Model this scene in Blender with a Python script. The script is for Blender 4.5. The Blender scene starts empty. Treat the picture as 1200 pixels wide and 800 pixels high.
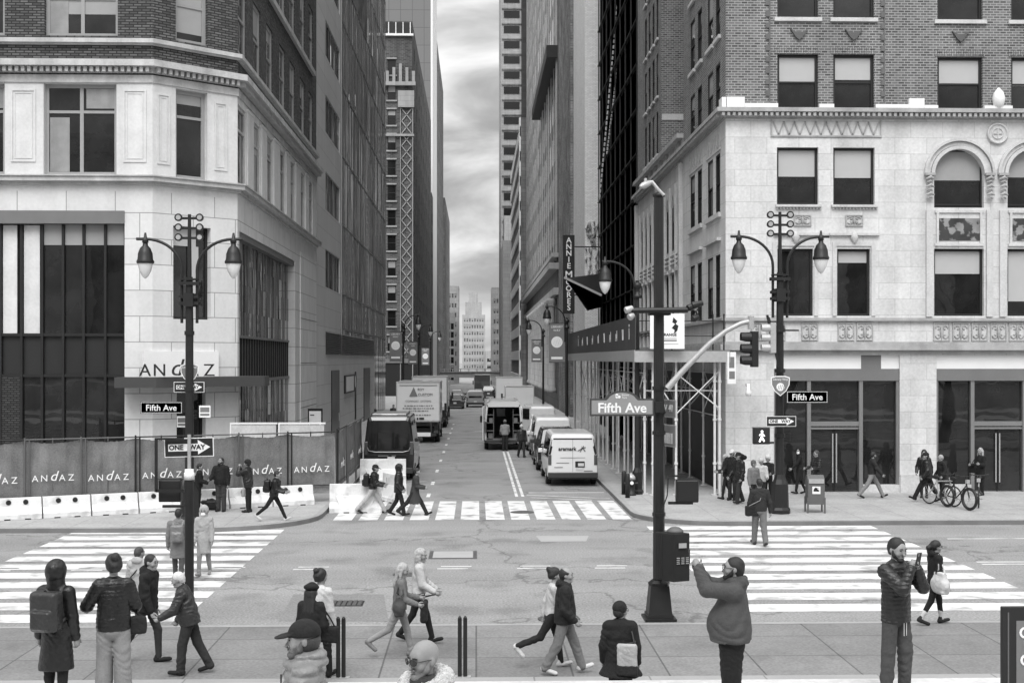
import bpy, bmesh, math, random
import numpy as np
from mathutils import Vector, Matrix
R = math.radians
rnd = random.Random(41)
SC = bpy.context.scene
COL = SC.collection
# ---------------------------------------------------------------- camera model (photograph pixels 1200 x 800)
F, HY, CAMZ, TH = 1500.0, 421.0, 5.1, R(1.6)
ST, CT = math.sin(TH), math.cos(TH)
def ray(px):
    u = (px - 600) / F
    return ST + u * CT, CT - u * ST
def gz(y):                                   # the side street falls gently towards the viaduct
    if y < 160: return 0.0
    t = min(1.0, (y - 160) / 160)
    return -3.5 * t * t * (3 - 2 * t)
def at(px, py, D):
    a, b = ray(px)
    return Vector((a * D, b * D, CAMZ - (py - HY) / F * D))
def gnd(px, py, z=0.0):
    return at(px, py, F * (CAMZ - z) / (py - HY))
def yof(px, X):                              # y where the ray of column px meets the plane x = X
    a, b = ray(px); return X / a * b
def xof(px, Y):
    a, b = ray(px); return Y / b * a
def zX(px, py, X):
    return CAMZ - (py - HY) / F * (X / ray(px)[0])
def zY(px, py, Y):
    return CAMZ - (py - HY) / F * (Y / ray(px)[1])
# ---------------------------------------------------------------- objects
def tag(o, label=None, cat=None, group=None, kind=None):
    if label: o['label'] = label
    if cat: o['category'] = cat
    if group: o['group'] = group
    if kind: o['kind'] = kind
    return o
def thing(name, label, cat, loc=(0, 0, 0), rz=0.0, group=None):
    o = bpy.data.objects.new(name, None)
    o.empty_display_size = 0.2
    COL.objects.link(o); o.location = loc; o.rotation_euler = (0, 0, rz)
    return tag(o, label, cat, group)
def link(name, me, parent=None, loc=(0, 0, 0), rz=0.0):
    o = bpy.data.objects.new(name, me); COL.objects.link(o)
    o.parent = parent; o.location = loc; o.rotation_euler = (0, 0, rz)
    return o
def copy_tree(o, parent=None):
    c = o.copy(); COL.objects.link(c); c.parent = parent
    for ch in list(o.children): copy_tree(ch, c)
    return c
def relabel(o, label): o['label'] = label; return o

class MB:
    """collects boxes, bars, tubes and lathes; build() links them as one mesh object"""
    def __init__(s, org=(0, 0, 0)):
        s.v = []; s.f = []; s.m = []; s.s = []; s.isl = []; s.o = Vector(org)
    def add(s, vs, fs, mat=0, smooth=False):
        n = len(s.v); s.isl.append(n); s.v.extend([tuple(Vector(p) - s.o) for p in vs])
        for f in fs:
            s.f.append([i + n for i in f]); s.m.append(mat); s.s.append(smooth)
    def box(s, x0, x1, y0, y1, z0, z1, mat=0):
        if x0 > x1: x0, x1 = x1, x0
        if y0 > y1: y0, y1 = y1, y0
        if z0 > z1: z0, z1 = z1, z0
        vs = [(x, y, z) for x in (x0, x1) for y in (y0, y1) for z in (z0, z1)]
        s.add(vs, [(0, 1, 3, 2), (4, 6, 7, 5), (0, 4, 5, 1), (2, 3, 7, 6), (0, 2, 6, 4), (1, 5, 7, 3)], mat)
    def obox(s, c, ax, ay, az, mat=0):       # centre and three half-axis vectors
        c = Vector(c); ax = Vector(ax); ay = Vector(ay); az = Vector(az)
        if ax.cross(ay).dot(az) < 0: ax = -ax
        vs = [c + ax * i + ay * j + az * k for i in (-1, 1) for j in (-1, 1) for k in (-1, 1)]
        s.add(vs, [(0, 1, 3, 2), (4, 6, 7, 5), (0, 4, 5, 1), (2, 3, 7, 6), (0, 2, 6, 4), (1, 5, 7, 3)], mat)
    def bar(s, a, b, w, h=None, mat=0):      # square bar from a to b
        a = Vector(a); b = Vector(b); d = b - a; h = h or w
        up = Vector((0, 0, 1)) if abs(d.normalized().z) < .95 else Vector((0, 1, 0))
        x = d.cross(up).normalized(); z = x.cross(d).normalized()
        s.obox((a + b) / 2, x * w / 2, d / 2, z * h / 2, mat)
    def quad(s, a, b, c, d, mat=0): s.add([a, b, c, d], [(0, 1, 2, 3)], mat)
    def prism(s, poly, z0, z1, mat=0):       # counter-clockwise xy polygon
        n = len(poly)
        ar = sum(poly[i][0] * poly[(i + 1) % n][1] - poly[(i + 1) % n][0] * poly[i][1] for i in range(n))
        if ar < 0: poly = poly[::-1]
        vs = [(p[0], p[1], z0) for p in poly] + [(p[0], p[1], z1) for p in poly]
        s.add(vs, [tuple(range(n))[::-1], tuple(range(n, 2 * n))] + [(i, (i + 1) % n, n + (i + 1) % n, n + i) for i in range(n)], mat)
    def vprism(s, poly, o, e, n, d0, d1, mat=0):
        """polygon in (u,v) on the vertical plane through o along e; extruded along outward n from d0 to d1"""
        o = Vector(o); e = Vector(e); n = Vector(n); k = len(poly); Z = Vector((0, 0, 1))
        ar = sum(poly[i][0] * poly[(i + 1) % k][1] - poly[(i + 1) % k][0] * poly[i][1] for i in range(k))
        if ar < 0: poly = poly[::-1]
        if e.cross(Z).dot(n) < 0: poly = poly[::-1]
        if d0 > d1: d0, d1 = d1, d0
        vs = [o + e * u + Z * v + n * d0 for u, v in poly] + [o + e * u + Z * v + n * d1 for u, v in poly]
        s.add(vs, [tuple(range(k))[::-1], tuple(range(k, 2 * k))] + [(i, (i + 1) % k, k + (i + 1) % k, k + i) for i in range(k)], mat)
    def tube(s, pts, r, n=8, mat=0, caps=True, smooth=True):
        pts = [Vector(p) for p in pts]; rs = r if isinstance(r, (list, tuple)) else [r] * len(pts)
        vs = []; prev = None
        for i, p in enumerate(pts):
            d = (pts[min(i + 1, len(pts) - 1)] - pts[max(i - 1, 0)]).normalized()
            if prev is None:
                x = d.cross(Vector((0, 0, 1)) if abs(d.z) < .9 else Vector((1, 0, 0))).normalized()
            else:
                x = (prev - d * prev.dot(d)).normalized()
            prev = x; y = d.cross(x)
            for k in range(n):
                a = 2 * math.pi * k / n
                vs.append(p + (x * math.cos(a) + y * math.sin(a)) * rs[i])
        fs = []
        for i in range(len(pts) - 1):
            for k in range(n):
                k2 = (k + 1) % n
                fs.append((i * n + k, i * n + k2, (i + 1) * n + k2, (i + 1) * n + k))
        s.add(vs, fs, mat, smooth)
        if caps:
            b = len(pts) - 1
            s.add(vs[:n], [tuple(range(n))[::-1]], mat); s.add(vs[b * n:], [tuple(range(n))], mat)
    def lathe(s, prof, c, n=12, mat=0, smooth=True):   # prof: (r, z) from bottom to top about a vertical axis
        c = Vector(c); vs = []; fs = []
        for r, z in prof:
            for k in range(n):
                a = 2 * math.pi * k / n
                vs.append((c.x + r * math.cos(a), c.y + r * math.sin(a), c.z + z))
        for i in range(len(prof) - 1):
            for k in range(n):
                k2 = (k + 1) % n
                fs.append((i * n + k, i * n + k2, (i + 1) * n + k2, (i + 1) * n + k))
        fs.append(tuple(range(n))[::-1]); b = (len(prof) - 1) * n
        fs.append(tuple(range(b, b + n)))
        s.add(vs, fs, mat, smooth)
    def disc(s, c, nrm, r, t, n=14, mat=0, smooth=False):
        c = Vector(c); nrm = Vector(nrm).normalized()
        s.tube([c - nrm * t / 2, c + nrm * t / 2], r, n, mat, True, smooth)
    def mesh(s, name, mats, uv=True):
        me = bpy.data.meshes.new(name)
        me.from_pydata(s.v, [], s.f)
        for m in (mats if isinstance(mats, (list, tuple)) else [mats]): me.materials.append(m)
        me.polygons.foreach_set('material_index', s.m)
        me.polygons.foreach_set('use_smooth', s.s)
        me.update()
        if uv: box_uv(me)
        return me
    def build(s, name, mats, parent=None, loc=(0, 0, 0), rz=0.0, bevel=0.0):
        o = link(name, s.mesh(name, mats), parent, loc, rz)
        if bevel:
            b = o.modifiers.new('bevel', 'BEVEL'); b.width = bevel; b.segments = 2; b.limit_method = 'ANGLE'; b.angle_limit = R(40)
        return o
def split_build(mb, name, mats, parent=None, gap=.12):
    """each cluster of touching pieces becomes a part of its own"""
    isl = mb.isl + [len(mb.v)]; n = len(mb.isl); bb = []
    for i in range(n):
        a = np.array(mb.v[isl[i]:isl[i + 1]]); bb.append((a.min(0) - gap / 2, a.max(0) + gap / 2))
    par = list(range(n))
    def fd(i):
        while par[i] != i: par[i] = par[par[i]]; i = par[i]
        return i
    lo = np.array([q[0] for q in bb]); hi = np.array([q[1] for q in bb])
    for i in range(n):
        for j in np.nonzero(np.all((lo[i] <= hi) & (hi[i] >= lo), axis=1))[0]: par[fd(i)] = fd(int(j))
    grp = {}; which = {}
    for i in range(n):
        for k in range(isl[i], isl[i + 1]): which[k] = fd(i)
    subs = {}
    for f, m, sm in zip(mb.f, mb.m, mb.s):
        c = which[f[0]]; q = subs.setdefault(c, (MB(), {}))
        ids = []
        for k in f:
            if k not in q[1]: q[1][k] = len(q[0].v); q[0].v.append(mb.v[k])
            ids.append(q[1][k])
        q[0].f.append(ids); q[0].m.append(m); q[0].s.append(sm)
    return [q[0].build(name, mats, parent) for q in subs.values()]
def box_uv(me):
    nl = len(me.loops)
    if not nl: return
    co = np.empty(len(me.vertices) * 3, np.float32); me.vertices.foreach_get('co', co); co = co.reshape(-1, 3)
    vi = np.empty(nl, np.int32); me.loops.foreach_get('vertex_index', vi)
    npol = len(me.polygons)
    nr = np.empty(npol * 3, np.float32); me.polygons.foreach_get('normal', nr); nr = nr.reshape(-1, 3)
    tot = np.empty(npol, np.int32); me.polygons.foreach_get('loop_total', tot)
    pn = np.repeat(nr, tot, axis=0); p = co[vi]
    h = np.hypot(pn[:, 0], pn[:, 1]); hh = np.where(h < 1e-6, 1, h)
    u = np.where(h > .5, (-pn[:, 1] * p[:, 0] + pn[:, 0] * p[:, 1]) / hh, p[:, 0])
    v = np.where(h > .5, p[:, 2], p[:, 1])
    ul = me.uv_layers.new(name='UVMap')
    ul.data.foreach_set('uv', np.stack([u, v], 1).astype(np.float32).ravel())
# ---------------------------------------------------------------- text
_txt = {}
def text_mesh(body, size, mat, depth=.004, shear=0.0, space=1.0, align='CENTER', bold=0.0):
    key = (body, size, mat.name, depth, shear, space, align, bold)
    if key in _txt: return _txt[key]
    cu = bpy.data.curves.new('lettering', 'FONT'); cu.body = body; cu.size = size; cu.extrude = depth
    cu.shear = shear; cu.space_character = space; cu.align_x = align; cu.align_y = 'CENTER'; cu.offset = bold; cu.resolution_u = 3
    o = bpy.data.objects.new('lettering', cu); COL.objects.link(o)
    dg = bpy.context.evaluated_depsgraph_get()
    me = bpy.data.meshes.new_from_object(o.evaluated_get(dg))
    bpy.data.objects.remove(o); bpy.data.curves.remove(cu)
    me.materials.clear(); me.materials.append(mat); me.name = 'lettering'
    _txt[key] = me
    return me
def text(body, size, mat, parent, loc, rz=0.0, name='lettering', **k):
    o = link(name, text_mesh(body, size, mat, **k), parent, loc)
    o.rotation_euler = (R(90), 0, rz)
    return o
# ---------------------------------------------------------------- materials (a black and white photograph: neutral greys)
_m = {}
def mat(name, base, rough=.75, noise=.15, ns=2.0, fine=.08, fs=40, metal=0.0, spec=.4, bump=0.0, bs=60, streak=0.0, coord='Object',
        brick=None, lanes=0.0, cracks=0.0, emit=0.0, ior=None, coat=0.0, wave=None, stain=None):
    if name in _m: return _m[name]
    m = bpy.data.materials.new(name); m.use_nodes = True
    nt = m.node_tree; N = nt.nodes; L = nt.links
    p = N['Principled BSDF']
    p.inputs['Roughness'].default_value = rough; p.inputs['Metallic'].default_value = metal
    p.inputs['Specular IOR Level'].default_value = spec
    if ior: p.inputs['IOR'].default_value = ior
    if coat: p.inputs['Coat Weight'].default_value = coat; p.inputs['Coat Roughness'].default_value = .05
    tc = N.new('ShaderNodeTexCoord')
    def math_(op, a, b):
        n = N.new('ShaderNodeMath'); n.operation = op
        for i, x in enumerate((a, b)):
            if isinstance(x, (int, float)): n.inputs[i].default_value = x
            else: L.new(x, n.inputs[i])
        return n.outputs[0]
    def noise_(scale, detail, src, sx=None):
        n = N.new('ShaderNodeTexNoise'); n.inputs['Scale'].default_value = scale; n.inputs['Detail'].default_value = detail
        if sx:
            mp = N.new('ShaderNodeMapping'); mp.inputs['Scale'].default_value = sx; L.new(src, mp.inputs[0]); L.new(mp.outputs[0], n.inputs['Vector'])
        else: L.new(src, n.inputs['Vector'])
        return n.outputs['Fac']
    ob = tc.outputs[coord]
    val = None
    if brick:
        b = N.new('ShaderNodeTexBrick')
        mp = N.new('ShaderNodeMapping'); L.new(tc.outputs['UV'], mp.inputs[0]); L.new(mp.outputs[0], b.inputs['Vector'])
        mp.inputs['Location'].default_value = brick.get('loc', (0, 0, 0))
        for k, c in (('Color1', brick['c1']), ('Color2', brick['c2']), ('Mortar', brick['mo'])): b.inputs[k].default_value = (c, c, c, 1)
        b.inputs['Scale'].default_value = 1; b.inputs['Mortar Size'].default_value = brick['ms']; b.inputs['Mortar Smooth'].default_value = brick.get('sm', .1)
        b.inputs['Brick Width'].default_value = brick['w']; b.inputs['Row Height'].default_value = brick['h']
        b.inputs['Bias'].default_value = brick.get('bias', 0); b.offset = brick.get('off', .5)
        rgb = N.new('ShaderNodeRGBToBW'); L.new(b.outputs['Color'], rgb.inputs[0]); val = rgb.outputs[0]
        if brick.get('bump'):
            bu = N.new('ShaderNodeBump'); bu.inputs['Strength'].default_value = brick['bump']; bu.inputs['Distance'].default_value = .02
            bu.invert = True; L.new(b.outputs['Fac'], bu.inputs['Height']); L.new(bu.outputs[0], p.inputs['Normal'])
    else:
        val = base
    f = math_('ADD', math_('MULTIPLY', math_('SUBTRACT', noise_(ns, 5, ob), .5), 2.4 * noise), 1.0)
    if fine: f = math_('ADD', f, math_('MULTIPLY', math_('SUBTRACT', noise_(fs, 2, ob), .5), 2.4 * fine))
    if streak: f = math_('ADD', f, math_('MULTIPLY', math_('SUBTRACT', noise_(1.0, 4, tc.outputs['UV'], (1.6, .09, 1)), .55), 2.4 * streak))
    if lanes: f = math_('ADD', f, math_('MULTIPLY', math_('SUBTRACT', noise_(1.0, 4, ob, (.035, .55, 1)), .5), 2.4 * lanes))
    if cracks:
        vo = N.new('ShaderNodeTexVoronoi'); vo.feature = 'DISTANCE_TO_EDGE'; vo.inputs['Scale'].default_value = .16
        ad = N.new('ShaderNodeVectorMath'); ad.operation = 'ADD'; nz = N.new('ShaderNodeTexNoise'); nz.inputs['Scale'].default_value = .9; nz.inputs['Detail'].default_value = 5
        L.new(ob, nz.inputs['Vector']); sc = N.new('ShaderNodeVectorMath'); sc.operation = 'SCALE'; sc.inputs['Scale'].default_value = 2.2; L.new(nz.outputs['Color'], sc.inputs[0])
        L.new(ob, ad.inputs[0]); L.new(sc.outputs[0], ad.inputs[1]); L.new(ad.outputs[0], vo.inputs['Vector'])
        r = N.new('ShaderNodeMapRange'); r.inputs['From Min'].default_value = .003; r.inputs['From Max'].default_value = .012; r.inputs['To Min'].default_value = 1 - cracks; L.new(vo.outputs['Distance'], r.inputs['Value'])
        f = math_('MULTIPLY', f, r.outputs[0])
    if stain:   # darker worn patches with an edge of their own: (scale, low, high, amount)
        r = N.new('ShaderNodeMapRange'); r.inputs['From Min'].default_value = stain[1]; r.inputs['From Max'].default_value = stain[2]
        L.new(noise_(stain[0], 6, ob), r.inputs['Value']); f = math_('MULTIPLY', f, math_('SUBTRACT', 1.0, math_('MULTIPLY', r.outputs[0], stain[3])))
    v = math_('MAXIMUM', math_('MULTIPLY', f, val), .001)
    cmb = N.new('ShaderNodeCombineColor')
    for i in range(3): L.new(v, cmb.inputs[i])
    L.new(cmb.outputs[0], p.inputs['Base Color'])
    if bump:
        bu = N.new('ShaderNodeBump'); bu.inputs['Strength'].default_value = bump; bu.inputs['Distance'].default_value = .02
        L.new(noise_(bs, 4, ob), bu.inputs['Height']); L.new(bu.outputs[0], p.inputs['Normal'])
    if wave:    # slightly warped panes: (scale xyz, strength, distance)
        bu = N.new('ShaderNodeBump'); bu.inputs['Strength'].default_value = wave[1]; bu.inputs['Distance'].default_value = wave[2]
        L.new(noise_(1.0, 2, ob, wave[0]), bu.inputs['Height']); L.new(bu.outputs[0], p.inputs['Normal'])
    if emit:
        p.inputs['Emission Color'].default_value = (1, 1, 1, 1); p.inputs['Emission Strength'].default_value = emit
    _m[name] = m
    return m
def brickmat(name, base, mortar, var=.3, w=.21, h=.075, ms=.012, **k):
    return mat(name, base, brick=dict(c1=base * (1 + var), c2=base * (1 - var), mo=mortar, w=w, h=h, ms=ms, bump=.25), rough=.9, **k)
def stonemat(name, base, w, h, ms=.012, jo=.6, var=.05, **k):
    return mat(name, base, brick=dict(c1=base * (1 + var), c2=base * (1 - var), mo=base * jo, w=w, h=h, ms=ms, off=k.pop('off', .5), bump=.1, loc=k.pop('loc', (0, 0, 0))), **k)
LIME = stonemat('limestone', .58, 1.2, .6, .010, .70, .07, noise=.17, ns=.9, fine=.16, fs=12, streak=.22, rough=.85)
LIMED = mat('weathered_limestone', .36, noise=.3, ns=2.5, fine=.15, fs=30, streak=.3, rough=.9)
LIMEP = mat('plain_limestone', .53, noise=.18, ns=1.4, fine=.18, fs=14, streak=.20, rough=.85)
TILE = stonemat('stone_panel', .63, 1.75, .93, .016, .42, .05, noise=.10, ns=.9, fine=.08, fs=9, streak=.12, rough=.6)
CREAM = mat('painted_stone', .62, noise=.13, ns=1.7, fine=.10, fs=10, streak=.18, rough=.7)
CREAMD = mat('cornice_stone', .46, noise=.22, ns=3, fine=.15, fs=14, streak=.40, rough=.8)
BRICKD = brickmat('dark_brick', .105, .022, .45, .30, .095, .020, noise=.18, ns=.5)
BRICKM = brickmat('tan_brick', .115, .32, .45, .24, .095, .015, noise=.25, ns=.6, streak=.22)
BRICKF = brickmat('far_brick', .075, .14, .4, .6, .2, .03, noise=.4, ns=.25, streak=.4)
STONEG = stonemat('grey_stone', .17, 1.4, .7, .03, .6, .15, noise=.35, ns=.3, streak=.5, rough=.85)
STONEL = stonemat('light_stone', .34, 1.4, .7, .02, .7, .08, noise=.15, ns=.3, streak=.2, rough=.85)
FARW = brickmat('far_white_brick', .38, .26, .1, .5, .2, .02, noise=.15, ns=.3, streak=.2)
WHITEB = brickmat('white_brick', .74, .45, .10, .25, .1, .012, noise=.08, ns=.5, streak=.1)
PANEL = stonemat('grey_panel', .17, 2.4, 3.6, .06, .6, .04, off=0.0, noise=.07, ns=.05, rough=.6)
PANELS = stonemat('stone_cladding', .55, 3.1, 1.15, .015, .6, .04, off=0.0, noise=.08, ns=.4, streak=.08, rough=.6)
GLASS = mat('window_glass', .016, rough=.015, noise=1.1, ns=.9, spec=.6, wave=((.7, .7, .7), .10, .05))  # grey mottling in the base colour stands in for reflected trees and sky
GLASSB = mat('mirror_glass', .02, rough=.015, noise=.3, ns=.3, ior=2.4, spec=.5, brick=dict(c1=.004, c2=.13, mo=.01, w=1.9, h=4.65, ms=.05, off=.37, bias=-.25), streak=2.6, wave=((1.1, 1.1, .07), 1.0, .7))  # pane tones and vertical streaks are reflections painted into the colour
PANES = [mat('bay_glass_%s' % n, v, rough=.02, noise=.5, ns=.4, ior=1.75, streak=1.2, wave=((1.1, 1.1, .07), 1.0, .5)) for n, v in (('black', .004), ('dark', .025), ('grey', .08), ('pale', .20))]  # dark to pale glass with streaks: mirrored light painted into the base colours
def pane_wall(b, x, y0, y1, n, zs, seed, wts):
    """sheet of separate panes on the plane x, each bay keeping much the same reflection tone, painted into its glass colour"""
    r = random.Random(seed)
    for i in range(n):
        a, c = y0 + (y1 - y0) * i / n, y0 + (y1 - y0) * (i + 1) / n; k0 = r.choices(range(4), wts)[0]
        for z0, z1 in zip(zs[:-1], zs[1:]):
            k = k0 if r.random() < .65 else r.choices(range(4), wts)[0]; t = r.uniform(-.012, .012)
            b.quad((x + t, a, z0), (x - t, c, z0), (x - t, c, z1), (x + t, a, z1), k)
GLASSF = mat('far_glass', .012, rough=.1, noise=.5, ns=.2)
GLASSP = mat('pale_far_glass', .10, rough=.2, noise=.5, ns=.2)
BLIND = mat('window_blind', .42, noise=.05, ns=2, fine=.02, rough=.6, coat=.5)
BLINDG = mat('grey_blind', .30, noise=.12, ns=1.5, rough=.6, coat=.6)
FRAMED = mat('dark_frame', .014, noise=.2, rough=.5)
FRAMEG = mat('grey_frame', .16, noise=.12, rough=.5)
FRAMEM = mat('metal_frame', .30, noise=.08, rough=.35, metal=.6)
SPAND = mat('dark_spandrel', .028, noise=.25, ns=.4, rough=.3)
BLACK = mat('black_paint', .016, noise=.2, rough=.5)
POLE = mat('pole_paint', .015, noise=.3, ns=6, fine=.2, fs=90, rough=.45, bump=.1)
POLEG = mat('grey_pole_paint', .085, noise=.2, ns=6, fine=.1, rough=.5)
STEELG = mat('galvanised_steel', .42, noise=.15, ns=8, rough=.45, metal=.3)
STEELW = mat('scaffold_paint', .62, noise=.15, ns=5, fine=.1, rough=.5)
WHITE = mat('white_paint', .70, noise=.10, ns=2, fine=.08, fs=25, rough=.6, stain=(2.6, .50, .70, .35))
SIGNW = mat('sign_white', .78, noise=.04, rough=.5)
SIGNG = mat('sign_grey', .17, noise=.06, rough=.45)
SIGND = mat('sign_dark', .05, noise=.08, rough=.5)
GREYM = mat('mid_grey_paint', .11, noise=.12, rough=.6)
# ---------------------------------------------------------------- camera, sky, sun
cam = bpy.data.objects.new('camera', bpy.data.cameras.new('camera')); COL.objects.link(cam)
cam.location = (0, 0, CAMZ); cam.rotation_euler = (R(90), 0, -TH)
cam.data.sensor_width = 36; cam.data.lens = 36 * F / 1200; cam.data.shift_y = (HY - 400) / 1200
cam.data.clip_start = .1; cam.data.clip_end = 6000
SC.camera = cam
SUN_EL, SUN_AZ = R(52), R(184)               # overcast: a weak, very wide sun high behind the camera
w = bpy.data.worlds.new('World'); SC.world = w; w.use_nodes = True
nt = w.node_tree; N = nt.nodes; L = nt.links
bg = N['Background']; bg.inputs['Strength'].default_value = .1
sky = N.new('ShaderNodeTexSky'); sky.sky_type = 'NISHITA'; sky.sun_disc = False
sky.sun_elevation = SUN_EL; sky.sun_rotation = SUN_AZ; sky.dust_density = 4
bw = N.new('ShaderNodeRGBToBW'); L.new(sky.outputs[0], bw.inputs[0])
tc = N.new('ShaderNodeTexCoord')
def wm(op, a, b=None):
    n = N.new('ShaderNodeMath'); n.operation = op
    for i, x in enumerate((a, b)):
        if x is None: continue
        if isinstance(x, (int, float)): n.inputs[i].default_value = x
        else: L.new(x, n.inputs[i])
    return n.outputs[0]
def wnoise(scale, detail, rough, off=(0, 0, 0)):
    mp = N.new('ShaderNodeMapping'); mp.inputs['Scale'].default_value = scale; mp.inputs['Location'].default_value = off
    L.new(tc.outputs['Generated'], mp.inputs[0])
    n = N.new('ShaderNodeTexNoise'); n.inputs['Scale'].default_value = 1; n.inputs['Detail'].default_value = detail; n.inputs['Roughness'].default_value = rough
    n.inputs['Distortion'].default_value = .4
    L.new(mp.outputs[0], n.inputs['Vector']); return n.outputs['Fac']
c1 = wnoise((9, 9, 21), 6, .5, (3.1, 0, .6)); c2 = wnoise((3.5, 3.5, 9), 3, .5, (0, 5.0, 1.3))
cl = wm('ADD', wm('MULTIPLY', c1, .6), wm('MULTIPLY', c2, .4))
mr = N.new('ShaderNodeMapRange'); mr.interpolation_type = 'SMOOTHSTEP'
for k, v in (('From Min', .38), ('From Max', .62), ('To Min', .42), ('To Max', 1.05)): mr.inputs[k].default_value = v
L.new(cl, mr.inputs['Value'])
# cloud sheet brightness: mostly even, with part of the sky model's own gradient
sep = N.new('ShaderNodeSeparateXYZ'); L.new(tc.outputs['Generated'], sep.inputs[0])
zen = wm('ADD', wm('MULTIPLY', wm('MAXIMUM', sep.outputs[2], 0.0), 2.6), wm('ADD', .84, wm('MAXIMUM', 0.0, wm('SUBTRACT', .55, wm('MULTIPLY', wm('MAXIMUM', sep.outputs[2], 0.0), 4.2)))))      # an overcast sky is about three times brighter overhead
lum = wm('MULTIPLY', wm('MULTIPLY', wm('ADD', wm('MULTIPLY', bw.outputs[0], .12), 4.0), mr.outputs[0]), zen)
cmb = N.new('ShaderNodeCombineColor')
for i in range(3): L.new(lum, cmb.inputs[i])
L.new(cmb.outputs[0], bg.inputs['Color'])
sun = bpy.data.objects.new('sun', bpy.data.lights.new('sun', 'SUN')); COL.objects.link(sun)
sun.data.energy = 1.4; sun.data.angle = R(35)
az = R(205)                                   # light comes from behind the camera, a little from the north side
sun.rotation_euler = (R(90) - SUN_EL, 0, R(-4)); sun.location = (0, -10, 60)
vs = SC.view_settings; vs.view_transform = 'Standard'; vs.look = 'None'; vs.gamma = 1; vs.exposure = .82; vs.use_curve_mapping = False
# ---------------------------------------------------------------- ground
ASPH = mat('asphalt', .245, noise=.12, ns=.35, fine=.6, fs=20, lanes=.26, cracks=.35, rough=.9, bump=.35, bs=90, stain=(.6, .54, .66, .25))
FLAG = stonemat('pavement_flags', .185, 1.52, 1.52, .016, .50, .10, off=0.0, noise=.22, ns=.9, fine=.35, fs=22, rough=.85, stain=(1.3, .55, .75, .2))
FLAGF = stonemat('far_pavement', .34, 1.5, 1.5, .014, .7, .04, off=0.0, noise=.18, ns=.9, fine=.3, fs=16, rough=.85, stain=(1.3, .55, .75, .2))
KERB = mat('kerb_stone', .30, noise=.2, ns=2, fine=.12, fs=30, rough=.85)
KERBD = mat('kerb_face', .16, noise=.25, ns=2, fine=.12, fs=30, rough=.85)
PAINT = mat('road_paint', .66, noise=.08, ns=1.5, fine=.06, fs=60, rough=.7, stain=(1.6, .50, .66, .5))
PAINTW = mat('worn_road_paint', .62, noise=.12, ns=1.5, fine=.15, fs=60, rough=.7, stain=(1.8, .52, .66, .55))
g = MB()
ys = [-60, 0, 20, 60, 120] + [160 + 10 * i for i in range(17)] + [360, 500, 800, 3000]
xs = [-1500, -60, -20, 0, 20, 60, 1500]
vs_ = [(x, y, gz(y)) for y in ys for x in xs]; nx = len(xs)
g.add(vs_, [(j * nx + i, j * nx + i + 1, (j + 1) * nx + i + 1, (j + 1) * nx + i) for j in range(len(ys) - 1) for i in range(nx - 1)])
tag(g.build('road', ASPH), kind='structure')
def arc(cx, cy, r, a0, a1, n=8): return [(cx + r * math.cos(R(a0 + (a1 - a0) * i / n)), cy + r * math.sin(R(a0 + (a1 - a0) * i / n))) for i in range(n + 1)]
def kerb(name, line, side):
    k = MB()
    for (x0, y0), (x1, y1) in zip(line[:-1], line[1:]):
        d = Vector((x1 - x0, y1 - y0, 0)); 
        if d.length < 1e-4: continue
        d.normalize(); n = Vector((-d.y, d.x, 0)) * side
        a = Vector((x0, y0, 0)); b = Vector((x1, y1, 0)); e0, e1 = gz(y0), gz(y1)
        P = lambda p, o, z: (p.x + n.x * o, p.y + n.y * o, z)
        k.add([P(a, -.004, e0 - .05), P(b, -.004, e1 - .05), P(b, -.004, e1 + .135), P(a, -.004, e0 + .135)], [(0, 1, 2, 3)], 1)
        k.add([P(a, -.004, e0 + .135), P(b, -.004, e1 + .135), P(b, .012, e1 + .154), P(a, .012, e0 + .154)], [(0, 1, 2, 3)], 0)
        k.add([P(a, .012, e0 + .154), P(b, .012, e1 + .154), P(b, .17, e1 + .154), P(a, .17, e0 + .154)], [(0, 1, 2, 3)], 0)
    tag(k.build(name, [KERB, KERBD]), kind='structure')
KL, KR = -4.95, 5.05
PL, PR = 38.0, 39.1
lineR = [(90, PR), (KR + 2.6, PR)] + arc(KR + 2.6, PR + 2.6, 2.6, 270, 180) + [(KR, 160)]
lineL = [(-90, PL), (KL - 3.4, PL)] + arc(KL - 3.4, PL + 3.4, 3.4, 270, 360) + [(KL, 160)]
def slope_strip(mb, x0, x1):
    yy = [160 + 10 * i for i in range(17)]
    for a, b in zip(yy[:-1], yy[1:]):
        mb.quad((x0, a, gz(a) + .15), (x1, a, gz(a) + .15), (x1, b, gz(b) + .15), (x0, b, gz(b) + .15))
p = MB(); p.prism(lineR + [(90, 160)], -.1, .15); slope_strip(p, KR, 12); tag(p.build('pavement', FLAGF), kind='structure')
p = MB(); p.prism(lineL + [(-90, 160)], -.1, .15); slope_strip(p, -14, KL); tag(p.build('pavement', FLAGF), kind='structure')
tail = [(KR, 160 + 10 * i) for i in range(1, 17)]
kerb('kerb', lineR + tail, -1)
kerb('kerb', lineL + [(KL, y) for _, y in tail], 1)
YN = 24.0                                      # near kerb
p = MB(); p.prism([(-70, 19.95), (70, 19.95), (70, YN), (-70, YN)], -.1, .15); tag(p.build('pavement', FLAG), kind='structure')
BAND = stonemat('granite_band', .30, 1.8, 1.2, .014, .6, .04, noise=.12, fine=.1, rough=.8)
p = MB(); p.prism([(-70, 17.3), (70, 17.3), (70, 19.946), (-70, 19.946)], -.1, .156); tag(p.build('pavement', BAND), kind='structure')
kerb('kerb', [(70, YN), (-70, YN)], 1)
p = MB()                                       # library steps, below the frame
for i in range(7): p.box(-40, 40, 17.297 - .33 * (i + 1), 17.297 - .33 * i - (.004 if i else 0), 0, .156 + .157 * (i + 1))
p.box(-40, 40, 10.5, 14.98, 0, 1.25)
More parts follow.
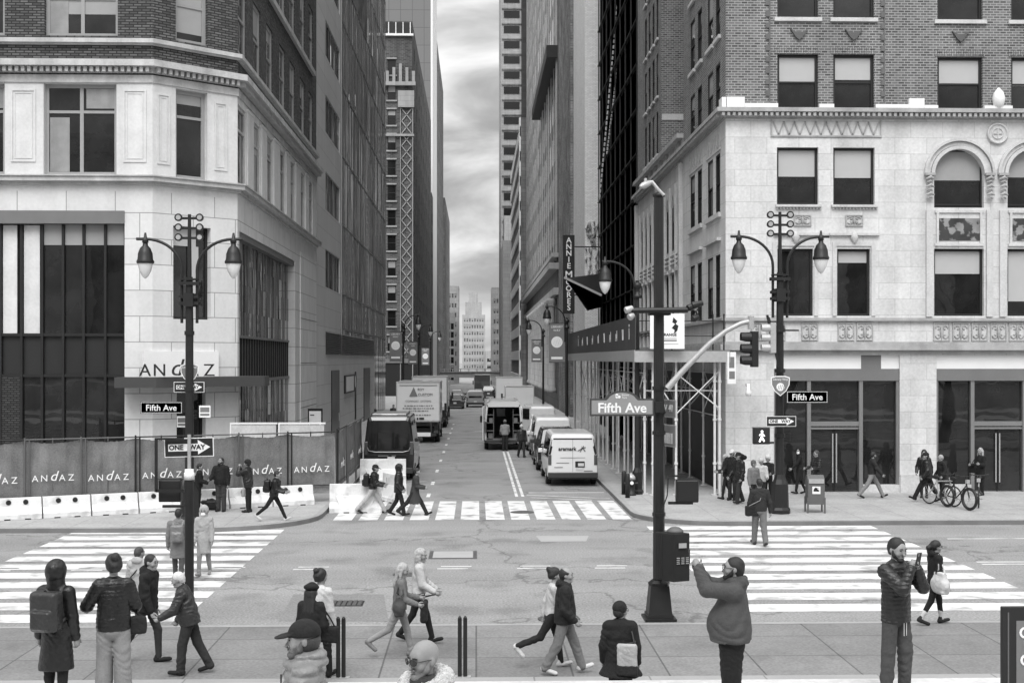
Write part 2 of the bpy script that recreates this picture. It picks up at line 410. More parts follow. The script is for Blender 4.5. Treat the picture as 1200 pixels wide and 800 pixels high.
p.box(-40, 40, -12, 10.49, 0, 1.5); p.box(-40, 40, -12, 3.5, 1.49, 3.4)
tag(p.build('steps', LIMEP), kind='structure')
# painted markings, 4 mm sheets
def flat(mb, x0, x1, y0, y1, z=.004): mb.quad((x0, y0, z), (x1, y0, z), (x1, y1, z), (x0, y1, z))
def flatp(mb, pts, z=.004): mb.add([(x, y, z) for x, y in pts], [tuple(range(len(pts)))])
m = MB()
for i in range(11):
    y = 25.05 + i * 1.27; flat(m, -11.9, -5.75, y, y + .80)
tag(m.build('crosswalk_marking', PAINT), kind='structure')
m = MB()
for i in range(11):
    y = 25.75 + i * 1.245; flat(m, 5.2, 12.1, y, y + .78)
tag(m.build('crosswalk_marking', PAINT), kind='structure')
m = MB()
for i in range(12):
    x = -4.55 + i * .81; flat(m, x, x + .60, 40.75, 46.1)
tag(m.build('crosswalk_marking', PAINTW), kind='structure')
m = MB()
for x in (1.45, 1.68): flat(m, x, x + .11, 47.6, 71)
flat(m, 2.0, 4.9, 48.9, 49.05)
flatp(m, [(1.9, 48.2), (1.9, 48.08), (4.9, 46.75), (4.9, 46.9)])
flatp(m, [(2.0, 47.3), (2.0, 47.2), (4.2, 46.32), (4.2, 46.45)])
for y in (47.5, 52.2, 58, 64, 70, 76, 82, 88, 94, 100): flat(m, -1.86, -1.72, y, y + 1.3)
for x in (-12.6, -10.5, -8.3, -5.0, -2.95, 0.55, 2.5, 4.4):   # lane lines of the avenue
    flat(m, x - 1.5, x - .75, 31.2, 31.3); flat(m, x - 1.42, x - .67, 31.55, 31.65)
flat(m, 13.4, 40, 36.0, 36.12); flat(m, 12.6, 40, 31.5, 31.62); flat(m, 12.6, 40, 31.85, 31.97); flat(m, 13.2, 40, 27.6, 27.72)
flat(m, -40, -12.6, 31.4, 31.5)
for px, py, wd in ((430, 505, 1.0), (556, 505, 1.2), (640, 512, 1.0), (560, 520, .7)):
    q = gnd(px, py); flat(m, q.x, q.x + wd, q.y, q.y + .15)
tag(m.build('lane_marking', PAINT), kind='structure')
PATCH = mat('asphalt_patch', .19, noise=.15, ns=.8, fine=.55, fs=20, rough=.9)
PATCHL = mat('concrete_patch', .34, noise=.12, ns=1.5, fine=.1, rough=.85)
m = MB()
a = [gnd(*q) for q in ((326, 727.5), (344, 696), (450, 696), (455, 727.5))]
flatp(m, [(q.x, min(q.y, 23.99 + .15)) if False else (q.x, max(q.y, 24.02)) for q in a], .003)
tag(m.build('road_patch', PATCH), kind='structure')
m = MB()
a = [gnd(*q) for q in ((628, 627.5), (634, 634.5), (687, 634), (690, 627.5))]
flatp(m, [(q.x, q.y) for q in a], .005)
tag(m.build('road_patch', PATCHL), kind='structure')
IRON = mat('cast_iron', .09, noise=.3, ns=4, fine=.2, rough=.55, metal=.3, bump=.3, bs=50)
def cover(px, py, r, label):
    q = gnd(px, py); b = MB((q.x, q.y, 0)); b.lathe([(r, 0), (r, .012), (r * .92, .016), (0.02, .016)], (q.x, q.y, 0), 20)
    o = b.build('manhole_cover', IRON); o.location = (q.x, q.y, 0); tag(o, label, 'manhole cover')
cover(612, 600, .40, 'round iron manhole cover just beyond the side street crosswalk bars')
cover(655, 725, .42, 'round iron manhole cover in the avenue near the walking balding man')
cover(475, 673, .30, 'small round iron cover in the avenue beside the two blonde women')
q = gnd(531, 650); b = MB((q.x, q.y, 0))
b.box(q.x - .62, q.x + .62, q.y - .65, q.y + .65, 0, .012, 0); b.box(q.x - .52, q.x + .52, q.y - .55, q.y + .55, 0, .02, 1)
o = b.build('utility_cover', [IRON, PATCHL]); o.location = (q.x, q.y, 0); tag(o, 'pale rectangular steel utility cover in the middle of the avenue', 'utility cover')
q = gnd(398, 707); b = MB((q.x, q.y, 0)); b.box(q.x - .5, q.x + .5, q.y - .3, q.y + .3, 0, .008, 0)
for i in range(9): b.box(q.x - .48 + i * .108, q.x - .40 + i * .108, q.y - .28, q.y + .28, .008, .022, 1)
o = b.build('storm_drain', [BLACK, IRON]); o.location = (q.x, q.y, 0); tag(o, 'iron storm drain grate set in the dark asphalt patch', 'drain')
# ---------------------------------------------------------------- facades and windows
def facade(mb, o, e, z0, z1, ops=(), m=0, rev=.25, rm=None):
    """wall sheet from plan point o to e (outside on the right-hand side), with openings (u0,u1,v0,v1) and reveals"""
    o = Vector((o[0], o[1], 0)); e = Vector((e[0], e[1], 0)); Ln = (e - o).length; d = (e - o) / Ln
    n = Vector((d.y, -d.x, 0)); rm = m if rm is None else rm
    us = sorted({0.0, Ln} | {min(max(round(q, 3), 0), Ln) for p in ops for q in p[:2]})
    vs = sorted({z0, z1} | {min(max(round(q, 3), z0), z1) for p in ops for q in p[2:4]})
    P = lambda u, v, dd=0: o + d * u - n * dd + Vector((0, 0, v))
    for a, b in zip(us[:-1], us[1:]):
        run = None
        for c, f in zip(vs[:-1], vs[1:]):
            mu, mv = (a + b) / 2, (c + f) / 2
            hole = any(p[0] < mu < p[1] and p[2] < mv < p[3] for p in ops)
            if hole:
                if run: mb.quad(P(a, run[0]), P(b, run[0]), P(b, run[1]), P(a, run[1]), m); run = None
            else: run = (run[0], f) if run else (c, f)
        if run: mb.quad(P(a, run[0]), P(b, run[0]), P(b, run[1]), P(a, run[1]), m)
    for u0, u1, v0, v1 in [p[:4] for p in ops]:
        for q in ((P(u0, v0), P(u0, v1), P(u0, v1, rev), P(u0, v0, rev)), (P(u1, v1), P(u1, v0), P(u1, v0, rev), P(u1, v1, rev)),
                  (P(u1, v0), P(u0, v0), P(u0, v0, rev), P(u1, v0, rev)), (P(u0, v1), P(u1, v1), P(u1, v1, rev), P(u0, v1, rev))):
            mb.quad(*q, rm)
_wm = {}
def window_meshes(w, h, cols, rows, t, fm, gm, blind, bm, rail):
    key = (round(w, 2), round(h, 2), cols, rows, t, fm.name, gm.name, round(blind, 2), bm.name if bm else '', rail)
    if key in _wm: return _wm[key]
    f = MB(); d = .09
    f.box(-w / 2, -w / 2 + t, -d / 2, d / 2, 0, h); f.box(w / 2 - t, w / 2, -d / 2, d / 2, 0, h)
    f.box(-w / 2 + t, w / 2 - t, -d / 2, d / 2, 0, t); f.box(-w / 2 + t, w / 2 - t, -d / 2, d / 2, h - t, h)
    for c in range(1, cols):
        x = -w / 2 + w * c / cols; f.box(x - t / 2, x + t / 2, -d / 2 + .004, d / 2 - .004, t, h - t)
    for r in rows: f.box(-w / 2 + t, w / 2 - t, -d / 2 + .008, d / 2 - .008, h * r - rail / 2, h * r + rail / 2)
    fmm = f.mesh('frame', fm)
    g = MB(); g.box(-w / 2 + t * .6, w / 2 - t * .6, .012, .024, t * .6, h - t * .6); gmm = g.mesh('pane', gm)
    bmm = None
    if blind > 0:
        b = MB(); b.box(-w / 2 + t, w / 2 - t, .002, .010, h - t - (h - 2 * t) * blind, h - t); bmm = b.mesh('blind', bm)
    _wm[key] = (fmm, gmm, bmm); return _wm[key]
def window(parent, o, d, u, v0, w, h, cols=1, rows=(), t=.07, fm=None, gm=None, blind=0, bm=None, rec=.22, rail=.06, org=None, name='window', sub=True):
    """window centred at u along the facade direction d from plan point o"""
    fm = fm or FRAMED; gm = gm or GLASS; org = org or parent.location
    d = Vector((d[0], d[1], 0)).normalized(); n = Vector((d.y, -d.x, 0))
    p = Vector((o[0], o[1], 0)) + d * u - n * rec + Vector((0, 0, v0)) - Vector(org)
    a, g, b = window_meshes(w, h, cols, tuple(rows), t, fm, gm, blind, bm or BLIND, rail)
    f = link(name, a, parent, p, math.atan2(d.y, d.x)); link('pane', g, f)
    if b: link('blind', b, f)
    return f
_fw = {}
def far_window(parent, o, d, u, v0, w, h, org, bl=0.0, gm=None, fm=None):
    """a distant window: frame bars and dark glass in one small mesh"""
    gm = gm or GLASSF; fm = fm or FRAMED
    key = (round(w, 2), round(h, 2), bl, gm.name, fm.name)
    if key not in _fw:
        b = MB(); b.box(-w / 2, w / 2, .03, .06, 0, h, 1); b.box(-w / 2, w / 2, -.02, .029, h * .5 - .05, h * .5 + .05, 0)
        b.box(-w / 2, -w / 2 + .09, -.03, .028, 0, h, 0); b.box(w / 2 - .09, w / 2, -.03, .028, 0, h, 0); b.box(-w / 2 + .09, w / 2 - .09, -.03, .028, h - .1, h, 0)
        if bl: b.box(-w / 2 + .09, w / 2 - .09, .005, .028, h * (1 - bl), h - .1, 2)
        _fw[key] = b.mesh('window', [fm, gm, BLINDG])
    d = Vector((d[0], d[1], 0)).normalized(); n = Vector((d.y, -d.x, 0))
    p = Vector((o[0], o[1], 0)) + d * u - n * .15 + Vector((0, 0, v0)) - Vector(org)
    return link('window', _fw[key], parent, p, math.atan2(d.y, d.x))
def band(mb, pts, z0, z1, out, m=0, inn=0.0):
    """moulding that runs round plan points (outside on the right), standing out from the wall"""
    pts = [Vector((p[0], p[1], 0)) for p in pts]; off = []
    for i, p in enumerate(pts):
        ns = []
        if i > 0: d = (p - pts[i - 1]).normalized(); ns.append(Vector((d.y, -d.x, 0)))
        if i < len(pts) - 1: d = (pts[i + 1] - p).normalized(); ns.append(Vector((d.y, -d.x, 0)))
        n = sum(ns, Vector()); n.normalize(); off.append(n / max(.3, n.dot(ns[0])))
    for i in range(len(pts) - 1):
        a, b, na, nb = pts[i], pts[i + 1], off[i], off[i + 1]
        q = [a - na * inn, b - nb * inn, b + nb * out, a + na * out]
        mb.prism([(k.x, k.y) for k in q], z0, z1, m)
# ================================================================ hotel on the corner, left of the side street
LY = 46.5; CX0, CX1, CY1 = -11.67, -9.04, 48.75; LX0 = -34.0; LYE = 72.6
HORG = (-20.0, 52.0, 0.15)
hotel = thing('corner_building', 'old corner hotel with dark brick floors above a pale stone base and angled corner entrance', 'building', HORG)
PTS = [(LX0, LY), (CX0, LY), (CX1, CY1), (CX1, LYE)]
lx = lambda px: xof(px, LY) - LX0
lz = lambda py: zY(100, py, LY)
Zb, Zc = lz(206), lz(97)                       # top of the belt, foot of the dentil cornice
front_mid = []
for a, b in ((-130, -45), (-40, 5.5), (51, 136.5)): front_mid.append((lx(a), lx(b), lz(205), lz(98)))
front_up = [(lx(a), lx(b), lz(42) , lz(-48)) for a, b in ((-130, -45), (-40, 5.5), (52, 138))]
low_open = [(0.0, lx(146), .15, lz(260))]
clen = math.hypot(CX1 - CX0, CY1 - LY); cd = ((CX1 - CX0) / clen, (CY1 - LY) / clen)
def cu(px):                                    # distance along the chamfer of pixel column px
    a, b = ray(px); # solve (CX0 + cd0*t)/(LY + cd1*t) = a/b
    k = a / b; return (k * LY - CX0) / (cd[0] - k * cd[1])
ch_mid = [(cu(206), cu(243), lz(205) , lz(99))]
ch_up = [(cu(206), cu(244), lz(42), lz(-48))]
ch_low = [(cu(203), cu(247), lz(373), lz(262)), (cu(207), cu(241), .15, lz(454))]
sy = lambda px: yof(px, CX1) - CY1
side_c = [49.7, 53.0, 56.25, 59.95, 63.2, 66.85, 70.2]
sw = 1.75
side_mid = [(c - sw / 2 - CY1, c + sw / 2 - CY1, Zb + .02, lz(106)) for c in side_c]
side_up = [(c - sw / 2 - CY1, c + sw / 2 - CY1, 16.75, 19.6) for c in side_c]
side_up2 = [(c - sw / 2 - CY1, c + sw / 2 - CY1, 21.2, 24.3) for c in side_c]
side_up3 = [(c - sw / 2 - CY1, c + sw / 2 - CY1, 25.8, 28.8) for c in side_c]
side_low = [(sy(280.5), sy(346), .15, 10.0)]
wl = MB(HORG)
facade(wl, PTS[0], PTS[1], -.1, Zb - .55, low_open, 0, .5)
facade(wl, PTS[1], PTS[2], -.1, Zb - .55, ch_low, 0, .35)
facade(wl, PTS[2], PTS[3], -.1, Zb - .55, side_low, 0, .6)
facade(wl, PTS[0], PTS[1], Zb - .55, Zc + .25, front_mid, 1, .3)
facade(wl, PTS[1], PTS[2], Zb - .55, Zc + .25, ch_mid, 1, .3)
facade(wl, PTS[2], PTS[3], Zb - .55, Zc + .25, side_mid, 1, .14)
facade(wl, PTS[0], PTS[1], Zc + .25, 40, front_up, 2, .3)
facade(wl, PTS[1], PTS[2], Zc + .25, 40, ch_up, 2, .3)
facade(wl, PTS[2], PTS[3], Zc + .25, 40, side_up + side_up2 + side_up3, 2, .14)
facade(wl, PTS[3], (LX0, LYE), -.1, 40, (), 2)
wl.prism(PTS + [(LX0, LYE)], 40, 40.3, 3)
wl.build('wall', [TILE, CREAM, BRICKD, GREYM], hotel)
co = MB(HORG)
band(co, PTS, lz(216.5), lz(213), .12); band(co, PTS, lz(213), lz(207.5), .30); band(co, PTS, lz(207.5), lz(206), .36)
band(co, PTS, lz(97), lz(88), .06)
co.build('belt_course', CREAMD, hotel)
co = MB(HORG)
band(co, PTS, lz(79.5), lz(72), .42); band(co, PTS, lz(86), lz(79.5), .10)
for i in range(3):
    a, b = Vector(PTS[i] + (0,)), Vector(PTS[i + 1] + (0,)); d = (b - a).normalized(); n = Vector((d.y, -d.x, 0)); k = int((b - a).length / .22)
    for j in range(k):
        if i == 0 and j * .22 < 10: continue
        c = a + d * (.11 + j * (b - a).length / k) + n * .2 + Vector((0, 0, (lz(79.5) + lz(86)) / 2)); co.obox(c, d * .06, n * .1, (0, 0, (lz(79.5) - lz(86)) / 2 - .01))
co.build('cornice', CREAMD, hotel)
co = MB(HORG); band(co, PTS, lz(51), lz(46), .20); band(co, PTS, lz(53), lz(51), .10)
co.box(CX1, CX1 + .16, CY1, LYE - 1.5, 20.75, 21.0); co.box(CX1, CX1 + .16, CY1, LYE - 1.5, 25.4, 25.65)
co.build('sill_course', CREAMD, hotel)
# recessed panels of the pale storey: raised rims
pm = MB(HORG)
def rim(u0, u1, v0, v1, o, d, t=.06, out=.035, mb=None):
    o = Vector((o[0], o[1], 0)); d = Vector((d[0], d[1], 0)); n = Vector((d.y, -d.x, 0))
    for a, b, c, e in ((u0, u0 + t, v0, v1), (u1 - t, u1, v0, v1), (u0 + t, u1 - t, v0, v0 + t), (u0 + t, u1 - t, v1 - t, v1)):
        (mb or pm).obox(o + d * (a + b) / 2 + n * out / 2 + Vector((0, 0, (c + e) / 2)), d * (b - a) / 2, n * out / 2, (0, 0, (e - c) / 2))
for a, b in ((13, 42), (144.5, 171.5)): rim(lx(a), lx(b), lz(190), lz(105), PTS[0], (1, 0)); rim(lx(a) + .12, lx(b) - .12, lz(190) + .12, lz(105) - .12, PTS[0], (1, 0), .03, .02)
for a, b in ((184, 199), (251, 266)): rim(cu(a), cu(b), lz(191), lz(108), PTS[1], cd); rim(cu(a) + .12, cu(b) - .12, lz(191) + .12, lz(108) - .12, PTS[1], cd, .03, .02)
for i in range(len(side_c) - 1):                # slim pilasters between the side windows
    c = (side_c[i] + side_c[i + 1]) / 2; wd = (side_c[i + 1] - side_c[i] - sw) / 2 - .12
    pm.box(CX1, CX1 + .06, c - wd, c + wd, Zb + .02, lz(104)); pm.box(CX1, CX1 + .09, c - wd - .05, c + wd + .05, lz(104), lz(101))
split_build(pm, 'wall_panel', CREAM, hotel)
CURT = mat('curtain_cloth', .26, noise=.25, ns=2.5, streak=.3, rough=.7, coat=.5)
WF = mat('window_trim', .30, noise=.1, rough=.6)
for (u0, u1, v0, v1), bl in zip(front_mid, (.5, .3, 0)):
    window(hotel, PTS[0], (1, 0), (u0 + u1) / 2, v0, u1 - u0, v1 - v0, 2, (.70,), .13, WF, GLASS, bl * .5, BLINDG, .25, .1)
for (u0, u1, v0, v1), bl in zip(front_up, (.5, .3, .72)):
    window(hotel, PTS[0], (1, 0), (u0 + u1) / 2, v0, u1 - u0, v1 - v0, 2, (.5,), .13, WF, GLASS, bl, BLINDG, .25, .1)
u0, u1, v0, v1 = ch_mid[0]; window(hotel, PTS[1], cd, (u0 + u1) / 2, v0, u1 - u0, v1 - v0, 1, (.70,), .14, WF, GLASS, .12, BLINDG, .25, .1)
u0, u1, v0, v1 = ch_up[0]; window(hotel, PTS[1], cd, (u0 + u1) / 2, v0, u1 - u0, v1 - v0, 1, (.5,), .14, WF, GLASS, .9, BLINDG, .25, .1)
for S, r, fm in ((side_mid, (.7,), CREAMD), (side_up, (.5,), WF), (side_up2, (.5,), WF), (side_up3, (.5,), WF)):
    for k, (u0, u1, v0, v1) in enumerate(S):
        window(hotel, PTS[2], (0, 1), (u0 + u1) / 2, v0, u1 - u0, v1 - v0, 1, r, .14, fm, GLASS, (0, .4, .2, 0, .5, .3, 0)[k], BLINDG, .10, .1)
# street level glazing of the avenue side: framed storefront in three tiers
gt, gs, gm_ = lz(262), lz(392), lz(440)
sf = MB(HORG); yy = LY + .3
edges = [lx(p) for p in (-150, -125, -100, -76, -51, -26, -2, 22.7, 47, 71.8, 96, 121.5, 145)]
for u in edges: sf.box(LX0 + u - .045, LX0 + u + .045, yy - .12, yy + .05, .15, gt)
for z in (gs, gm_, .5): sf.box(LX0, LX0 + edges[-1], yy - .1, yy + .04, z - .05, z + .05)
sf.build('storefront_frame', FRAMED, hotel)
b = MB(HORG); b.box(LX0, LX0 + lx(146), LY - .05, LY + .25, gt, lz(247)); b.build('fascia', FRAMEG, hotel)
b = MB(HORG); b.box(LX0, LX0 + lx(146), yy + .02, yy + .06, gm_ + .05, gs - .05); b.build('spandrel_panel', SPAND, hotel)
for a, c in zip(edges[:-1], edges[1:]):
    b = MB(HORG); b.box(LX0 + a + .045, LX0 + c - .045, yy, yy + .02, gs + .05, gt); b.build('pane', GLASS, hotel)
    if c > lx(24):
        b = MB(HORG); b.box(LX0 + a + .045, LX0 + c - .045, yy, yy + .02, .15, gm_ - .05); b.build('pane', GLASS, hotel)
b = MB(HORG)
for a, c in ((22.7, 47), (-2, 20)): b.box(LX0 + lx(a) + .07, LX0 + lx(a) + (lx(c) - lx(a)) * .86, yy - .025, yy - .005, gs + .05, gt - .04)
split_build(b, 'column_cladding', CREAM, hotel)
b = MB(HORG)
for a, c in ((47, 71.8), (71.8, 96), (96, 121.5), (121.5, 145)): b.box(LX0 + lx(a) + .05, LX0 + lx(c) - .05, yy - .022, yy - .004, gt - .75, gt - .01)
b.build('roller_blind', BLINDG, hotel)
for (u0, u1, v0, v1), S in zip(front_mid + front_up, ((.1, .45), (.2, .5), (.06, .33), (.1, .4), (.3, .5), (.05, .30))):
    b = MB(HORG); w_ = u1 - u0; b.box(LX0 + u0 + w_ * S[0], LX0 + u0 + w_ * S[1], LY + .235, LY + .250, v0 + .14, v0 + (v1 - v0) * .64); b.box(LX0 + u0 + w_ * .56, LX0 + u0 + w_ * .95, LY + .238, LY + .250, v0 + (v1 - v0) * .74, v1 - .14); split_build(b, 'curtain', CURT, hotel)
u0, u1, v0, v1 = ch_mid[0]
GRILLE = brickmat('brick_grille', .05, .015, .3, .22, .08, .02)
b = MB(HORG); b.box(LX0, LX0 + lx(22), yy - .09, yy - .02, .15, gm_ - .06); b.build('brick_infill', GRILLE, hotel)
# chamfer: tall window, entrance door, side glazing of the long wall
u0, u1, v0, v1 = ch_low[0]; window(hotel, PTS[1], cd, (u0 + u1) / 2, v0, u1 - u0, v1 - v0, 1, (), .1, FRAMED, GLASS, 0, None, .3)
b = MB(); 
for (a, c, e, f) in ((cu(206), cu(233), lz(285), lz(264)), (cu(224), cu(236), lz(372), lz(285))): b.box(a - (u0 + u1) / 2, c - (u0 + u1) / 2, -.04, -.02, e - v0, f - v0)
n_ = Vector((cd[1], -cd[0], 0)); p_ = Vector(PTS[1] + (0,)) + Vector(cd + (0,)) * (u0 + u1) / 2 - n_ * .27 + Vector((0, 0, v0)) - Vector(HORG)
link('curtain', b.mesh('curtain', BLIND), hotel, p_, math.atan2(cd[1], cd[0]))
u0, u1, v0, v1 = ch_low[1]; dr = window(hotel, PTS[1], cd, (u0 + u1) / 2, v0, u1 - u0, v1 - v0, 1, (.75,), .08, FRAMED, GLASS, 0, None, .3, name='door')
sg = MB(HORG); g0, g1 = sy(280.5) + CY1, sy(346) + CY1; X = CX1 - .35
sg.box(X - .04, X + .3, g0, g0 + .18, .15, 10.0); sg.box(X - .04, X + .3, g0 + .18, g1, 9.75, 10.0); sg.box(X - .05, X + .06, g0 + .18, g1, 5.95, 6.05); sg.box(X - .05, X + .06, g0 + .18, g1, 4.15, 4.28)
k = 24
for i in range(1, k): 
    y = g0 + (g1 - g0) * i / k; sg.box(X - .03, X + .012, y - .02, y + .02, .15, 9.75)
sg.build('storefront_frame', FRAMEG, hotel)
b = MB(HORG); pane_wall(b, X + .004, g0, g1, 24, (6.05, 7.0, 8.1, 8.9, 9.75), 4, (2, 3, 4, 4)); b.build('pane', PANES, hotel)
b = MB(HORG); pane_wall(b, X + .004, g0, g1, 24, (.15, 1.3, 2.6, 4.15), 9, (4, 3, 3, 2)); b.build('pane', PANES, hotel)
b = MB(HORG); b.box(X - .02, X + .003, g0, g1, 4.2, 6.0); b.build('louvre_panel', mat('louvre', .016, noise=.2, rough=.9, spec=.15), hotel)
b = MB(HORG)
b.box(CX1 - .35, CX1 - .05, 64.6, 65.8, .15, 9.9); b.box(CX1, CX1 + .05, 65.9, 72.3, .15, 10.6)
for z in (2.6, 4.9, 7.2): b.box(CX1 + .045, CX1 + .058, 65.9, 72.3, z, z + .03, 1)
split_build(b, 'pier', [TILE, GREYM], hotel)
# canopy, sign box and the raised letters that stand on the canopy
cz0, cz1 = 4.1, 4.47
b = MB(HORG); band(b, [(lx(144) + LX0, LY), PTS[1], PTS[2], (CX1, CY1 + .6)], cz0, cz1, 1.1, 0); b.build('canopy', mat('canopy_paint', .055, noise=.1, rough=.5), hotel)
b = MB(HORG); b.obox(Vector((CX0, LY, 0)) + Vector(cd + (0,)) * 1.1 + n_ * .06 + Vector((0, 0, 4.93)), Vector(cd + (0,)) * 1.5, n_ * .06, (0, 0, .46)); b.build('sign_box', SIGNW, hotel)
LET = BLACK
zl = cz1 + .01
yl = LY - 1.0
for ch, px, sz, sh in (('A', 170, .62, 0), ('N', 187, .62, 0), ('d', 206, .85, .25), ('a', 226, .62, .0), ('Z', 245, .62, 0)):
    x = xof(px, yl); chm = {'a': 'A'}.get(ch, ch)
    o = text(chm, sz, LET, hotel, (x - HORG[0], yl - HORG[1], zl + sz * (.355 if ch != 'd' else .36) - HORG[2]), name='letter', depth=.03, shear=sh)
# ================================================================ stone-clad and mirrored block beyond the hotel
G0, G1, G2 = 72.7, 85.8, 127.7; GORG = (-13, 95, .15)
gb = thing('office_building', 'modern block with pale cladding and a tall mirrored glass wall beyond the old hotel', 'building', GORG)
bands = [(9.45, 11.75), (14.1, 16.4), (18.75, 21.0), (23.35, 25.5), (27.9, 30.1)]
u_ = yof(381.5, CX1) - G0; u1_ = yof(398.3, CX1) - G0
cl_ops = [(u_, u1_, a, b) for a, b in bands] + [(u_, u1_ + .2, 5.4, 6.8)]
b = MB(GORG)
facade(b, (CX1, G0), (CX1, G1), .15, 31.6, cl_ops, 0, .1)
facade(b, (CX1, G1), (CX1, yof(439, CX1)), .15, 5.4, (), 0)
b.box(CX1 - 12, CX1 - .01, G0 + .01, G1 - .1, 31.3, 31.6)
b.build('wall', PANELS, gb)
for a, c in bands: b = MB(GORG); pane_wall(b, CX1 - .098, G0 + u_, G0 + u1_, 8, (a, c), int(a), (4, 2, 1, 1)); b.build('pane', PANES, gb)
b = MB(GORG)
for a, c in bands:
    for i in range(0, 9): y = G0 + u_ + (u1_ - u_) * i / 8; b.box(CX1 - .1, CX1 - .085, y - .03, y + .03, a, c)
b.build('window_frame', FRAMED, gb)
b = MB(GORG)
for i in range(11): b.obox((CX1 + .02, (G0 + u_ + yof(438, CX1)) / 2, 5.5 + i * .125), (.05, 0, -.05), (0, (yof(438, CX1) - G0 - u_) / 2, 0), (.008, 0, .012))
b.build('louvre', GREYM, gb)
b = MB(GORG); b.box(CX1 - .2, CX1 - .12, G0 + u_, yof(438, CX1), 5.4, 6.8); b.build('louvre_backing', BLACK, gb)
gtop = 31.4; yt = 106.0
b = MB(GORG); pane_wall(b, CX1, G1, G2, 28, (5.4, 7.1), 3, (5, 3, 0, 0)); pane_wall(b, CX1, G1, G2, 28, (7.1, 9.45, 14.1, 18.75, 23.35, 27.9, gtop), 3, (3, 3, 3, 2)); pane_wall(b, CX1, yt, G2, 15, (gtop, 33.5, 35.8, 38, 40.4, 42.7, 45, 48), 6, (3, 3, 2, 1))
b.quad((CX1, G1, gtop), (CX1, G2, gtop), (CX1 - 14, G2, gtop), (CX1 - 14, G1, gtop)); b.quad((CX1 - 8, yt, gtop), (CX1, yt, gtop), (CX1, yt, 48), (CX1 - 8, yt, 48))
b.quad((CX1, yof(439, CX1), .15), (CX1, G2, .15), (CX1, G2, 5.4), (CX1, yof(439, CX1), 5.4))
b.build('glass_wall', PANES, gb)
b = MB(GORG)
nm = 28
for i in range(nm + 1):
    y = G1 + (G2 - G1) * i / nm; b.box(CX1, CX1 + .018, y - .03, y + .03, 5.4, gtop if y < yt else 48)
b.build('mullion', FRAMEG, gb)
b = MB(GORG)
for z in (7.1, 9.45, 14.1, 18.75, 23.35, 27.9, 31.3): b.box(CX1 + .003, CX1 + .024, G1, G2, z, z + .10)
for z in (35.8, 40.4, 45): b.box(CX1 + .003, CX1 + .024, yt, G2, z, z + .10)
b.build('transom', FRAMEG, gb)
b = MB(GORG); b.box(CX1 + .003, CX1 + .06, G1, G1 + .25, 5.4, 31.5); b.build('corner_trim', STEELG, gb)
for p0, p1 in ((388, 397), (426, 433)):
    y0, y1 = yof(p0, CX1), yof(p1, CX1); b = MB(GORG); b.box(CX1, CX1 + .06, y0, y1, .15, 4.4); d_ = b.build('door', SPAND, gb)
    b = MB(GORG); b.box(CX1 + .06, CX1 + .10, y1 - .5, y1 - .42, 1.1, 1.6); b.build('handle', STEELG, d_)
y0, y1 = yof(403, CX1), yof(414, CX1)
b = MB(GORG); b.box(CX1, CX1 + .1, y0, y1, 2.75, 4.0); nb = b.build('notice_frame', BLACK, gb)
b = MB(GORG); b.box(CX1 + .1, CX1 + .105, y0 + .6, y1 - .6, 2.85, 3.9); b.build('notice', SIGNW, nb)
# ================================================================ generic block with window rows
def block(name, label, x0, x1, y0, y1, z1, wallm, west=None, side=None, sgn=0, gm=None, fm=None, group=None, zb=None, court=None, extra=()):
    """west = (columns, first z, storey, win w, win h[, margin]); side likewise, on the street face (sgn -1: faces +x on the left side)"""
    zb = gz(y0) - .3 if zb is None else zb
    org = ((x0 + x1) / 2, (y0 + y1) / 2, zb); t = thing(name, label, 'building', org, 0, group); b = MB(org); made = 0
    def rows(o, e, spec, more=()):
        nonlocal made
        ops = list(more)
        if spec:
            c, zf, st, ww, wh = spec[:5]; Ln = math.hypot(e[0] - o[0], e[1] - o[1]); mg = spec[5] if len(spec) > 5 else .6
            zz = zf
            while zz + wh < z1 - .6:
                for i in range(c):
                    u = mg + (Ln - 2 * mg) * (i + .5) / c; ops.append((u - ww / 2, u + ww / 2, zz, zz + wh))
                zz += st
        facade(b, o, e, zb, z1, ops, 0, .2)
        d = ((e[0] - o[0]), (e[1] - o[1])); r2 = random.Random(int(abs(x0 * 7 + y0)))
        for (u0, u1, v0, v1) in ops:
            far_window(t, o, d, (u0 + u1) / 2, v0, u1 - u0, v1 - v0, org, r2.choice((0, 0, .5, .5, .35)), gm, fm); made += 1
    rows((x0, y0), (x1, y0), west, extra)
    if sgn < 0: rows((x1, y0), (x1, y1), side)
    elif sgn > 0: rows((x0, y1), (x0, y0), side)
    b.quad((x0, y0, z1), (x1, y0, z1), (x1, y1, z1), (x0, y1, z1))
    facade(b, (x1, y1), (x0, y1), zb, z1, (), 0)
    facade(b, (x0, y1), (x0, y0), zb, z1, (), 0) if sgn <= 0 else facade(b, (x1, y0), (x1, y1), zb, z1, (), 0)
    if court: court(b)
    b.build('wall', wallm, t)
    return t, org
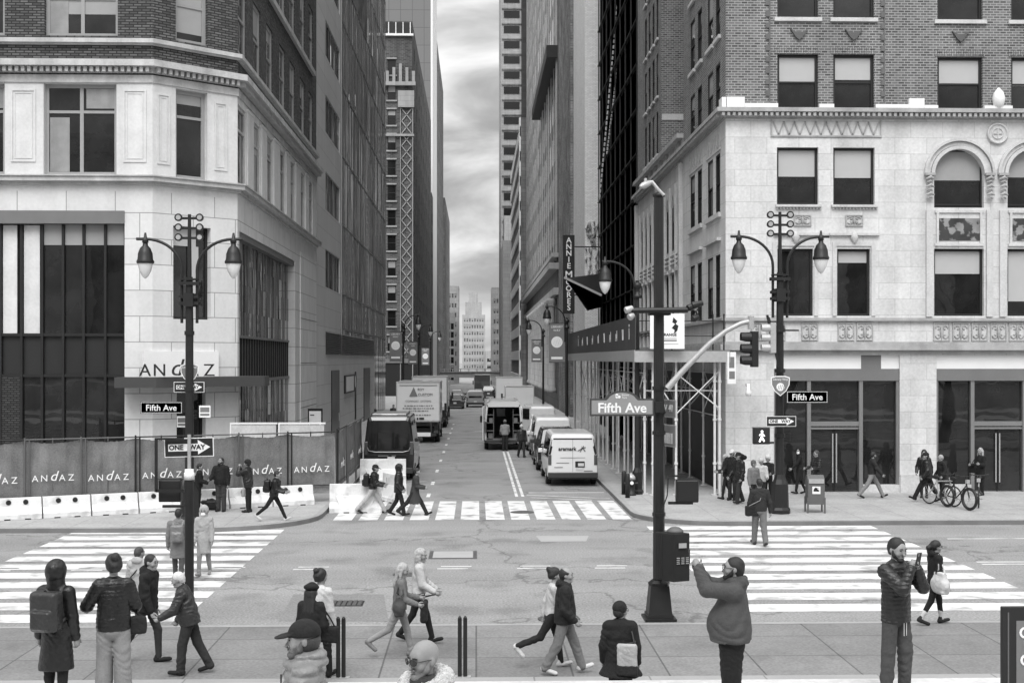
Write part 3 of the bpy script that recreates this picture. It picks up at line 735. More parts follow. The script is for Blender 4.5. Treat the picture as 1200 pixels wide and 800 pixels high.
# ---------------------------------------------------------------- left row behind the glass
XL = -8.9
wx = xof(459, 178); DW = [(wx + 26 - .58, wx + 26 + .58, float(z) + .6, float(z) + 2.7) for z in np.arange(2.2, 47, 3.48)]
t, org = block('brick_building', 'dark brick tower with a pale diamond pilaster and one column of sash windows', -26, XL, 178, 252, 52, BRICKF, None, (9, 5.5, 3.5, 1.6, 2.1, 3), -1, extra=DW)
wx = xof(459, 178)
b = MB(org)
for z in np.arange(2.2, 47, 3.48):
    b.box(wx - .75, wx + .75, 177.8, 177.98, z + .35, z + .55, 0); b.box(wx - .7, wx + .7, 177.85, 177.98, z + 2.75, z + 2.95, 0)
split_build(b, 'window_sill', STONEL, t)
dx0, dx1 = xof(470, 178), xof(483, 178); b = MB(org)
b.box(dx0 - .12, dx0 - .03, 177.7, 177.99, 1, 40, 0); b.box(dx1 + .03, dx1 + .14, 177.7, 177.99, 1, 40, 0)
nz = 22
for i in range(nz):
    za = 2 + i * 1.72; c = (dx0 + dx1) / 2; hw = (dx1 - dx0) / 2 - .08
    for sx in (-1, 1):
        b.bar((c - sx * hw, 177.9, za), (c + sx * hw, 177.9, za + 1.72), .14, .12)
b.build('diamond_pilaster', STONEL, t)
b = MB(org); b.box(dx0 - .4, dx1 + .3, 177.5, 177.98, 40, 42.3); b.box(-26, XL + .5, 177.4, 177.97, 43, 43.5); b.box(-26, XL + .3, 177.6, 177.98, 33.0 + 3, 36.3)
for k in range(5): b.box(XL - 3.6 + k * .9, XL - 3.2 + k * .9, 177.5, 177.95, 43.5, 46 - abs(k - 2) * .5)
b.build('stone_crown', STONEL, t)
b = MB(org); b.box(-26, XL, 177.9, 177.97, 50.2, 51.8); b.build('loggia_opening', BLACK, t)
b = MB(org)
for k in range(6): b.box(-14.2 + k * 1.0, -14.08 + k * 1.0, 177.75, 177.89, 50.2, 51.8)
b.box(-26, XL + .2, 177.6, 177.95, 49.9, 50.2); split_build(b, 'loggia_rail', SIGNW, t)
b = MB(org); b.box(-26, XL + .02, 177.75, 177.99, -.1, 4.6); b.build('shop_front', FRAMED, t)
b = MB(org); b.box(-14, XL, 177.6, 177.75, 4.6, 5.2); b.build('shop_fascia', FRAMEG, t)
t, org = block('grey_panel_tower', 'very tall blank grey panelled tower above the dark brick building', -60, -9.3, 262, 290, 130, PANEL)
b = MB(org); b.box(-9.3, -8.9, 262, 290, -3, 130); b.build('corner_strip', SIGNW, t)
block('stone_building', 'slender stone tower with stepped top beside the grey panelled tower', -26, -9.0, 292, 350, 78, STONEG, None, (7, 4, 4, 1.8, 2.2, 3), -1)
block('stone_building', 'lower brown stone block at the far end of the shaded row', -26, -8.7, 356, 420, 50, STONEG, None, (6, 4, 4, 1.8, 2.2, 3), -1)
block('brick_building', 'brick block with fire escape just past the diamond pilaster tower', -22, -8.8, 253, 261, 38, BRICKF, None, (2, 4, 4, 1.6, 2.2, 1), -1)
block('stepped_tower', 'pale stone tower with small turrets closing the street vista', -14.5, -6.2, 452, 470, 31, STONEL, (7, 3, 3.4, .6, 1.5), None, 0, GLASSP, STONEG)
block('glass_grid_building', 'white framed block with wide grid windows in front of the turreted tower', -11.5, -7.4, 440, 450, 21, STONEL, (3, -2, 2.9, 1.0, 2.1, .2), None, 0)
t, org = block('white_apartment_tower', 'white brick apartment tower with setbacks far down the street', -6.6, 4.2, 600, 625, 26, FARW, (8, -2, 3.1, .8, 1.5), None, 0, GLASSP, STONEL)
b = MB(org); b.box(-5.2, 2.6, 601, 622, 26, 32); b.box(-3.6, .9, 603, 618, 32, 36.5); split_build(b, 'penthouse', FARW, t)
block('white_low_block', 'low white block beside the foot of the white apartment tower', 4.4, 9, 590, 610, 9, FARW, (4, -2, 3, .8, 1.5), None, 0)
t, org = block('turret_tower', 'slim stone tower with pinnacles beside the ribbon window skyscraper', 5.0, 12, 425, 440, 29, STONEL, (6, 0, 3.4, .6, 1.4), None, 0, GLASSP, STONEG)
b = MB(org); b.box(8, 11, 426, 436, 29, 33)
for x in (8.2, 9.2, 10.2): b.tube([(x, 427, 33), (x, 427, 37)], [.35, .05], 6)
split_build(b, 'pinnacle', STONEL, t)
# ================================================================ limestone and brick building on the other corner
RX, RY = 9.26, 47.3; R1, R2, RE = 57.0, 64.0, 73.2; RXE = 42.0; RORG = (24, 56, .15)
rb = thing('corner_building', 'corner building with tan brick floors over a pale limestone base with arched windows', 'building', RORG)
rx = lambda px: xof(px, RY) - RX
rz_ = lambda py: zY(1000, py, RY)
def ops_px(lst): return [(rx(a), rx(b), rz_(c), rz_(d)) for a, b, c, d in lst]
rep = rx(1181) - rx(1095)                       # bay rhythm beyond the frame edge
w2 = ops_px([(911, 953, 370, 291.5), (981, 1020, 370, 291.5), (1094.7, 1153, 370, 291)]); w2 += [(a + rep, b + rep, c, d) for a, b, c, d in w2[2:3]]
w3 = ops_px([(910.5, 959, 240, 173), (976.5, 1025, 240, 173)])
ar = ops_px([(1094.7, 1153, 243, 174.5)]); ar += [(ar[0][0] + rep, ar[0][1] + rep, ar[0][2], ar[0][3])]
w4 = ops_px([(911, 959, 128.5, 64), (976.5, 1024.5, 128.5, 64), (1098.6, 1151.5, 128.5, 66), (1185, 1238, 128.5, 66)])
w5 = ops_px([(911, 959, 21.5, -42), (976.5, 1024.5, 21.5, -42), (1098.6, 1151.5, 23, -42), (1185, 1238, 23, -42)])
sfr = ops_px([(907, 1054.5, 577, 416), (1097.5, 1245, 577, 416)])
zcor = rz_(140); zct = rz_(129.5); zm0, zm1 = rz_(414), rz_(402)
SL = RE - RY                                    # street side runs from the back (u = 0) to the corner
def ry(y): return RE - y
pairs = [(48.35, 49.3), (49.85, 51.0), (52.3, 53.35), (54.0, 55.15)]
s3 = [(ry(b), ry(a), 10.7, 12.95) for a, b in pairs]; s2 = [(ry(b), ry(a), 6.7, 9.1) for a, b in pairs]
got = [58.2, 59.9, 61.6, 63.3, 66.0, 67.7, 69.4, 71.1]
sg3 = [(ry(y + .5), ry(y - .5), 10.2, 12.9) for y in got]; sg2 = [(ry(y + .5), ry(y - .5), 6.3, 9.1) for y in got]
s4 = [(ry(b) - (RE - R1), ry(a) - (RE - R1), 14.55, 16.4) for a, b in pairs]
s5 = [(a, b, 17.4, 19.6) for a, b, c, d in s4]; s6 = [(a, b, 20.4, 22.6) for a, b, c, d in s4]
wing_pairs = [(64.9, 65.6), (66.3, 67.1), (67.8, 68.6), (69.3, 70.1)]
sw4 = [(ry(b), ry(a), z, z + 2.2) for a, b in wing_pairs for z in (15.55, 18.5, 21.45, 24.4)]
wl = MB(RORG)
facade(wl, (RX, RY), (RXE, RY), -.1, zm1, sfr, 0, .35)
facade(wl, (RX, RE), (RX, RY), -.1, zm1, (), 0)
facade(wl, (RX, RY), (RXE, RY), zm1, zcor, w2 + w3 + ar, 0, .3)
facade(wl, (RX, RE), (RX, RY), zm1, zcor, s3 + s2 + sg3 + sg2, 0, .10)
facade(wl, (RX, RY), (RXE, RY), zcor, 45, w4 + w5, 1, .25)
facade(wl, (RX, R1), (RX, RY), zcor, 45, s4 + s5 + s6, 1, .10)
facade(wl, (RX, RE), (RX, R2), 15.2, 45, [(a, b, c, d) for a, b, c, d in sw4], 1, .10)
facade(wl, (RX, RE), (RX, R1), zcor, 15.0, (), 0)
facade(wl, (RX + 6, R1), (RX, R1), 14.3, 45, (), 1); facade(wl, (RX, R2), (RX + 6, R2), 14.3, 45, (), 1); facade(wl, (RX + 6, R2), (RX + 6, R1), 14.3, 45, (), 1)
wl.quad((RX, R1, 14.6), (RX + 6, R1, 14.6), (RX + 6, R2, 14.6), (RX, R2, 14.6))
facade(wl, (RXE, RE), (RX, RE), -.1, 45, (), 1); wl.quad((RX, RY, 45), (RXE, RY, 45), (RXE, RE, 45), (RX, RE, 45))
wl.build('wall', [LIME, BRICKM], rb)
P2 = [(RX, RE), (RX, RY), (RXE, RY)]
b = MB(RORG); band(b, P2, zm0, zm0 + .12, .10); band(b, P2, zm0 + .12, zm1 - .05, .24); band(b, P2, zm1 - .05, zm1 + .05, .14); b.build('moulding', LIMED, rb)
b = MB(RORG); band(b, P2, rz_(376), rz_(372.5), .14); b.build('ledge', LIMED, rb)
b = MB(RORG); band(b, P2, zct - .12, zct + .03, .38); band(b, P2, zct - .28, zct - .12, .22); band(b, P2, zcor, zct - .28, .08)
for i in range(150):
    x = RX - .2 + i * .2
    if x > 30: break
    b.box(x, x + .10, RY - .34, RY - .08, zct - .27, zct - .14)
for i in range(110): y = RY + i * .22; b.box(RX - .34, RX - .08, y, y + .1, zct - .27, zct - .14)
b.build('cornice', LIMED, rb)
b = MB(RORG)
for a, c, e, f in ((851, 872, 129, 115.5), (872, 911, 129, 122.5), (959, 976.5, 129, 123), (1025, 1064, 129, 123), (1064, 1082, 129, 116), (1082, 1098, 129, 124), (1152, 1185, 129, 124)):
    b.box(RX + rx(a), RX + rx(c) - .01, RY - .16, RY - .003, rz_(e), rz_(f))
b.box(RX - .16, RX - .003, RY - .1, RY + .5, zct, zct + .45)
b.lathe([(.05, 0), (.2, .18), (.24, .4), (.18, .62), (.03, .8)], (RX + rx(1169), RY - .1, rz_(128)), 10)
split_build(b, 'parapet_block', SIGNW, rb)
b = MB(RORG)
b.box(RX - .3, RX + .1, R1, RE, 15.0, 15.2)
for i in range(9): y = R1 + .8 + i * 1.85; b.box(RX - .12, RX - .003, y, y + .5, zct + .02, 15.0)
b.build('parapet', LIMED, rb)
# brick trim: sills, soldier lintels, quoin strips
b = MB(RORG)
for a, c, e, f in w5 + w4: b.box(RX + a - .12, RX + c + .12, RY - .10, RY - .003, e - .14, e) if e > 15 else None
for a, c, e, f in s5 + s6: y = R1 - (a + c) / 2; b.box(RX - .1, RX - .003, y - (c - a) / 2 - .15, y + (c - a) / 2 + .15, e - .14, e)
for a, c, e, f in sw4: y = RE - (a + c) / 2; b.box(RX - .1, RX - .003, y - (c - a) / 2 - .12, y + (c - a) / 2 + .12, e - .12, e)
for z in (17.1, 25.9): b.box(RX + .05, RX + 1.4, R2 - .05, R2 - .003, z, z + .3)
split_build(b, 'sill', LIMEP, rb)
b = MB(RORG)
for a, c, e, f in w4:
    k = int((c - a + .2) / .09)
    for i in range(k): b.box(RX + a - .1 + i * .09, RX + a - .1 + i * .09 + .07, RY - .03, RY - .002, f + .02, f + .28)
split_build(b, 'lintel', BRICKM, rb)
b = MB(RORG)
for px in (899, 1034):
    for i in range(24): z = zct + .1 + i * .42; b.box(RX + rx(px) - .06, RX + rx(px) + .08, RY - .05, RY - .002, z, z + .2)
for px in (901, 1035.5): b.box(RX + rx(px), RX + rx(px) + .05, RY - .035, RY - .002, zct + .05, 45)
split_build(b, 'brick_quoin', mat('quoin_brick', .13, noise=.2, ns=3, rough=.9), rb)
b = MB(RORG)
for px, py in ((936, 41), (1000, 41), (1125, 42)):
    x, z = RX + rx(px), rz_(py); b.vprism([(x - .32, z + .18), (x - .1, z + .06), (x + .1, z + .06), (x + .32, z + .18), (x + .12, z - .12), (x, z - .22), (x - .12, z - .12)], (0, RY, 0), (1, 0, 0), (0, -1, 0), .003, .10)
split_build(b, 'carved_boss', mat('boss_brick', .11, noise=.2, rough=.9), rb)
# carved relief panels
rel = MB(RORG)
def relief(x0, x1, z0, z1, y, nx, nz_, seed):
    r = random.Random(seed); rel.box(x0, x1, y - .02, y - .003, z0, z1, 0)
    for a, b_, c, d in ((x0, x0 + .04, z0, z1), (x1 - .04, x1, z0, z1), (x0 + .04, x1 - .04, z0, z0 + .04), (x0 + .04, x1 - .04, z1 - .04, z1)): rel.box(a, b_, y - .06, y - .02, c, d, 1)
    cx, cz = (x0 + x1) / 2, (z0 + z1) / 2; hw, hh = (x1 - x0) / 2 - .06, (z1 - z0) / 2 - .06
    for s in (-1, 1):
        for q in (-1, 1):
            pts = []
            for k in range(9):
                a = k / 8 * 5.2; rr = 1 - k / 8 * .75
                pts.append((cx + s * (hw * .5 + math.cos(a) * hw * .42 * rr), y - .03, cz + q * (hh * .5 + math.sin(a) * hh * .42 * rr)))
            rel.tube(pts, .03, 5, 1)
    rel.tube([(cx, y - .035, cz - hh), (cx, y - .05, cz), (cx, y - .035, cz + hh)], [.02, .07, .02], 6, 1)
yR = RY
for i, px in enumerate((880, 901, 963 - 24, 981.5, 1003.5)):
    relief(RX + rx(px), RX + rx(px) + .62, rz_(399), rz_(378), yR, 3, 3, i)
for i, px in enumerate((1093.5, 1116, 1138, 1160, 1182, 1204, 1226)): relief(RX + rx(px), RX + rx(px) + .62, rz_(399.5), rz_(378), yR, 3, 3, i)
for px in (930, 990.5): relief(RX + rx(px), RX + rx(px) + .66, rz_(265), rz_(252), yR, 3, 2, px)
split_build(rel, 'carved_relief', [LIMEP, LIMED], rb)
b = MB(RORG)
for px in (857, 1021, 1063):
    x = RX + rx(px); 
for a, c in ((906, 964), (972, 1030)): b.box(RX + rx(a), RX + rx(c), RY - .12, RY - .003, rz_(276), rz_(273.2))
for a, c in ((908.5, 962), (974, 1028)):
    b.box(RX + rx(a), RX + rx(c), RY - .14, RY - .003, rz_(243), rz_(240.3))
    for i in range(14): x = RX + rx(a) + .04 + i * (rx(c) - rx(a) - .1) / 13; b.box(x, x + .05, RY - .08, RY - .003, rz_(245.5), rz_(243))
for a, c, e, f in w2[:2]:
    b.box(RX + a - .18, RX + a - .03, RY - .05, RY - .003, e, f + .25); b.box(RX + c + .03, RX + c + .18, RY - .05, RY - .003, e, f + .25); b.box(RX + a - .03, RX + c + .03, RY - .05, RY - .003, f + .1, f + .25)
    b.tube([(RX + (a + c) / 2, RY - .06, f + .22), (RX + (a + c) / 2, RY - .1, f + .42), (RX + (a + c) / 2, RY - .06, f + .62)], [.06, .15, .05], 8)
split_build(b, 'window_surround', LIMEP, rb)
b = MB(RORG)                                     # zig-zag frieze
za, zb2 = rz_(159), rz_(141.5); xa, xb = RX + rx(903), RX + rx(1033)
b.box(xa, xb, RY - .05, RY - .003, za - .06, za); b.box(xa, xa + .05, RY - .05, RY - .003, za, zb2); b.box(xb - .05, xb, RY - .05, RY - .003, za, zb2)
k = 20
for i in range(k):
    x0_ = xa + .1 + (xb - xa - .2) * i / k; x1_ = xa + .1 + (xb - xa - .2) * (i + 1) / k
    b.bar((x0_, RY - .02, za + .03 if i % 2 else zb2 - .05), (x1_, RY - .02, zb2 - .05 if i % 2 else za + .03), .045, .05)
b.build('zigzag_frieze', LIMED, rb)
# arched windows: spandrel fill, arch mouldings, colonnettes, mosaic panels
b = MB(RORG); cap = MB(RORG); mos = MB(RORG); MARB = mat('veined_marble', .05, noise=.5, ns=2.2, fine=.0, rough=.3, stain=(3, .5, .56, -4.0))
for a, c, e, f in ar:
    r = (c - a) / 2; zs = f - r; cx = RX + (a + c) / 2
    for s in (-1, 1):                            # the stone between the square opening and the arch
        poly = [(s * r, r + .01)] + [(s * r * math.cos(t), r * math.sin(t)) for t in [math.pi / 2 * k / 8 for k in range(9)]]
        b.vprism(poly, (cx, RY, zs), (1, 0, 0), (0, -1, 0), -.28, -.002)
    for r0, r1, dd in ((1.0, 1.14, .10), (1.16, 1.30, .05), (1.32, 1.42, .14)):
        for k in range(20):
            t0, t1 = math.pi * k / 20, math.pi * (k + 1) / 20
            b.vprism([(r * r0 * math.cos(t0), r * r0 * math.sin(t0)), (r * r1 * math.cos(t0), r * r1 * math.sin(t0)), (r * r1 * math.cos(t1), r * r1 * math.sin(t1)), (r * r0 * math.cos(t1), r * r0 * math.sin(t1))],
                     (cx, RY, zs), (1, 0, 0), (0, -1, 0), .003, dd)
    for s in (-1, 1):
        x = cx + s * r * 1.21
        b.box(x - r * .13, x + r * .13, RY - .10, RY - .003, rz_(371), rz_(246))
        cap.box(x - r * .2, x + r * .2, RY - .2, RY - .003, zs - .05, zs + .04)
        for k in range(3):
            cap.tube([(x - r * .16, RY - .1 - .02 * k, zs - .18 - .3 * k), (x, RY - .2, zs - .12 - .3 * k), (x + r * .16, RY - .1 - .02 * k, zs - .18 - .3 * k)], [.03, .07, .03], 6)
            cap.tube([(x - r * .1, RY - .1, zs - .3 - .3 * k), (x, RY - .17, zs - .26 - .3 * k), (x + r * .1, RY - .1, zs - .3 - .3 * k)], [.03, .05, .03], 6)
    rel2 = (cx - r * .98, cx + r * .98)
    b.box(rel2[0], rel2[1], RY - .06, RY - .003, rz_(249), rz_(246)); b.box(rel2[0], rel2[1], RY - .06, RY - .003, rz_(288), rz_(285))
    mos.box(cx - r * .82, cx + r * .82, RY - .03, RY - .003, rz_(281.5), rz_(255.5))
    b.box(cx - r * .92, cx - r * .83, RY - .06, RY - .003, rz_(285), rz_(249)); b.box(cx + r * .83, cx + r * .92, RY - .06, RY - .003, rz_(285), rz_(249))
    fr = MB(); 
x = RX + rx(1168.5); zc = rz_(156); b.disc((x, RY - .03, zc), (0, -1, 0), .40, .05, 20); b.tube([(x + .36 * math.cos(a), RY - .06, zc + .36 * math.sin(a)) for a in [2 * math.pi * k / 20 for k in range(21)]], .045, 6); b.tube([(x + .2 * math.cos(a), RY - .06, zc + .2 * math.sin(a)) for a in [2 * math.pi * k / 16 for k in range(17)]], .03, 6); b.bar((x - .18, RY - .07, zc), (x + .18, RY - .07, zc), .04); b.bar((x, RY - .074, zc - .18), (x, RY - .074, zc + .18), .04)
split_build(b, 'arch_moulding', LIMEP, rb); split_build(cap, 'capital', LIMED, rb); split_build(mos, 'mosaic_panel', MARB, rb)
# windows
for S, bl in ((w2, (0, .18, .36, .8)), (w3, (.5, .52)), ):
    for (a, c, e, f), q in zip(S, bl): window(rb, (RX, RY), (1, 0), (a + c) / 2, e, c - a, f - e, 1, (), .09, FRAMED, GLASS, q, BLIND, .2)
for (a, c, e, f), q in zip(ar, (.52, .46)): window(rb, (RX, RY), (1, 0), (a + c) / 2, e, c - a, f - e, 1, (.06,), .06, FRAMED, GLASS, q, BLINDG, .24)
for (a, c, e, f), q in zip(w4 + w5, (.48, .44, .5, .53, .58, .12, .3, .5)): window(rb, (RX, RY), (1, 0), (a + c) / 2, e, c - a, f - e, 1, (.5,), .10, FRAMED, GLASS, q if q == .48 or q == .5 else q, BLIND if q > .2 else BLINDG, .17)
for S in (s3, s2, sg3, sg2):
    for i, (a, c, e, f) in enumerate(S): window(rb, (RX, RE), (0, -1), (a + c) / 2, e, c - a, f - e, 1, (.5,), .08, FRAMED, GLASS, (0, .5, 0, .3)[i % 4], BLINDG, .06)
for S in (s4, s5, s6):
    for i, (a, c, e, f) in enumerate(S): window(rb, (RX, R1), (0, -1), (a + c) / 2, e, c - a, f - e, 1, (.5,), .08, FRAMED, GLASS, (0, .5, 0, .3)[i % 4], BLINDG, .06)
for i, (a, c, e, f) in enumerate(sw4): window(rb, (RX, RE), (0, -1), (a + c) / 2, e, c - a, f - e, 1, (.5,), .07, FRAMED, GLASS, (0, .5, 0)[i % 3], BLINDG, .06)
# pointed heads and tracery of the gothic bays, ledges and relief on the street side
b = MB(RORG)
for y in got:
    for s in (-1, 1): b.vprism([(s * .5, 0), (s * .42, .45), (s * .2, .85), (0, 1.05), (0, 1.12), (s * .52, 1.12)], (RX, y, 12.9 - 1.1), (0, -1, 0), (-1, 0, 0), -.055, .04)
    b.box(RX - .12, RX - .003, y + .58, y + .74, 4.9, 13.2); b.box(RX - .14, RX - .003, y - .5, y + .5, 9.15, 9.3)
    for k in range(3): b.tube([(RX - .02, y - .35, 9.6 + k * .2), (RX - .1, y, 9.5 + k * .2), (RX - .02, y + .35, 9.6 + k * .2)], [.04, .08, .04], 5)
for y in (57.15, 64.7, 73.0): b.box(RX - .18, RX - .003, y, y + .35, 4.9, 13.9)
for a, c in ((48.2, 51.2), (52.15, 55.35)):
    b.box(RX - .16, RX - .003, a, c, 9.6, 9.72); b.box(RX - .1, RX - .003, a, c, 10.5, 10.68); b.box(RX - .05, RX - .003, a, c, 13.05, 13.12)
    for k in range(9): y = a + .15 + k * (c - a - .3) / 8; b.bar((RX - .02, y - .14, 13.2 + .5 * (k % 2)), (RX - .02, y + .14, 13.7 - .5 * (k % 2)), .04, .04)
split_build(b, 'side_tracery', LIMEP, rb)
# shop fronts on the avenue
for (a, c, e, f), pn in zip(sfr, ((907, 949, 1010, 1053.5), (1098.5, 1141, 1202, 1244))):
    yy = RY + .25; x0_, x1_ = RX + a, RX + c; zt, zs_, zd = rz_(446), rz_(432), rz_(497)
    q = MB(RORG); q.box(x0_, x1_, RY + .06, RY + .3, zt, zs_); q.build('fascia', FRAMEG, rb)
    q = MB(RORG); q.box(x0_, x1_, RY + .1, RY + .3, zs_, zm0); q.build('transom_panel', SIGNW, rb)
    xd0, xd1 = RX + rx(pn[1]), RX + rx(pn[2])
    q = MB(RORG); q.box(xd1 - 0.0, xd1 + .75, RY + .09, RY + .1, zs_, zm0); q.build('dark_panel', FRAMEG, rb)
    q = MB(RORG)
    for p in pn: x = RX + rx(p); q.box(x - .07, x + .07, yy - .15, yy + .05, .15, zt)
    q.box(xd0, xd1, yy - .12, yy + .03, zd - .07, zd + .10); q.box(xd0 + .07, xd1 - .07, yy - .1, yy + .03, rz_(503), zd - .12)
    q.build('storefront_frame', FRAMEM, rb)
    q = MB(RORG); q.box(x0_, xd0 - .07, RY + .03, RY + .3, .15, rz_(568)); q.box(xd1 + .07, x1_, RY + .03, RY + .3, .15, rz_(568)); split_build(q, 'plinth', LIMEP, rb)
    for u0, u1, v0, v1 in ((x0_ + .07, xd0 - .07, rz_(568), zt), (xd1 + .07, x1_ - .07, rz_(568), zt), (xd0 + .07, xd1 - .07, zd + .1, zt)):
        q = MB(RORG); q.box(u0, u1, yy, yy + .02, v0, v1); q.build('pane', GLASS, rb)
    mid = (xd0 + xd1) / 2
    for s in (-1, 1):
        q = MB(RORG); q.box(mid, mid + s * ((xd1 - xd0) / 2 - .09), yy + .005, yy + .025, .2, rz_(503)); dl = q.build('door', GLASS, rb)
        q = MB(RORG); q.tube([(mid + s * .07, yy - .07, .5), (mid + s * .07, yy - .07, rz_(508))], .028, 8); q.build('handle', STEELG, dl)
        q = MB(RORG); q.box(mid + s * .008, mid + s * .035, yy - .02, yy + .03, .18, rz_(503)); q.build('door_frame', FRAMED, dl)
b = MB(RORG); b.box(RX + .02, RX + rx(905), RY - .05, RY - .003, .15, rz_(556)); b.box(RX + rx(1055), RX + rx(1097), RY - .05, RY - .003, .15, rz_(556)); split_build(b, 'base_course', LIMEP, rb)
b = MB(RORG); b.box(RX - .05, RX - .003, RY + 1, RE - 1, .15, 4.6)
b.build('side_shop_front', FRAMED, rb)
# ================================================================ right row behind the corner building
NET = stonemat('netting', .028, 1.9, 1.9, .05, 1.7, .12, off=0.0, noise=.35, ns=.4, streak=.3, rough=.9)
t, org = block('netted_building', 'near black building wrapped in scaffold netting between brick and white walls', 9.5, 24, 73.6, 98, 60, NET)
b = MB(org); facade(b, (9.5, 97.9), (9.5, 73.7), 0, 60, (), 0); b.build('net_wall', NET, t)
b = MB(org)
for i in range(22):
    z = 4 + i * 2.6; b.box(9.25, 9.45, 74, 97.5, z, z + .06)
for i in range(9): y = 74 + i * 2.9; b.box(9.28, 9.36, y, y + .06, 0, 60)
b.build('scaffold_frame', FRAMED, t)
for (pa, za, pb, zb3), nm in (((724, 60, 701, 250), 'a'), ((736, 4, 711, 185), 'b')): pass
b = MB(org)
for px0, py0, px1, py1, Y in ((726, -20, 702.5, 234, 86), (733.5, 0, 711, 182, 84)):
    A = at(px0, py0, Y); B = at(px1, py1, Y + 6)
    n = 40
    for i in range(n):
        p0 = A.lerp(B, i / n); p1 = A.lerp(B, (i + .6) / n); b.bar(p0, p1, .09)
split_build(b, 'net_lacing', SIGNW, t)
xw0, xw1 = xof(685.5, 98.2), xof(704, 98.2)
t, org = block('white_wall_building', 'narrow building with a blank pale brick end wall and ornate stone lower storeys', xw0, 24, 98.3, 109.8, 70, WHITEB)
b = MB(org); r = random.Random(5)
for i in range(60):
    x = r.uniform(xw0 + .1, xw1 - .2); z = r.uniform(9, 15.5); b.tube([(x, 98.25, z), (x + r.uniform(-.1, .1), 98.05, z + .15), (x + .05, 98.25, z + r.uniform(.25, .5))], [.03, .09, .02], 5)
split_build(b, 'carved_ornament', LIMED, t)
xb0, xb1 = xof(667.5, 111), xof(686, 111)
t, org = block('brick_building', 'brick building with one column of dark windows beside the blank pale end wall', xb0, 24, 110, 126, 75, brickmat('rough_brick', .13, .25, .4, .4, .14, .02, noise=.9, ns=.7, fine=.3, fs=2.5, streak=.6), extra=[(xof(682.3, 110) - xb0 - .21, xof(682.3, 110) - xb0 + .21, 8 + i * 4.6, 10.9 + i * 4.6) for i in range(14)])
STONEP = stonemat('pier_stone', .10, 1.4, .7, .03, .6, .12, noise=.25, ns=.25, streak=.35, rough=.9)
# piered stone facade down the street
PX = 8.05
t, org = block('piered_building', 'tall grey stone office with vertical piers and black cornice along the street', PX, 24, 126.5, 205, 62, STONEP, None, None, 1)
b = MB(org)
for i in range(18):
    y = 127 + i * 4.4; b.box(PX - .10, PX - .003, y, y + (1.9 if i % 3 == 0 else .8), 15, 62)
split_build(b, 'pier', STONEL, t)
for i in range(17):
    b = MB(org); y = 127 + i * 4.4 + (2.1 if i % 3 == 0 else 1.0); b.box(PX - .03, PX - .002, y, 127 + i * 4.4 + 4.2, 15.5, 61); w_ = b.build('window_strip', GLASSF, t)
    b = MB(org)
    for k in range(11): b.box(PX - .045, PX - .031, y, 127 + i * 4.4 + 4.2, 15.5 + k * 4.2, 16.9 + k * 4.2)
    split_build(b, 'spandrel', SPAND, w_)
b = MB(org)
band(b, [(PX, 205), (PX, 126.6), (24, 126.6)], 14, 14.6, .9); band(b, [(PX, 205), (PX, 126.6), (24, 126.6)], 15.2, 15.6, .6); band(b, [(PX, 205), (PX, 126.6), (24, 126.6)], 11.5, 12.2, .4)
b.build('cornice', STONEL, t)
b = MB(org); band(b, [(PX, 160), (PX, 126.6)], 35, 36.2, 1.1); b.build('upper_cornice', BLACK, t)
b = MB(org)
for i in range(12): b.lathe([(.5, 0), (.5, .3), (.36, .5), (.32, 8.5), (.55, 9.0), (.6, 9.4)], (PX - .5, 128 + i * 4.6, 1.8), 12)
split_build(b, 'column', STONEL, t)
t, org = block('white_edged_building', 'slender building with white zigzag window bands beyond the piered office', 7.2, 20, 206, 262, 44, STONEG, None, None, 1)
b = MB(org)
for k in range(11): b.box(7.0, 7.2, 206, 262, 1 + 4 * k, 2.6 + 4 * k)
b.box(6.9, 7.18, 206, 207.2, 0, 44); split_build(b, 'window_band', SIGNW, t)
block('setback_building', 'brown stone building with stepped setbacks at the foot of the ribbon window skyscraper', 5.6, 20, 268, 300, 30, STONEL, None, None, 1)
block('setback_building', 'upper setback block rising behind the brown stone building', 6.6, 20, 302, 312, 39, STONEL, None, None, 1)
xk0, xk1 = xof(587, 350), xof(611, 350)
t, org = block('ribbon_window_skyscraper', 'very tall pale skyscraper with rows of ribbon windows beyond the street', xk0, 30, 350, 380, 130, STONEL)
for i in range(26):
    b = MB(org); z = 3 + i * 4.15; b.box(xk0 + .8, xk1 - .5, 349.8, 350.1, z, z + 1.9); b.build('window', GLASSF, t)
b = MB(org)
for i in range(26): z = 3 + i * 4.15; b.box(xk0 + .3, xk1, 349.7, 349.98, z + 2.3, z + 2.6)
split_build(b, 'spandrel_ledge', STONEG, t)
b = MB(org); b.box(xk1, 30, 349.5, 349.9, 45, 130); b.build('dark_glass_flank', NET, t)
# ================================================================ viaduct over the end of the street
vo = (-1, 322, -3.4); t = thing('viaduct', 'stone road viaduct crossing the far end of the street', 'viaduct', vo)
b = MB(vo); b.box(-40, 40, 318, 328, .6, 1.9); b.build('deck', STONEL, t)
b = MB(vo); b.box(-40, 40, 317.6, 318, 1.9, 2.1); b.box(-40, 40, 317.7, 317.9, 2.7, 2.85)
for i in range(41): b.box(-40 + i * 2, -39.7 + i * 2, 317.7, 317.9, 2.1, 2.7)
b.build('railing', STONEL, t)
b = MB(vo)
for x in (-12, 8.5): b.box(x - 1.2, x + 1.2, 319, 327, -3.6, .6)
split_build(b, 'pier', STONEL, t)
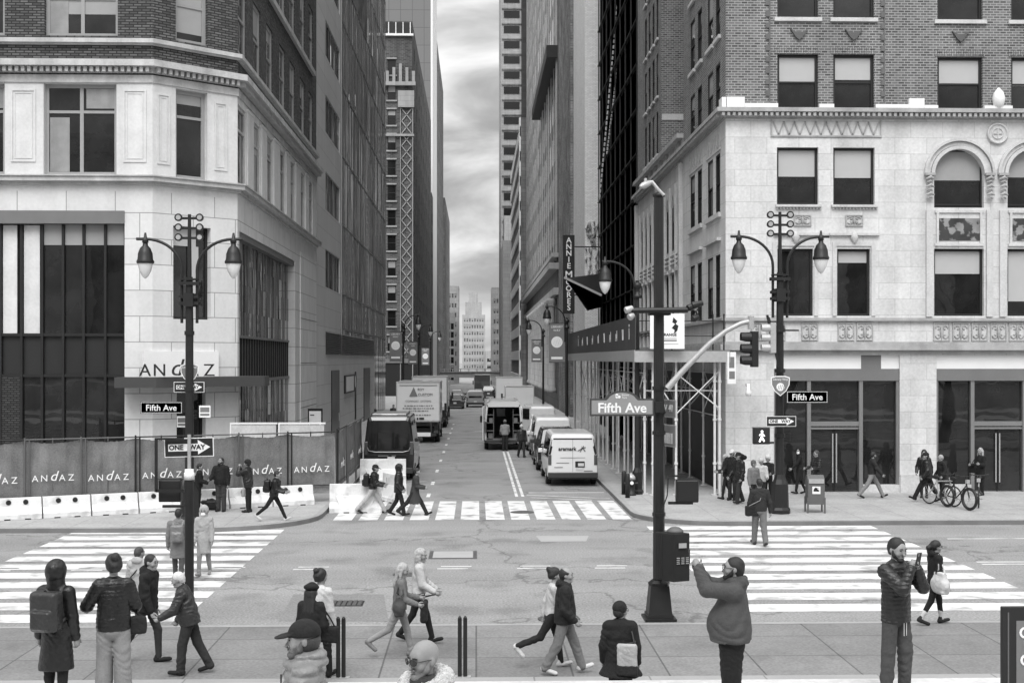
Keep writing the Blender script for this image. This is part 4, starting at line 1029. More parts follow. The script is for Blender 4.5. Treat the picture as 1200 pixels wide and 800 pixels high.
# ================================================================ street furniture
GLOBE = mat('lamp_glass', .7, noise=.1, rough=.15, coat=.8)
LENS = mat('signal_lens', .30, noise=.1, rough=.2)
def lamp_head(t, x, y, z, org, s=1.0):
    b = MB(org); b.lathe([(.05, -.02), (.10, 0), (.09, .1), (.05, .16), (.03, .3)], (x, y, z - .14), 10)
    b.lathe([(.26 * s, -.80 * s), (.27 * s, -.74 * s), (.235 * s, -.68 * s), (.22 * s, -.5 * s), (.16 * s, -.34 * s), (.08 * s, -.26 * s), (.07 * s, -.12)], (x, y, z + .03), 14)
    h = b.build('lamp_head', POLE, t)
    b = MB(org); b.lathe([(.02, -1.26 * s), (.10 * s, -1.18 * s), (.18 * s, -1.02 * s), (.225 * s, -.82 * s), (.225 * s, -.8 * s)], (x, y, z + .03), 14); b.build('globe', GLOBE, h)
def twin_lamp(x, y, label, k=1.0, top=9.5):
    o = (x, y, .15); t = thing('street_lamp', label, 'street lamp', o, 0, 'twin armed street lamps on the far corners')
    Z = lambda z: (z - .15) * k
    b = MB(o); b.lathe([(.34, 0), (.34, .12), (.29, .2), (.27, .95), (.20, 1.1), (.16, 1.25)], o, 8, 0, False); b.build('base', POLE, t)
    b = MB(o); b.tube([(x, y, .15 + Z(1.2)), (x, y, .15 + Z(6.3)), (x, y, .15 + Z(7.6))], [.135, .115, .10], 10); b.tube([(x, y, .15 + Z(7.55)), (x, y, top)], [.07, .05], 8)
    for z in (5.9, 4.2): b.disc((x, y, .15 + Z(z)), (0, 0, 1), .15, .12, 10)
    b.build('pole', POLE, t)
    b = MB(o)
    for z, hh, ww in ((7.35, .10, .62), (7.5, .05, .5), (6.75, .09, .58), (6.95, .09, .58)): b.box(x - ww / 2, x + ww / 2, y - .16, y + .16, .15 + Z(z), .15 + Z(z) + hh)
    b.box(x - .15, x + .15, y - .2, y + .2, .15 + Z(6.7), .15 + Z(7.1)); b.build('collar', POLE, t)
    for s in (-1, 1):
        b = MB(o); pts = [(x + s * .23, y, .15 + Z(6.2)), (x + s * .23, y, .15 + Z(7.8))]
        for i in range(1, 11): a = math.pi / 2 * i / 10; pts.append((x + s * (.23 + 1.1 * (1 - math.cos(a))), y, .15 + Z(7.8) + .95 * math.sin(a)))
        pts.append((x + s * 1.6, y, .15 + Z(7.8) + .95)); b.tube(pts, .045, 8)
        b.build('arm', POLE, t); lamp_head(t, x + s * 1.33, y, .15 + Z(7.8) + .98, o)
    for z in (top - .12, top - .42, top - .72):
        b = MB(o); b.bar((x - .3, y, z), (x + .3, y, z), .07); 
        for s in (-1, 1): b.tube([(x + s * .32, y + .03, z + .02), (x + s * .32, y - .08, z + .02)], [.11, .12], 14)
        c = b.build('cross_arm', POLE, t)
        for s in (-1, 1): b = MB(o); b.disc((x + s * .32, y - .085, z + .02), (0, 1, 0), .075, .02, 12); b.build('round_plate', mat('pale_plate', .35, rough=.4), c)
    return t
pL = gnd(222, 612, .15); pR = gnd(914, 601, .15)
twin_lamp(pL.x, pL.y, 'dark twin armed street lamp in front of the old hotel corner entrance', 1.0, 9.5)
twin_lamp(pR.x, pR.y, 'dark twin armed street lamp in front of the limestone corner with a walk signal', 1.04, 9.85)
# ---------------------------------------------------------------- signs
def plate(name, label, cat, c, w, h, parts, rz=0.0, d=.02, mats=None, tilt=0.0):
    """flat sign: parts = list of (x0,x1,z0,z1,mat,layer) and text tuples ('txt', body, size, mat, dx, dz, kw)"""
    t = thing(name, label, cat, c, rz); t.rotation_euler = (0, tilt, rz)
    b = MB(); b.box(-w / 2, w / 2, 0, d, -h / 2, h / 2); b.build('panel', mats, t)
    for q in parts:
        if q[0] == 'txt': text(q[1], q[2], q[3], t, (q[4], -.010, q[5]), depth=.003, **q[6])
        elif q[0] == 'poly':
            b = MB(); b.vprism(q[1], (0, 0, 0), (1, 0, 0), (0, -1, 0), .0035, .006); b.build('arrow', q[2], t)
        else:
            b = MB(); b.box(q[0], q[1], -.003, -.0005, q[2], q[3]); b.build('field', q[4], t)
    return t
def one_way(label, c, w, h, rz=0.0, tilt=0.0, fs=.17):
    aw, ah = w * .86, h * .62; x0, x1 = -w * .42, w * .43
    poly = [(x0, -h * .19), (x0 + aw * .70, -h * .19), (x0 + aw * .70, -h * .38), (x1, 0), (x0 + aw * .70, h * .38), (x0 + aw * .70, h * .19), (x0, h * .19)]
    return plate('one_way_sign', label, 'road sign', c, w, h, [(-w / 2 + .015, w / 2 - .015, -h / 2 + .015, h / 2 - .015, BLACK), ('poly', poly, SIGNW), ('txt', 'ONE   WAY', fs * .80, BLACK, -w * .04, 0, dict(bold=.004))], rz, .02, SIGNW, tilt)
def street_sign(label, c, w, h, rz=0.0):
    return plate('street_name_sign', label, 'road sign', c, w, h, [(-w / 2 + .02, w / 2 - .02, -h / 2 + .02, h / 2 - .02, SIGNW), (-w / 2 + .035, w / 2 - .035, -h / 2 + .035, h / 2 - .035, SIGND) if False else (-w / 2 + .03, w / 2 - .03, -h / 2 + .03, h / 2 - .03, SIGND),
        ('txt', 'Fifth Ave', h * .72, SIGNW, 0, -.01, dict(bold=.002))], rz, .025, SIGND)
def shield(label, c, s=.31):
    t = thing('shield_sign', label, 'sign', c)
    P = lambda k: [(-.95 * k, .8 * k), (-.5 * k, .95 * k), (.5 * k, .95 * k), (.95 * k, .8 * k), (.92 * k, .1 * k), (.6 * k, -.55 * k), (0, -1.05 * k), (-.6 * k, -.55 * k), (-.92 * k, .1 * k)]
    b = MB(); b.vprism(P(s), (0, 0, 0), (1, 0, 0), (0, -1, 0), -.02, 0); b.build('panel', SIGNW, t)
    b = MB(); b.vprism(P(s * .9), (0, 0, 0), (1, 0, 0), (0, -1, 0), .001, .004); b.build('field', SIGNG, t)
    b = MB(); b.disc((0, -.006, -s * .15), (0, -1, 0), s * .40, .004, 18); e = b.build('emblem', SIGNW, t)
    b = MB()
    for k in range(4): x = (-.26 + k * .17) * s; b.bar((x, -.0105, -s * .42), (x + .12 * s, -.0105, s * .10 - abs(k - 1.5) * .06 * s), .05 * s, .003)
    b.build('stripe', SIGNG, e)
    text('Library Way', s * .30, SIGNW, t, (0, -.008, s * .60), depth=.002)
    return t
a = at(222, 437, pL.y - .2); shield('small grey shield sign high on the lamp pole by the hotel canopy', a, .29)
c = at(221.5, 453.5, pL.y - .2); one_way('small black and white ONE WAY sign under the shield by the hotel entrance', c, .92, .32, 0, 0, .16)
c = at(189, 477.5, pL.y - .2); street_sign('dark Fifth Ave street sign on the lamp pole by the hotel entrance', c, 1.27, .36)
a = at(914.5, 451.5, pR.y - .2); shield('small grey shield sign on the lamp pole by the limestone corner', a, .32)
c = at(946, 465, pR.y - .2); street_sign('dark Fifth Ave street sign on the lamp pole by the limestone corner', c, 1.32, .38)
c = at(915.5, 493.5, pR.y - .2); one_way('small black and white ONE WAY sign on the lamp pole by the limestone corner', c, .95, .33, 0, 0, .16)
# narrow plates seen nearly edge on, fixed to the lamp poles
for px, py, w, h, Y, lab in ((240, 482, .34, .36, pL.y - .25, 'small pale parking plate behind the street sign at the hotel entrance'), (213, 494, .3, .34, pL.y + .3, 'small white notice plate low on the lamp pole at the hotel entrance')):
    plate('parking_plate', lab, 'road sign', at(px, py, Y), w, h, [(-w / 2 + .03, w / 2 - .03, -.02, h / 2 - .05, SIGNG), (-w / 2 + .03, w / 2 - .03, -h / 2 + .05, -.06, SIGNG)], 0, .02, SIGNW)
# ---------------------------------------------------------------- signals
def ped_box(label, c, s, rz=0.0, lit=False):
    t = thing('pedestrian_signal', label, 'pedestrian signal', c, rz, None)
    b = MB(); b.box(-s / 2, s / 2, -s * .22, s * .22, -s / 2, s / 2); b.build('housing', POLE, t, bevel=.02)
    b = MB(); b.box(-s * .42, s * .42, -s * .235, -s * .222, -s * .42, s * .42); b.build('back_panel' if not lit else 'screen', BLACK, t)
    b = MB(); b.box(-s * .56, s * .56, -s * .02, s * .08, s * .5, s * .53); b.build('rim', POLE, t)
    return t
def signal(name, label, c, h, rz, mats=POLE):
    """three lenses stacked, visors towards local -y"""
    t = thing(name, label, 'traffic light', c, rz); w = h * .30
    b = MB(); b.box(-w / 2, w / 2, 0, w * .62, -h / 2, h / 2); b.build('housing', mats, t, bevel=.012)
    for k in range(3):
        z = h * (k - 1) / 3.05; b = MB()
        r = w * .44
        n = 14; vs = []; fs = []
        for i in range(n + 1):
            a = R(-55 + 290 * i / n)
            L_ = w * .95 if 10 < i / n * 290 < 280 else w * .5
            vs += [(r * math.cos(a), 0, z + r * math.sin(a)), (r * math.cos(a), -L_, z + r * math.sin(a) * .96)]
        for i in range(n): fs.append((2 * i, 2 * i + 1, 2 * i + 3, 2 * i + 2))
        b.add(vs, fs); v = b.build('visor', mats, t); sd = v.modifiers.new('thickness', 'SOLIDIFY'); sd.thickness = .012
        b = MB(); b.disc((0, -.012, z), (0, 1, 0), r * .93, .015, 16); b.build('lens', LENS, t)
    return t
# near sign pole on the left pavement
q = at(224, 724, 24.35); nx_, ny_ = q.x, 24.35
t = thing('sign_pole', 'thick dark sign pole with pale collar at the near kerb, beside the stooped old man', 'sign pole', (nx_, ny_, .15))
o = (nx_, ny_, .15)
b = MB(o); b.lathe([(.17, 0), (.16, .05), (.10, .09), (.09, .12)], o, 12); b.build('base', POLE, t)
b = MB(o); b.tube([(nx_, ny_, .2), (nx_, ny_, 2.85)], .088, 12); b.build('pole', POLE, t)
b = MB(o); b.lathe([(.10, 0), (.10, .13), (.085, .14), (.085, .2)], (nx_, ny_, 2.83), 12); b.build('collar', SIGNW, t)
b = MB(o); b.tube([(nx_, ny_, 3.0), (nx_, ny_, 3.68)], .034, 10); b.build('pipe', STEELG, t)
b = MB(o); b.bar((nx_ - .1, ny_, 2.62), (nx_ - .62, ny_, 2.62), .05); b.bar((nx_ - .1, ny_, 2.33), (nx_ - .5, ny_, 2.33), .05); b.bar((nx_ - .62, ny_, 2.6), (nx_ - .62, ny_, 3.62), .05); b.bar((nx_ - .62, ny_, 3.60), (nx_ - .1, ny_, 3.60), .04)
b.build('bracket', POLE, t)
one_way('large black and white ONE WAY sign on the near sign pole', at(221.5, 524, ny_ - .07 ), .93, .36, 0, R(-1.5), .162)
ped_box('dark pedestrian signal box seen from behind beside the near sign pole', at(200, 574.5, ny_ + .05), .42)
# tall pole with cabinet, mast arm and cameras
q = gnd(776.5, 731, .15); tx, ty = q.x, 24.35; o = (tx, ty, .15)
t = thing('signal_pole', 'tall dark signal pole with lamp arm, mast arm and control cabinet at the near kerb', 'signal pole', o)
b = MB(o); b.box(tx - .30, tx + .30, ty - .3, ty + .3, .15, .2); b.box(tx - .245, tx + .245, ty - .245, ty + .245, .2, .26)
b.add([(tx + sx * w, ty + sy * w, z) for z, w in ((.26, .225), (.80, .175)) for sx, sy in ((-1, -1), (1, -1), (1, 1), (-1, 1))], [(0, 1, 5, 4), (1, 2, 6, 5), (2, 3, 7, 6), (3, 0, 4, 7), (4, 5, 6, 7)])
b.lathe([(.20, 0), (.21, .05), (.15, .1)], (tx, ty, .8), 8, 0, False); b.build('base', POLE, t)
b = MB(o); b.tube([(tx, ty, .88), (tx, ty, 8.2)], [.115, .092], 8, 0, True, False); b.lathe([(.12, 0), (.12, .05), (.04, .1)], (tx, ty, 8.2), 8); b.build('pole', POLE, t)
b = MB(o)
for z in (4.55, 4.1, 3.7, 2.15, 6.0): b.disc((tx, ty, z), (0, 0, 1), .128, .07, 8)
split_build(b, 'pole_band', POLE, t)
b = MB(o); P_ = [at(*k, ty) for k in ((778, 229), (771, 222), (764, 213), (757, 214))]; b.tube(P_, .035, 8); b.build('lamp_arm', STEELG, t)
b = MB(o); L0 = at(763, 214, ty); L1 = at(750, 219, ty - .1); b.tube([L0, L0.lerp(L1, .3), L0.lerp(L1, .7), L1], [.035, .06, .065, .03], 10); b.tube([L0.lerp(L1, .5) + Vector((0, 0, .05)), L0.lerp(L1, .5) + Vector((0, 0, .12))], [.035, .03], 8); b.build('lamp_head', STEELG, t)
b = MB(o); zc_ = 6.02; b.tube([at(740, 364, ty - .16), at(806, 363, ty - .16)], .055, 8); b.box(tx - .2, tx + .2, ty - .2, ty + .15, zc_ - .08, zc_ + .02); b.build('cross_bar', POLE, t)
for (p0, p1, py) in ((733, 741, 361), (737, 742, 369), (806, 814, 358), (811, 823, 355), (812, 818, 371)):
    b = MB(o); A = at(p0, py + 3, ty - .2); B = at(p1, py, ty - .15); b.tube([A, A.lerp(B, .2), B], [.06, .07, .055], 10); b.bar(B, at((p0 + p1) / 2, 364, ty - .16), .03); b.build('camera', POLE if p0 > 750 else STEELG, t)
b = MB(o); pts = [at(*k, ty - .05) for k in ((782, 455), (795, 440), (812, 422), (832, 402), (852, 387), (868, 379), (880, 376))]; b.tube(pts, [.065, .06, .055, .05, .047, .045, .045], 10); b.disc(at(880, 378, ty - .05), (0, 0, 1), .06, .25, 10); b.build('mast_arm', STEELG, t)
b = MB(o); b.box(tx - .04, tx + .10, ty - .42, ty - .12, 1.0, 1.8); b.build('cabinet_mount', POLE, t)
b = MB(o); z0, z1 = zY(789, 680, ty - .45), zY(789, 624, ty - .45); x0, x1 = xof(769, ty - .45), xof(808, ty - .45)
b.prism([(x0, ty - .30), (x0 + .30, ty - .62), (x1, ty - .48), (x1 - .30, ty - .14)], z0, z1); cb = b.build('cabinet', POLE, t, bevel=.012)
b = MB(o); b.lathe([(.16, 0), (.15, .05), (.08, .10), (.02, .11)], ((x0 + x1) / 2 + .05, ty - .4, z1), 12); b.build('dome', GREYM, cb)
q = MB(o)
for k in range(3):
    for j in range(4): q.bar((x0 + .36 + k * .09, ty - .612 + .026 * k, z0 + .34 + j * .035), (x0 + .42 + k * .09, ty - .592 + .026 * k, z0 + .34 + j * .035), .012, .014)
q.bar((x0 + .40, ty - .607, z1 - .22), (x0 + .55, ty - .572, z1 - .22), .008, .09); split_build(q, 'vent', STEELG, cb, .04)
# signal hanging from the end of the mast, sign boards and a walk box
signal('traffic_light', 'dark three section traffic light hanging from the mast arm of the tall pole', at(880, 409, ty - .05), .68, R(-90))
q = at(877, 409, ty)
c = at(729, 477, ty - .25); w, h = 1.22, .33
t = thing('street_name_sign', 'large arched Fifth Ave sign with dark border on the tall signal pole', 'road sign', c)
def archp(k): 
    ww, hh = w / 2 - k, h / 2 - k
    p_ = [(-ww, -hh), (ww, -hh), (ww, hh), (.33 - k, hh)]
    p_ += [( (.33 - k * 1.2) * math.cos(a) * .92, hh + .145 * math.sin(a)) for a in [math.pi * i / 12 for i in range(1, 12)]]
    return p_ + [(-.33 + k, hh), (-ww, hh)]
b = MB(); b.vprism(archp(0), (0, 0, 0), (1, 0, 0), (0, -1, 0), -.03, 0); b.build('panel', SIGND, t)
b = MB(); b.vprism(archp(.035), (0, 0, 0), (1, 0, 0), (0, -1, 0), .001, .004); b.build('field', mat('sign_field', .26, noise=.03, rough=.4), t)
text('Fifth Ave', .255, SIGNW, t, (0, -.010, -.02), depth=.003, bold=.006)
b = MB(); 
for k in range(3): b.disc((-.10 + .045 * (k % 2), -.006, .195 + .035 * (k // 2)), (0, -1, 0), .028, .004, 10)
b.build('emblem', SIGNW, t); text('Bryant', .05, SIGNW, t, (.06, -.007, .23), depth=.002); text('Park', .05, SIGNW, t, (.045, -.007, .18), depth=.002)
b = MB(); b.bar((w / 2, -.01, 0), (w / 2 + .18, .1, 0), .06, .2); b.build('bracket', POLE, t)
for py, hh, lab in ((479, .34, 'street sign on the tall signal pole, seen almost edge on'), (511, .42, 'pale notice plate below the edge on street sign of the tall pole')):
    plate('side_sign', lab, 'road sign', at(784, py, ty - .1) + Vector((.02, .25, 0)), .62, hh, [(-.29, .29, -hh / 2 + .02, hh / 2 - .02, SIGNG)] + ([('txt', 'W 41', .2, SIGNW, 0, 0, {})] if hh < .4 else [(-.2, .2, -.15, .05, SIGNW)]), R(-72), .02, STEELG)
ped_box('dark pedestrian signal box seen from behind beside the tall signal pole', at(805, 575, ty - .1), .42)
b = MB(o)
b.bar(at(783, 557, ty - .05), at(806, 558, ty - .05), .035); b.bar(at(783, 589, ty - .05), at(812, 589, ty - .05), .05); b.bar(at(806, 589, ty - .1), at(806, 586, ty - .1), .05)
b.tube([at(783, 560, ty - .12), at(782, 580, ty - .16), at(776, 597, ty - .16)], .012, 6); b.build('bracket', POLE, t2 if False else bpy.data.objects['signal_pole'])
# far corner lamp pole: hung signal, walk signal, brackets
signal('traffic_light', 'pale grey traffic light hung beside the lamp pole at the limestone corner', at(902, 396, pR.y - .3), .95, R(-90), STEELG)
R_ = [o_ for o_ in COL.objects if o_.name.startswith('street_lamp')][1]; ol = tuple(R_.location)
b = MB(ol); b.bar(at(899, 369, pR.y - .3), at(913, 430, pR.y - .1), .07); b.bar(at(900, 372, pR.y - .3), at(903, 382, pR.y - .3), .09); b.bar(at(913, 387, pR.y - .15), at(936, 387, pR.y - .15), .05); b.build('bracket', POLE, R_)
for py in (387, 434, 510): b = MB(ol); b.disc((pR.x, pR.y, zY(914, py, pR.y)), (0, 0, 1), .17, .12, 10); b.build('pole_band', POLE, R_)
pw = ped_box('pedestrian signal showing a white walking figure on the lamp pole of the limestone corner', at(892, 510.5, pR.y - .25), .52, 0, True)
WALK = mat('walk_light', .8, emit=1.6)
b = MB(); s_ = .013; F_ = -.125
b.disc((.0, F_, .145), (0, 1, 0), .036, .008, 10)
for A, B, wd in (((0, .10), (-.01, -.02), .07), ((-.01, -.02), (.07, -.17), .045), ((-.01, -.02), (-.08, -.18), .045), ((0, .09), (.08, .0), .035), ((0, .09), (-.085, .02), .035)):
    b.bar((A[0], F_, A[1]), (B[0], F_, B[1]), .008, wd)
b.build('walk_figure', WALK, pw)
b = MB(); b.bar((.27, 0, -.22), (.42, .1, -.22), .06); b.build('bracket', POLE, pw)
# ---------------------------------------------------------------- lamps of the side street, with banners
def arm_lamp(x, y, sgn, label, top=8.0, sc=1.0):
    o = (x, y, .15 + gz(y)); t = thing('street_lamp', label, 'street lamp', o, 0, 'crook armed street lamps along the side street'); z0 = o[2]
    b = MB(o); b.lathe([(.24, 0), (.24, .1), (.19, .18), (.17, .8), (.11, .95), (.09, 1.0)], o, 8, 0, False); b.tube([(x, y, z0 + .95), (x, y, z0 + top - .15)], [.10, .075], 10)
    b.lathe([(.16, 0), (.17, .1), (.1, .15), (.09, .35), (.16, .4), (.15, .55), (.05, .6)], (x, y, z0 + top - .8), 10); b.build('pole', POLE, t)
    b = MB(o); pts = [(x + sgn * .12, y, z0 + top - 1.6), (x + sgn * .12, y, z0 + top - .3)]
    for i in range(1, 9): a = math.pi / 2 * i / 8; pts.append((x + sgn * (.12 + .95 * (1 - math.cos(a))), y, z0 + top - .3 + .85 * math.sin(a)))
    pts.append((x + sgn * 1.3, y, z0 + top + .55)); b.tube(pts, .04, 8); b.build('arm', POLE, t); lamp_head(t, x + sgn * 1.19, y, z0 + top + .58, o, sc)
    return t
def banner(x, y, z, w, h, side, label):
    t = thing('banner', label, 'banner', (x + side * (w / 2 + .12), y, z), 0, 'street banners on the lamp posts')
    b = MB(); b.box(-w / 2, w / 2, -.01, .01, 0, h); b.build('cloth', mat('banner_cloth', .17, noise=.08, rough=.8), t)
    b = MB(); b.disc((0, -.014, h * .52), (0, -1, 0), w * .36, .006, 20); e = b.build('emblem', SIGNW, t)
    b = MB()
    for k in range(4): u = (-.5 + k * .3) * w * .5; b.bar((u, -.02, h * .52 - w * .26 + abs(k - 1.5) * .05 * w), (u + .14 * w, -.02, h * .52 + w * .2 - abs(k - 1.5) * .05 * w), .035 * w, .004)
    b.build('stripe', SIGNG, e)
    text('LIBRARY', w * .2, SIGNW, t, (0, -.014, h * .90), depth=.002); text('WAY', w * .2, SIGNW, t, (0, -.014, h * .81), depth=.002)
    b = MB(); b.box(-w * .36, w * .36, -.014, -.0105, h * .09, h * .15); b.build('strip', SIGNW, t)
    b = MB(); b.bar((-side * (w / 2 + .12), 0, h - .02), (side * w / 2, 0, h - .02), .035); b.bar((-side * (w / 2 + .12), 0, .03), (side * w / 2, 0, .03), .035); b.build('bracket', POLE, t)
q = gnd(745, 577, .15); arm_lamp(q.x, 47.0, -1, 'crook armed street lamp standing beside the hydrant and the pavement shed', 8.0)
arm_lamp(5.45, 77, -1, 'crook armed street lamp with a banner just past the pavement shed', 7.6); banner(5.45, 77, zY(650, 425, 77), .95, 2.4, -1, 'largest grey street banner with a round white emblem beside the pavement shed')
arm_lamp(5.5, 105, -1, 'crook armed street lamp behind the largest banner', 7.6); banner(5.5, 105, zY(636, 424, 105), .85, 1.85, -1, 'grey street banner just behind the largest banner')
arm_lamp(-5.75, 101, 1, 'crook armed street lamp with a banner nearest the mirrored glass wall', 7.9); banner(-5.75, 101, zY(466, 423, 101), .95, 2.35, -1, 'grey street banner nearest the mirrored glass wall')
arm_lamp(-5.75, 128, 1, 'crook armed street lamp above the second delivery truck', 7.9); banner(-5.75, 128, zY(485, 427, 128), .9, 2.3, -1, 'grey street banner above the front delivery truck')
arm_lamp(-5.75, 160, 1, 'crook armed street lamp farthest along the shaded pavement', 7.9); banner(-5.75, 160, zY(506, 428, 160), .95, 2.2, -1, 'grey street banner farthest along the shaded pavement')
# ---------------------------------------------------------------- pavement shed
so = (7.4, 63, .15); t = thing('pavement_shed', 'scaffold pavement shed on white pipes with a dark parapet along the limestone building', 'scaffold', so)
SX0, SX1, SY0, SY1 = 5.75, 9.0, 46.2, 81.0; posts = []
for y in (47.0, 50.2, 53.4, 55.6, 57.8, 60.2, 62.4, 64.6, 66.8, 69.0, 71.2, 75.6, 80.2):
    for x in (6.2, 8.95): posts.append((x, y))
for x in (6.45, 7.3, 8.72, 8.9): posts.append((x, 46.6))
for y in (53.6, 58.0, 62.6, 67.0): posts.append((6.38, y))
for x, y in posts:
    b = MB(so); b.tube([(x, y, .19), (x, y, 5.0)], .048, 8); b.box(x - .12, x + .12, y - .12, y + .12, .153, .18)
    for z in (1.3, 2.9, 4.3): b.disc((x, y, z), (0, 0, 1), .07, .08, 8)
    b.build('post', STEELW, t)
for A, B in (((6.4, 46.6, 4.6), (7.3, 46.6, 3.2)), ((7.3, 46.6, 3.1), (8.9, 46.6, 4.7)), ((7.3, 46.6, 4.6), (8.9, 46.6, 3.3)), ((6.4, 46.6, 3.3), (7.3, 46.6, 2.2)), ((8.95, 47, 4.6), (8.95, 53.4, 3.2)), ((8.95, 53.4, 4.6), (8.95, 57, 3.3)),
             ((6.2, 57, 4.5), (8.95, 57, 3.0)), ((6.2, 62.4, 4.4), (8.95, 62.4, 3.0)), ((6.2, 66.8, 3.0), (8.95, 66.8, 4.5)), ((8.95, 47, 3.9), (8.95, 57, 3.9)), ((6.2, 47, 3.95), (8.95, 47, 3.95))):
    b = MB(so); b.tube([A, B], .025, 6); b.build('brace', STEELW, t)
for x in (6.2, 8.95):
    for y0, y1 in ((47, 50.2), (53.4, 55.6), (57.8, 60.2), (62.4, 64.6), (66.8, 69.0), (71.2, 75.6)):
        for za, zb_ in ((4.7, 3.1), (3.1, 4.7)): b = MB(so); b.tube([(x, y0, za), (x, y1, zb_)], .022, 6); b.build('brace', STEELW, t)
    for z in (3.0, 4.6): b = MB(so); b.tube([(x, 46.8, z), (x, 80, z)], .022, 6); b.build('rail', STEELW, t)
for x in (6.2, 8.95): b = MB(so); b.box(x - .06, x + .06, SY0, SY1, 5.0, 5.22); b.build('beam', STEELW, t)
for i in range(24): y = SY0 + .1 + i * 1.5; b = MB(so); b.box(SX0, SX1 + .2, y, y + .06, 5.22, 5.36); b.build('joist', STEELG, t)
b = MB(so); b.box(SX0, SX1 + .2, SY0, SY1, 5.365, 5.44); b.build('deck', GREYM, t)
b = MB(so); b.box(SX0, SX0 + .04, SY0, SY1, 5.45, 6.70)
b.build('parapet', stonemat('shed_board', .055, 1.22, 5, .02, .5, .12, off=0.0, noise=.1, rough=.6), t)
b = MB(so); b.box(SX0 - .03, SX1 + .2, SY0 - .06, SY0 - .005, 5.0, 5.40); b.box(SX0 - .035, SX0 - .003, SY0, SY1, 5.02, 5.44); b.build('fascia', STEELG, t)
b = MB(so); r = random.Random(3)
for i, (y, k) in enumerate([(48.0, 0), (49.9, 1), (52.2, 2), (54.6, 3), (57.2, 4), (60, 5), (63, 2), (66, 1), (69, 3), (72, 0)]):
    x = SX0 - .006; z0 = 5.85; h_ = .42; 
    b.obox((x, y, z0 + h_ / 2), (.004, 0, 0), (0, .06, 0), (0, 0, h_ / 2))
    if k in (1, 4): b.obox((x, y + .3, z0 + h_ / 2), (.004, 0, 0), (0, .12, 0), (0, .08, h_ / 2))
    if k in (2, 3, 5): b.obox((x, y + .35, z0 + .2), (.004, 0, 0), (0, .2, 0), (0, 0, .05 + .02 * k)); b.obox((x, y + .5, z0 + .15), (.004, 0, 0), (0, .06, 0), (0, 0, .15))
    if k == 0: b.obox((x, y, z0 + h_ + .1), (.004, 0, 0), (0, .08, 0), (0, 0, .05))
split_build(b, 'painted_mark', SIGNW, t, .5)
b = MB(so)
for z in (5.95, 6.5): b.tube([(SX0 + .1, SY0 + .1, z), (SX1, SY0 + .1, z)], .02, 6)
for x in (SX0 + .1, 7.1, 8.6, SX1): b.tube([(x, SY0 + .1, 5.4), (x, SY0 + .1, 6.75)], .03, 6)
b.build('end_rail', POLE, t)
c0 = at(763, 408, 45.9); t = thing('poster_board', 'white poster board with a dark emblem fixed to the end of the pavement shed', 'poster', at(782, 388, 45.95))
b = MB(); b.box(-.62, .62, 0, .03, -.63, .63); b.build('panel', SIGNW, t)
b = MB(); b.vprism([(.22, .5), (.36, .36), (.30, .26), (.40, .2), (.36, .02), (.24, -.10), (.26, .04), (.16, .12), (.28, .26), (.18, .32)], (0, 0, 0), (1, 0, 0), (0, -1, 0), .001, .006); b.build('emblem', FRAMED, t)
text('A  RANGE', .14, FRAMED, t, (.02, -.006, -.13), depth=.002, bold=.004)
b = MB(); b.box(-.34, .34, -.004, -.001, -.27, -.25); b.box(-.3, .34, -.004, -.001, -.36, -.31); b.box(-.4, .4, -.004, -.001, -.47, -.455); split_build(b, 'print_line', SIGNG, t, .03)
plate('hanging_placard', 'tall white placard with dark blocks hung on the limestone corner', 'sign', at(857.5, 431, 46.4), .33, 1.15, [(-.1, .1, .0, .4, SIGNG), (-.1, .12, -.4, -.12, SIGNG)], R(12), .02, SIGNW)
q = at(877, 456, 46.9); t = thing('security_camera', 'small white security camera on the limestone wall', 'camera', q); b = MB(); b.lathe([(.1, -.25), (.11, -.1), (.07, 0), (.05, .2)], (0, 0, 0), 10); b.box(-.05, .05, 0, .35, .1, .2); b.build('housing', SIGNW, t)
t = thing('vertical_sign', 'tall black vertical sign with white letters hung above the pavement', 'sign', at(666.5, 321.5, 93))
b = MB(); b.box(-.42, .42, -.1, .1, -2.85, 2.85); b.build('panel', BLACK, t)
zz = 2.45
for ch in "ANNIE MOORES":
    if ch == ' ': zz -= .12; continue
    big = ch in 'M'; text(ch, .72 if big else .56, SIGNW, t, (0, -.11, zz - (.05 if big else 0)), name='letter', depth=.01, bold=.01); zz -= .58 if big else .465
b = MB(); b.bar((.42, 0, 2), (2.5, 0, 2), .08); b.bar((.42, 0, -1.5), (2.5, 0, -1.5), .08); b.build('bracket', BLACK, t)
t = thing('awning', 'dark sloping awning with pale edge under the black vertical sign', 'awning', (7.9, 90, 7))
b = MB((7.9, 90, 7)); b.add([at(662, 326, 84), at(704, 346, 84), at(704, 362, 84), at(688, 364, 84), (9.4, 95, 11.5), (9.4, 95, 10), (9.4, 95, 9)], [(0, 1, 4), (1, 2, 6, 4), (0, 4, 6, 3)]); b.build('canopy', BLACK, t)
b = MB((7.9, 90, 7)); b.bar(at(661, 325, 84), at(705, 346, 84), .14); b.build('edge', STEELG, t)
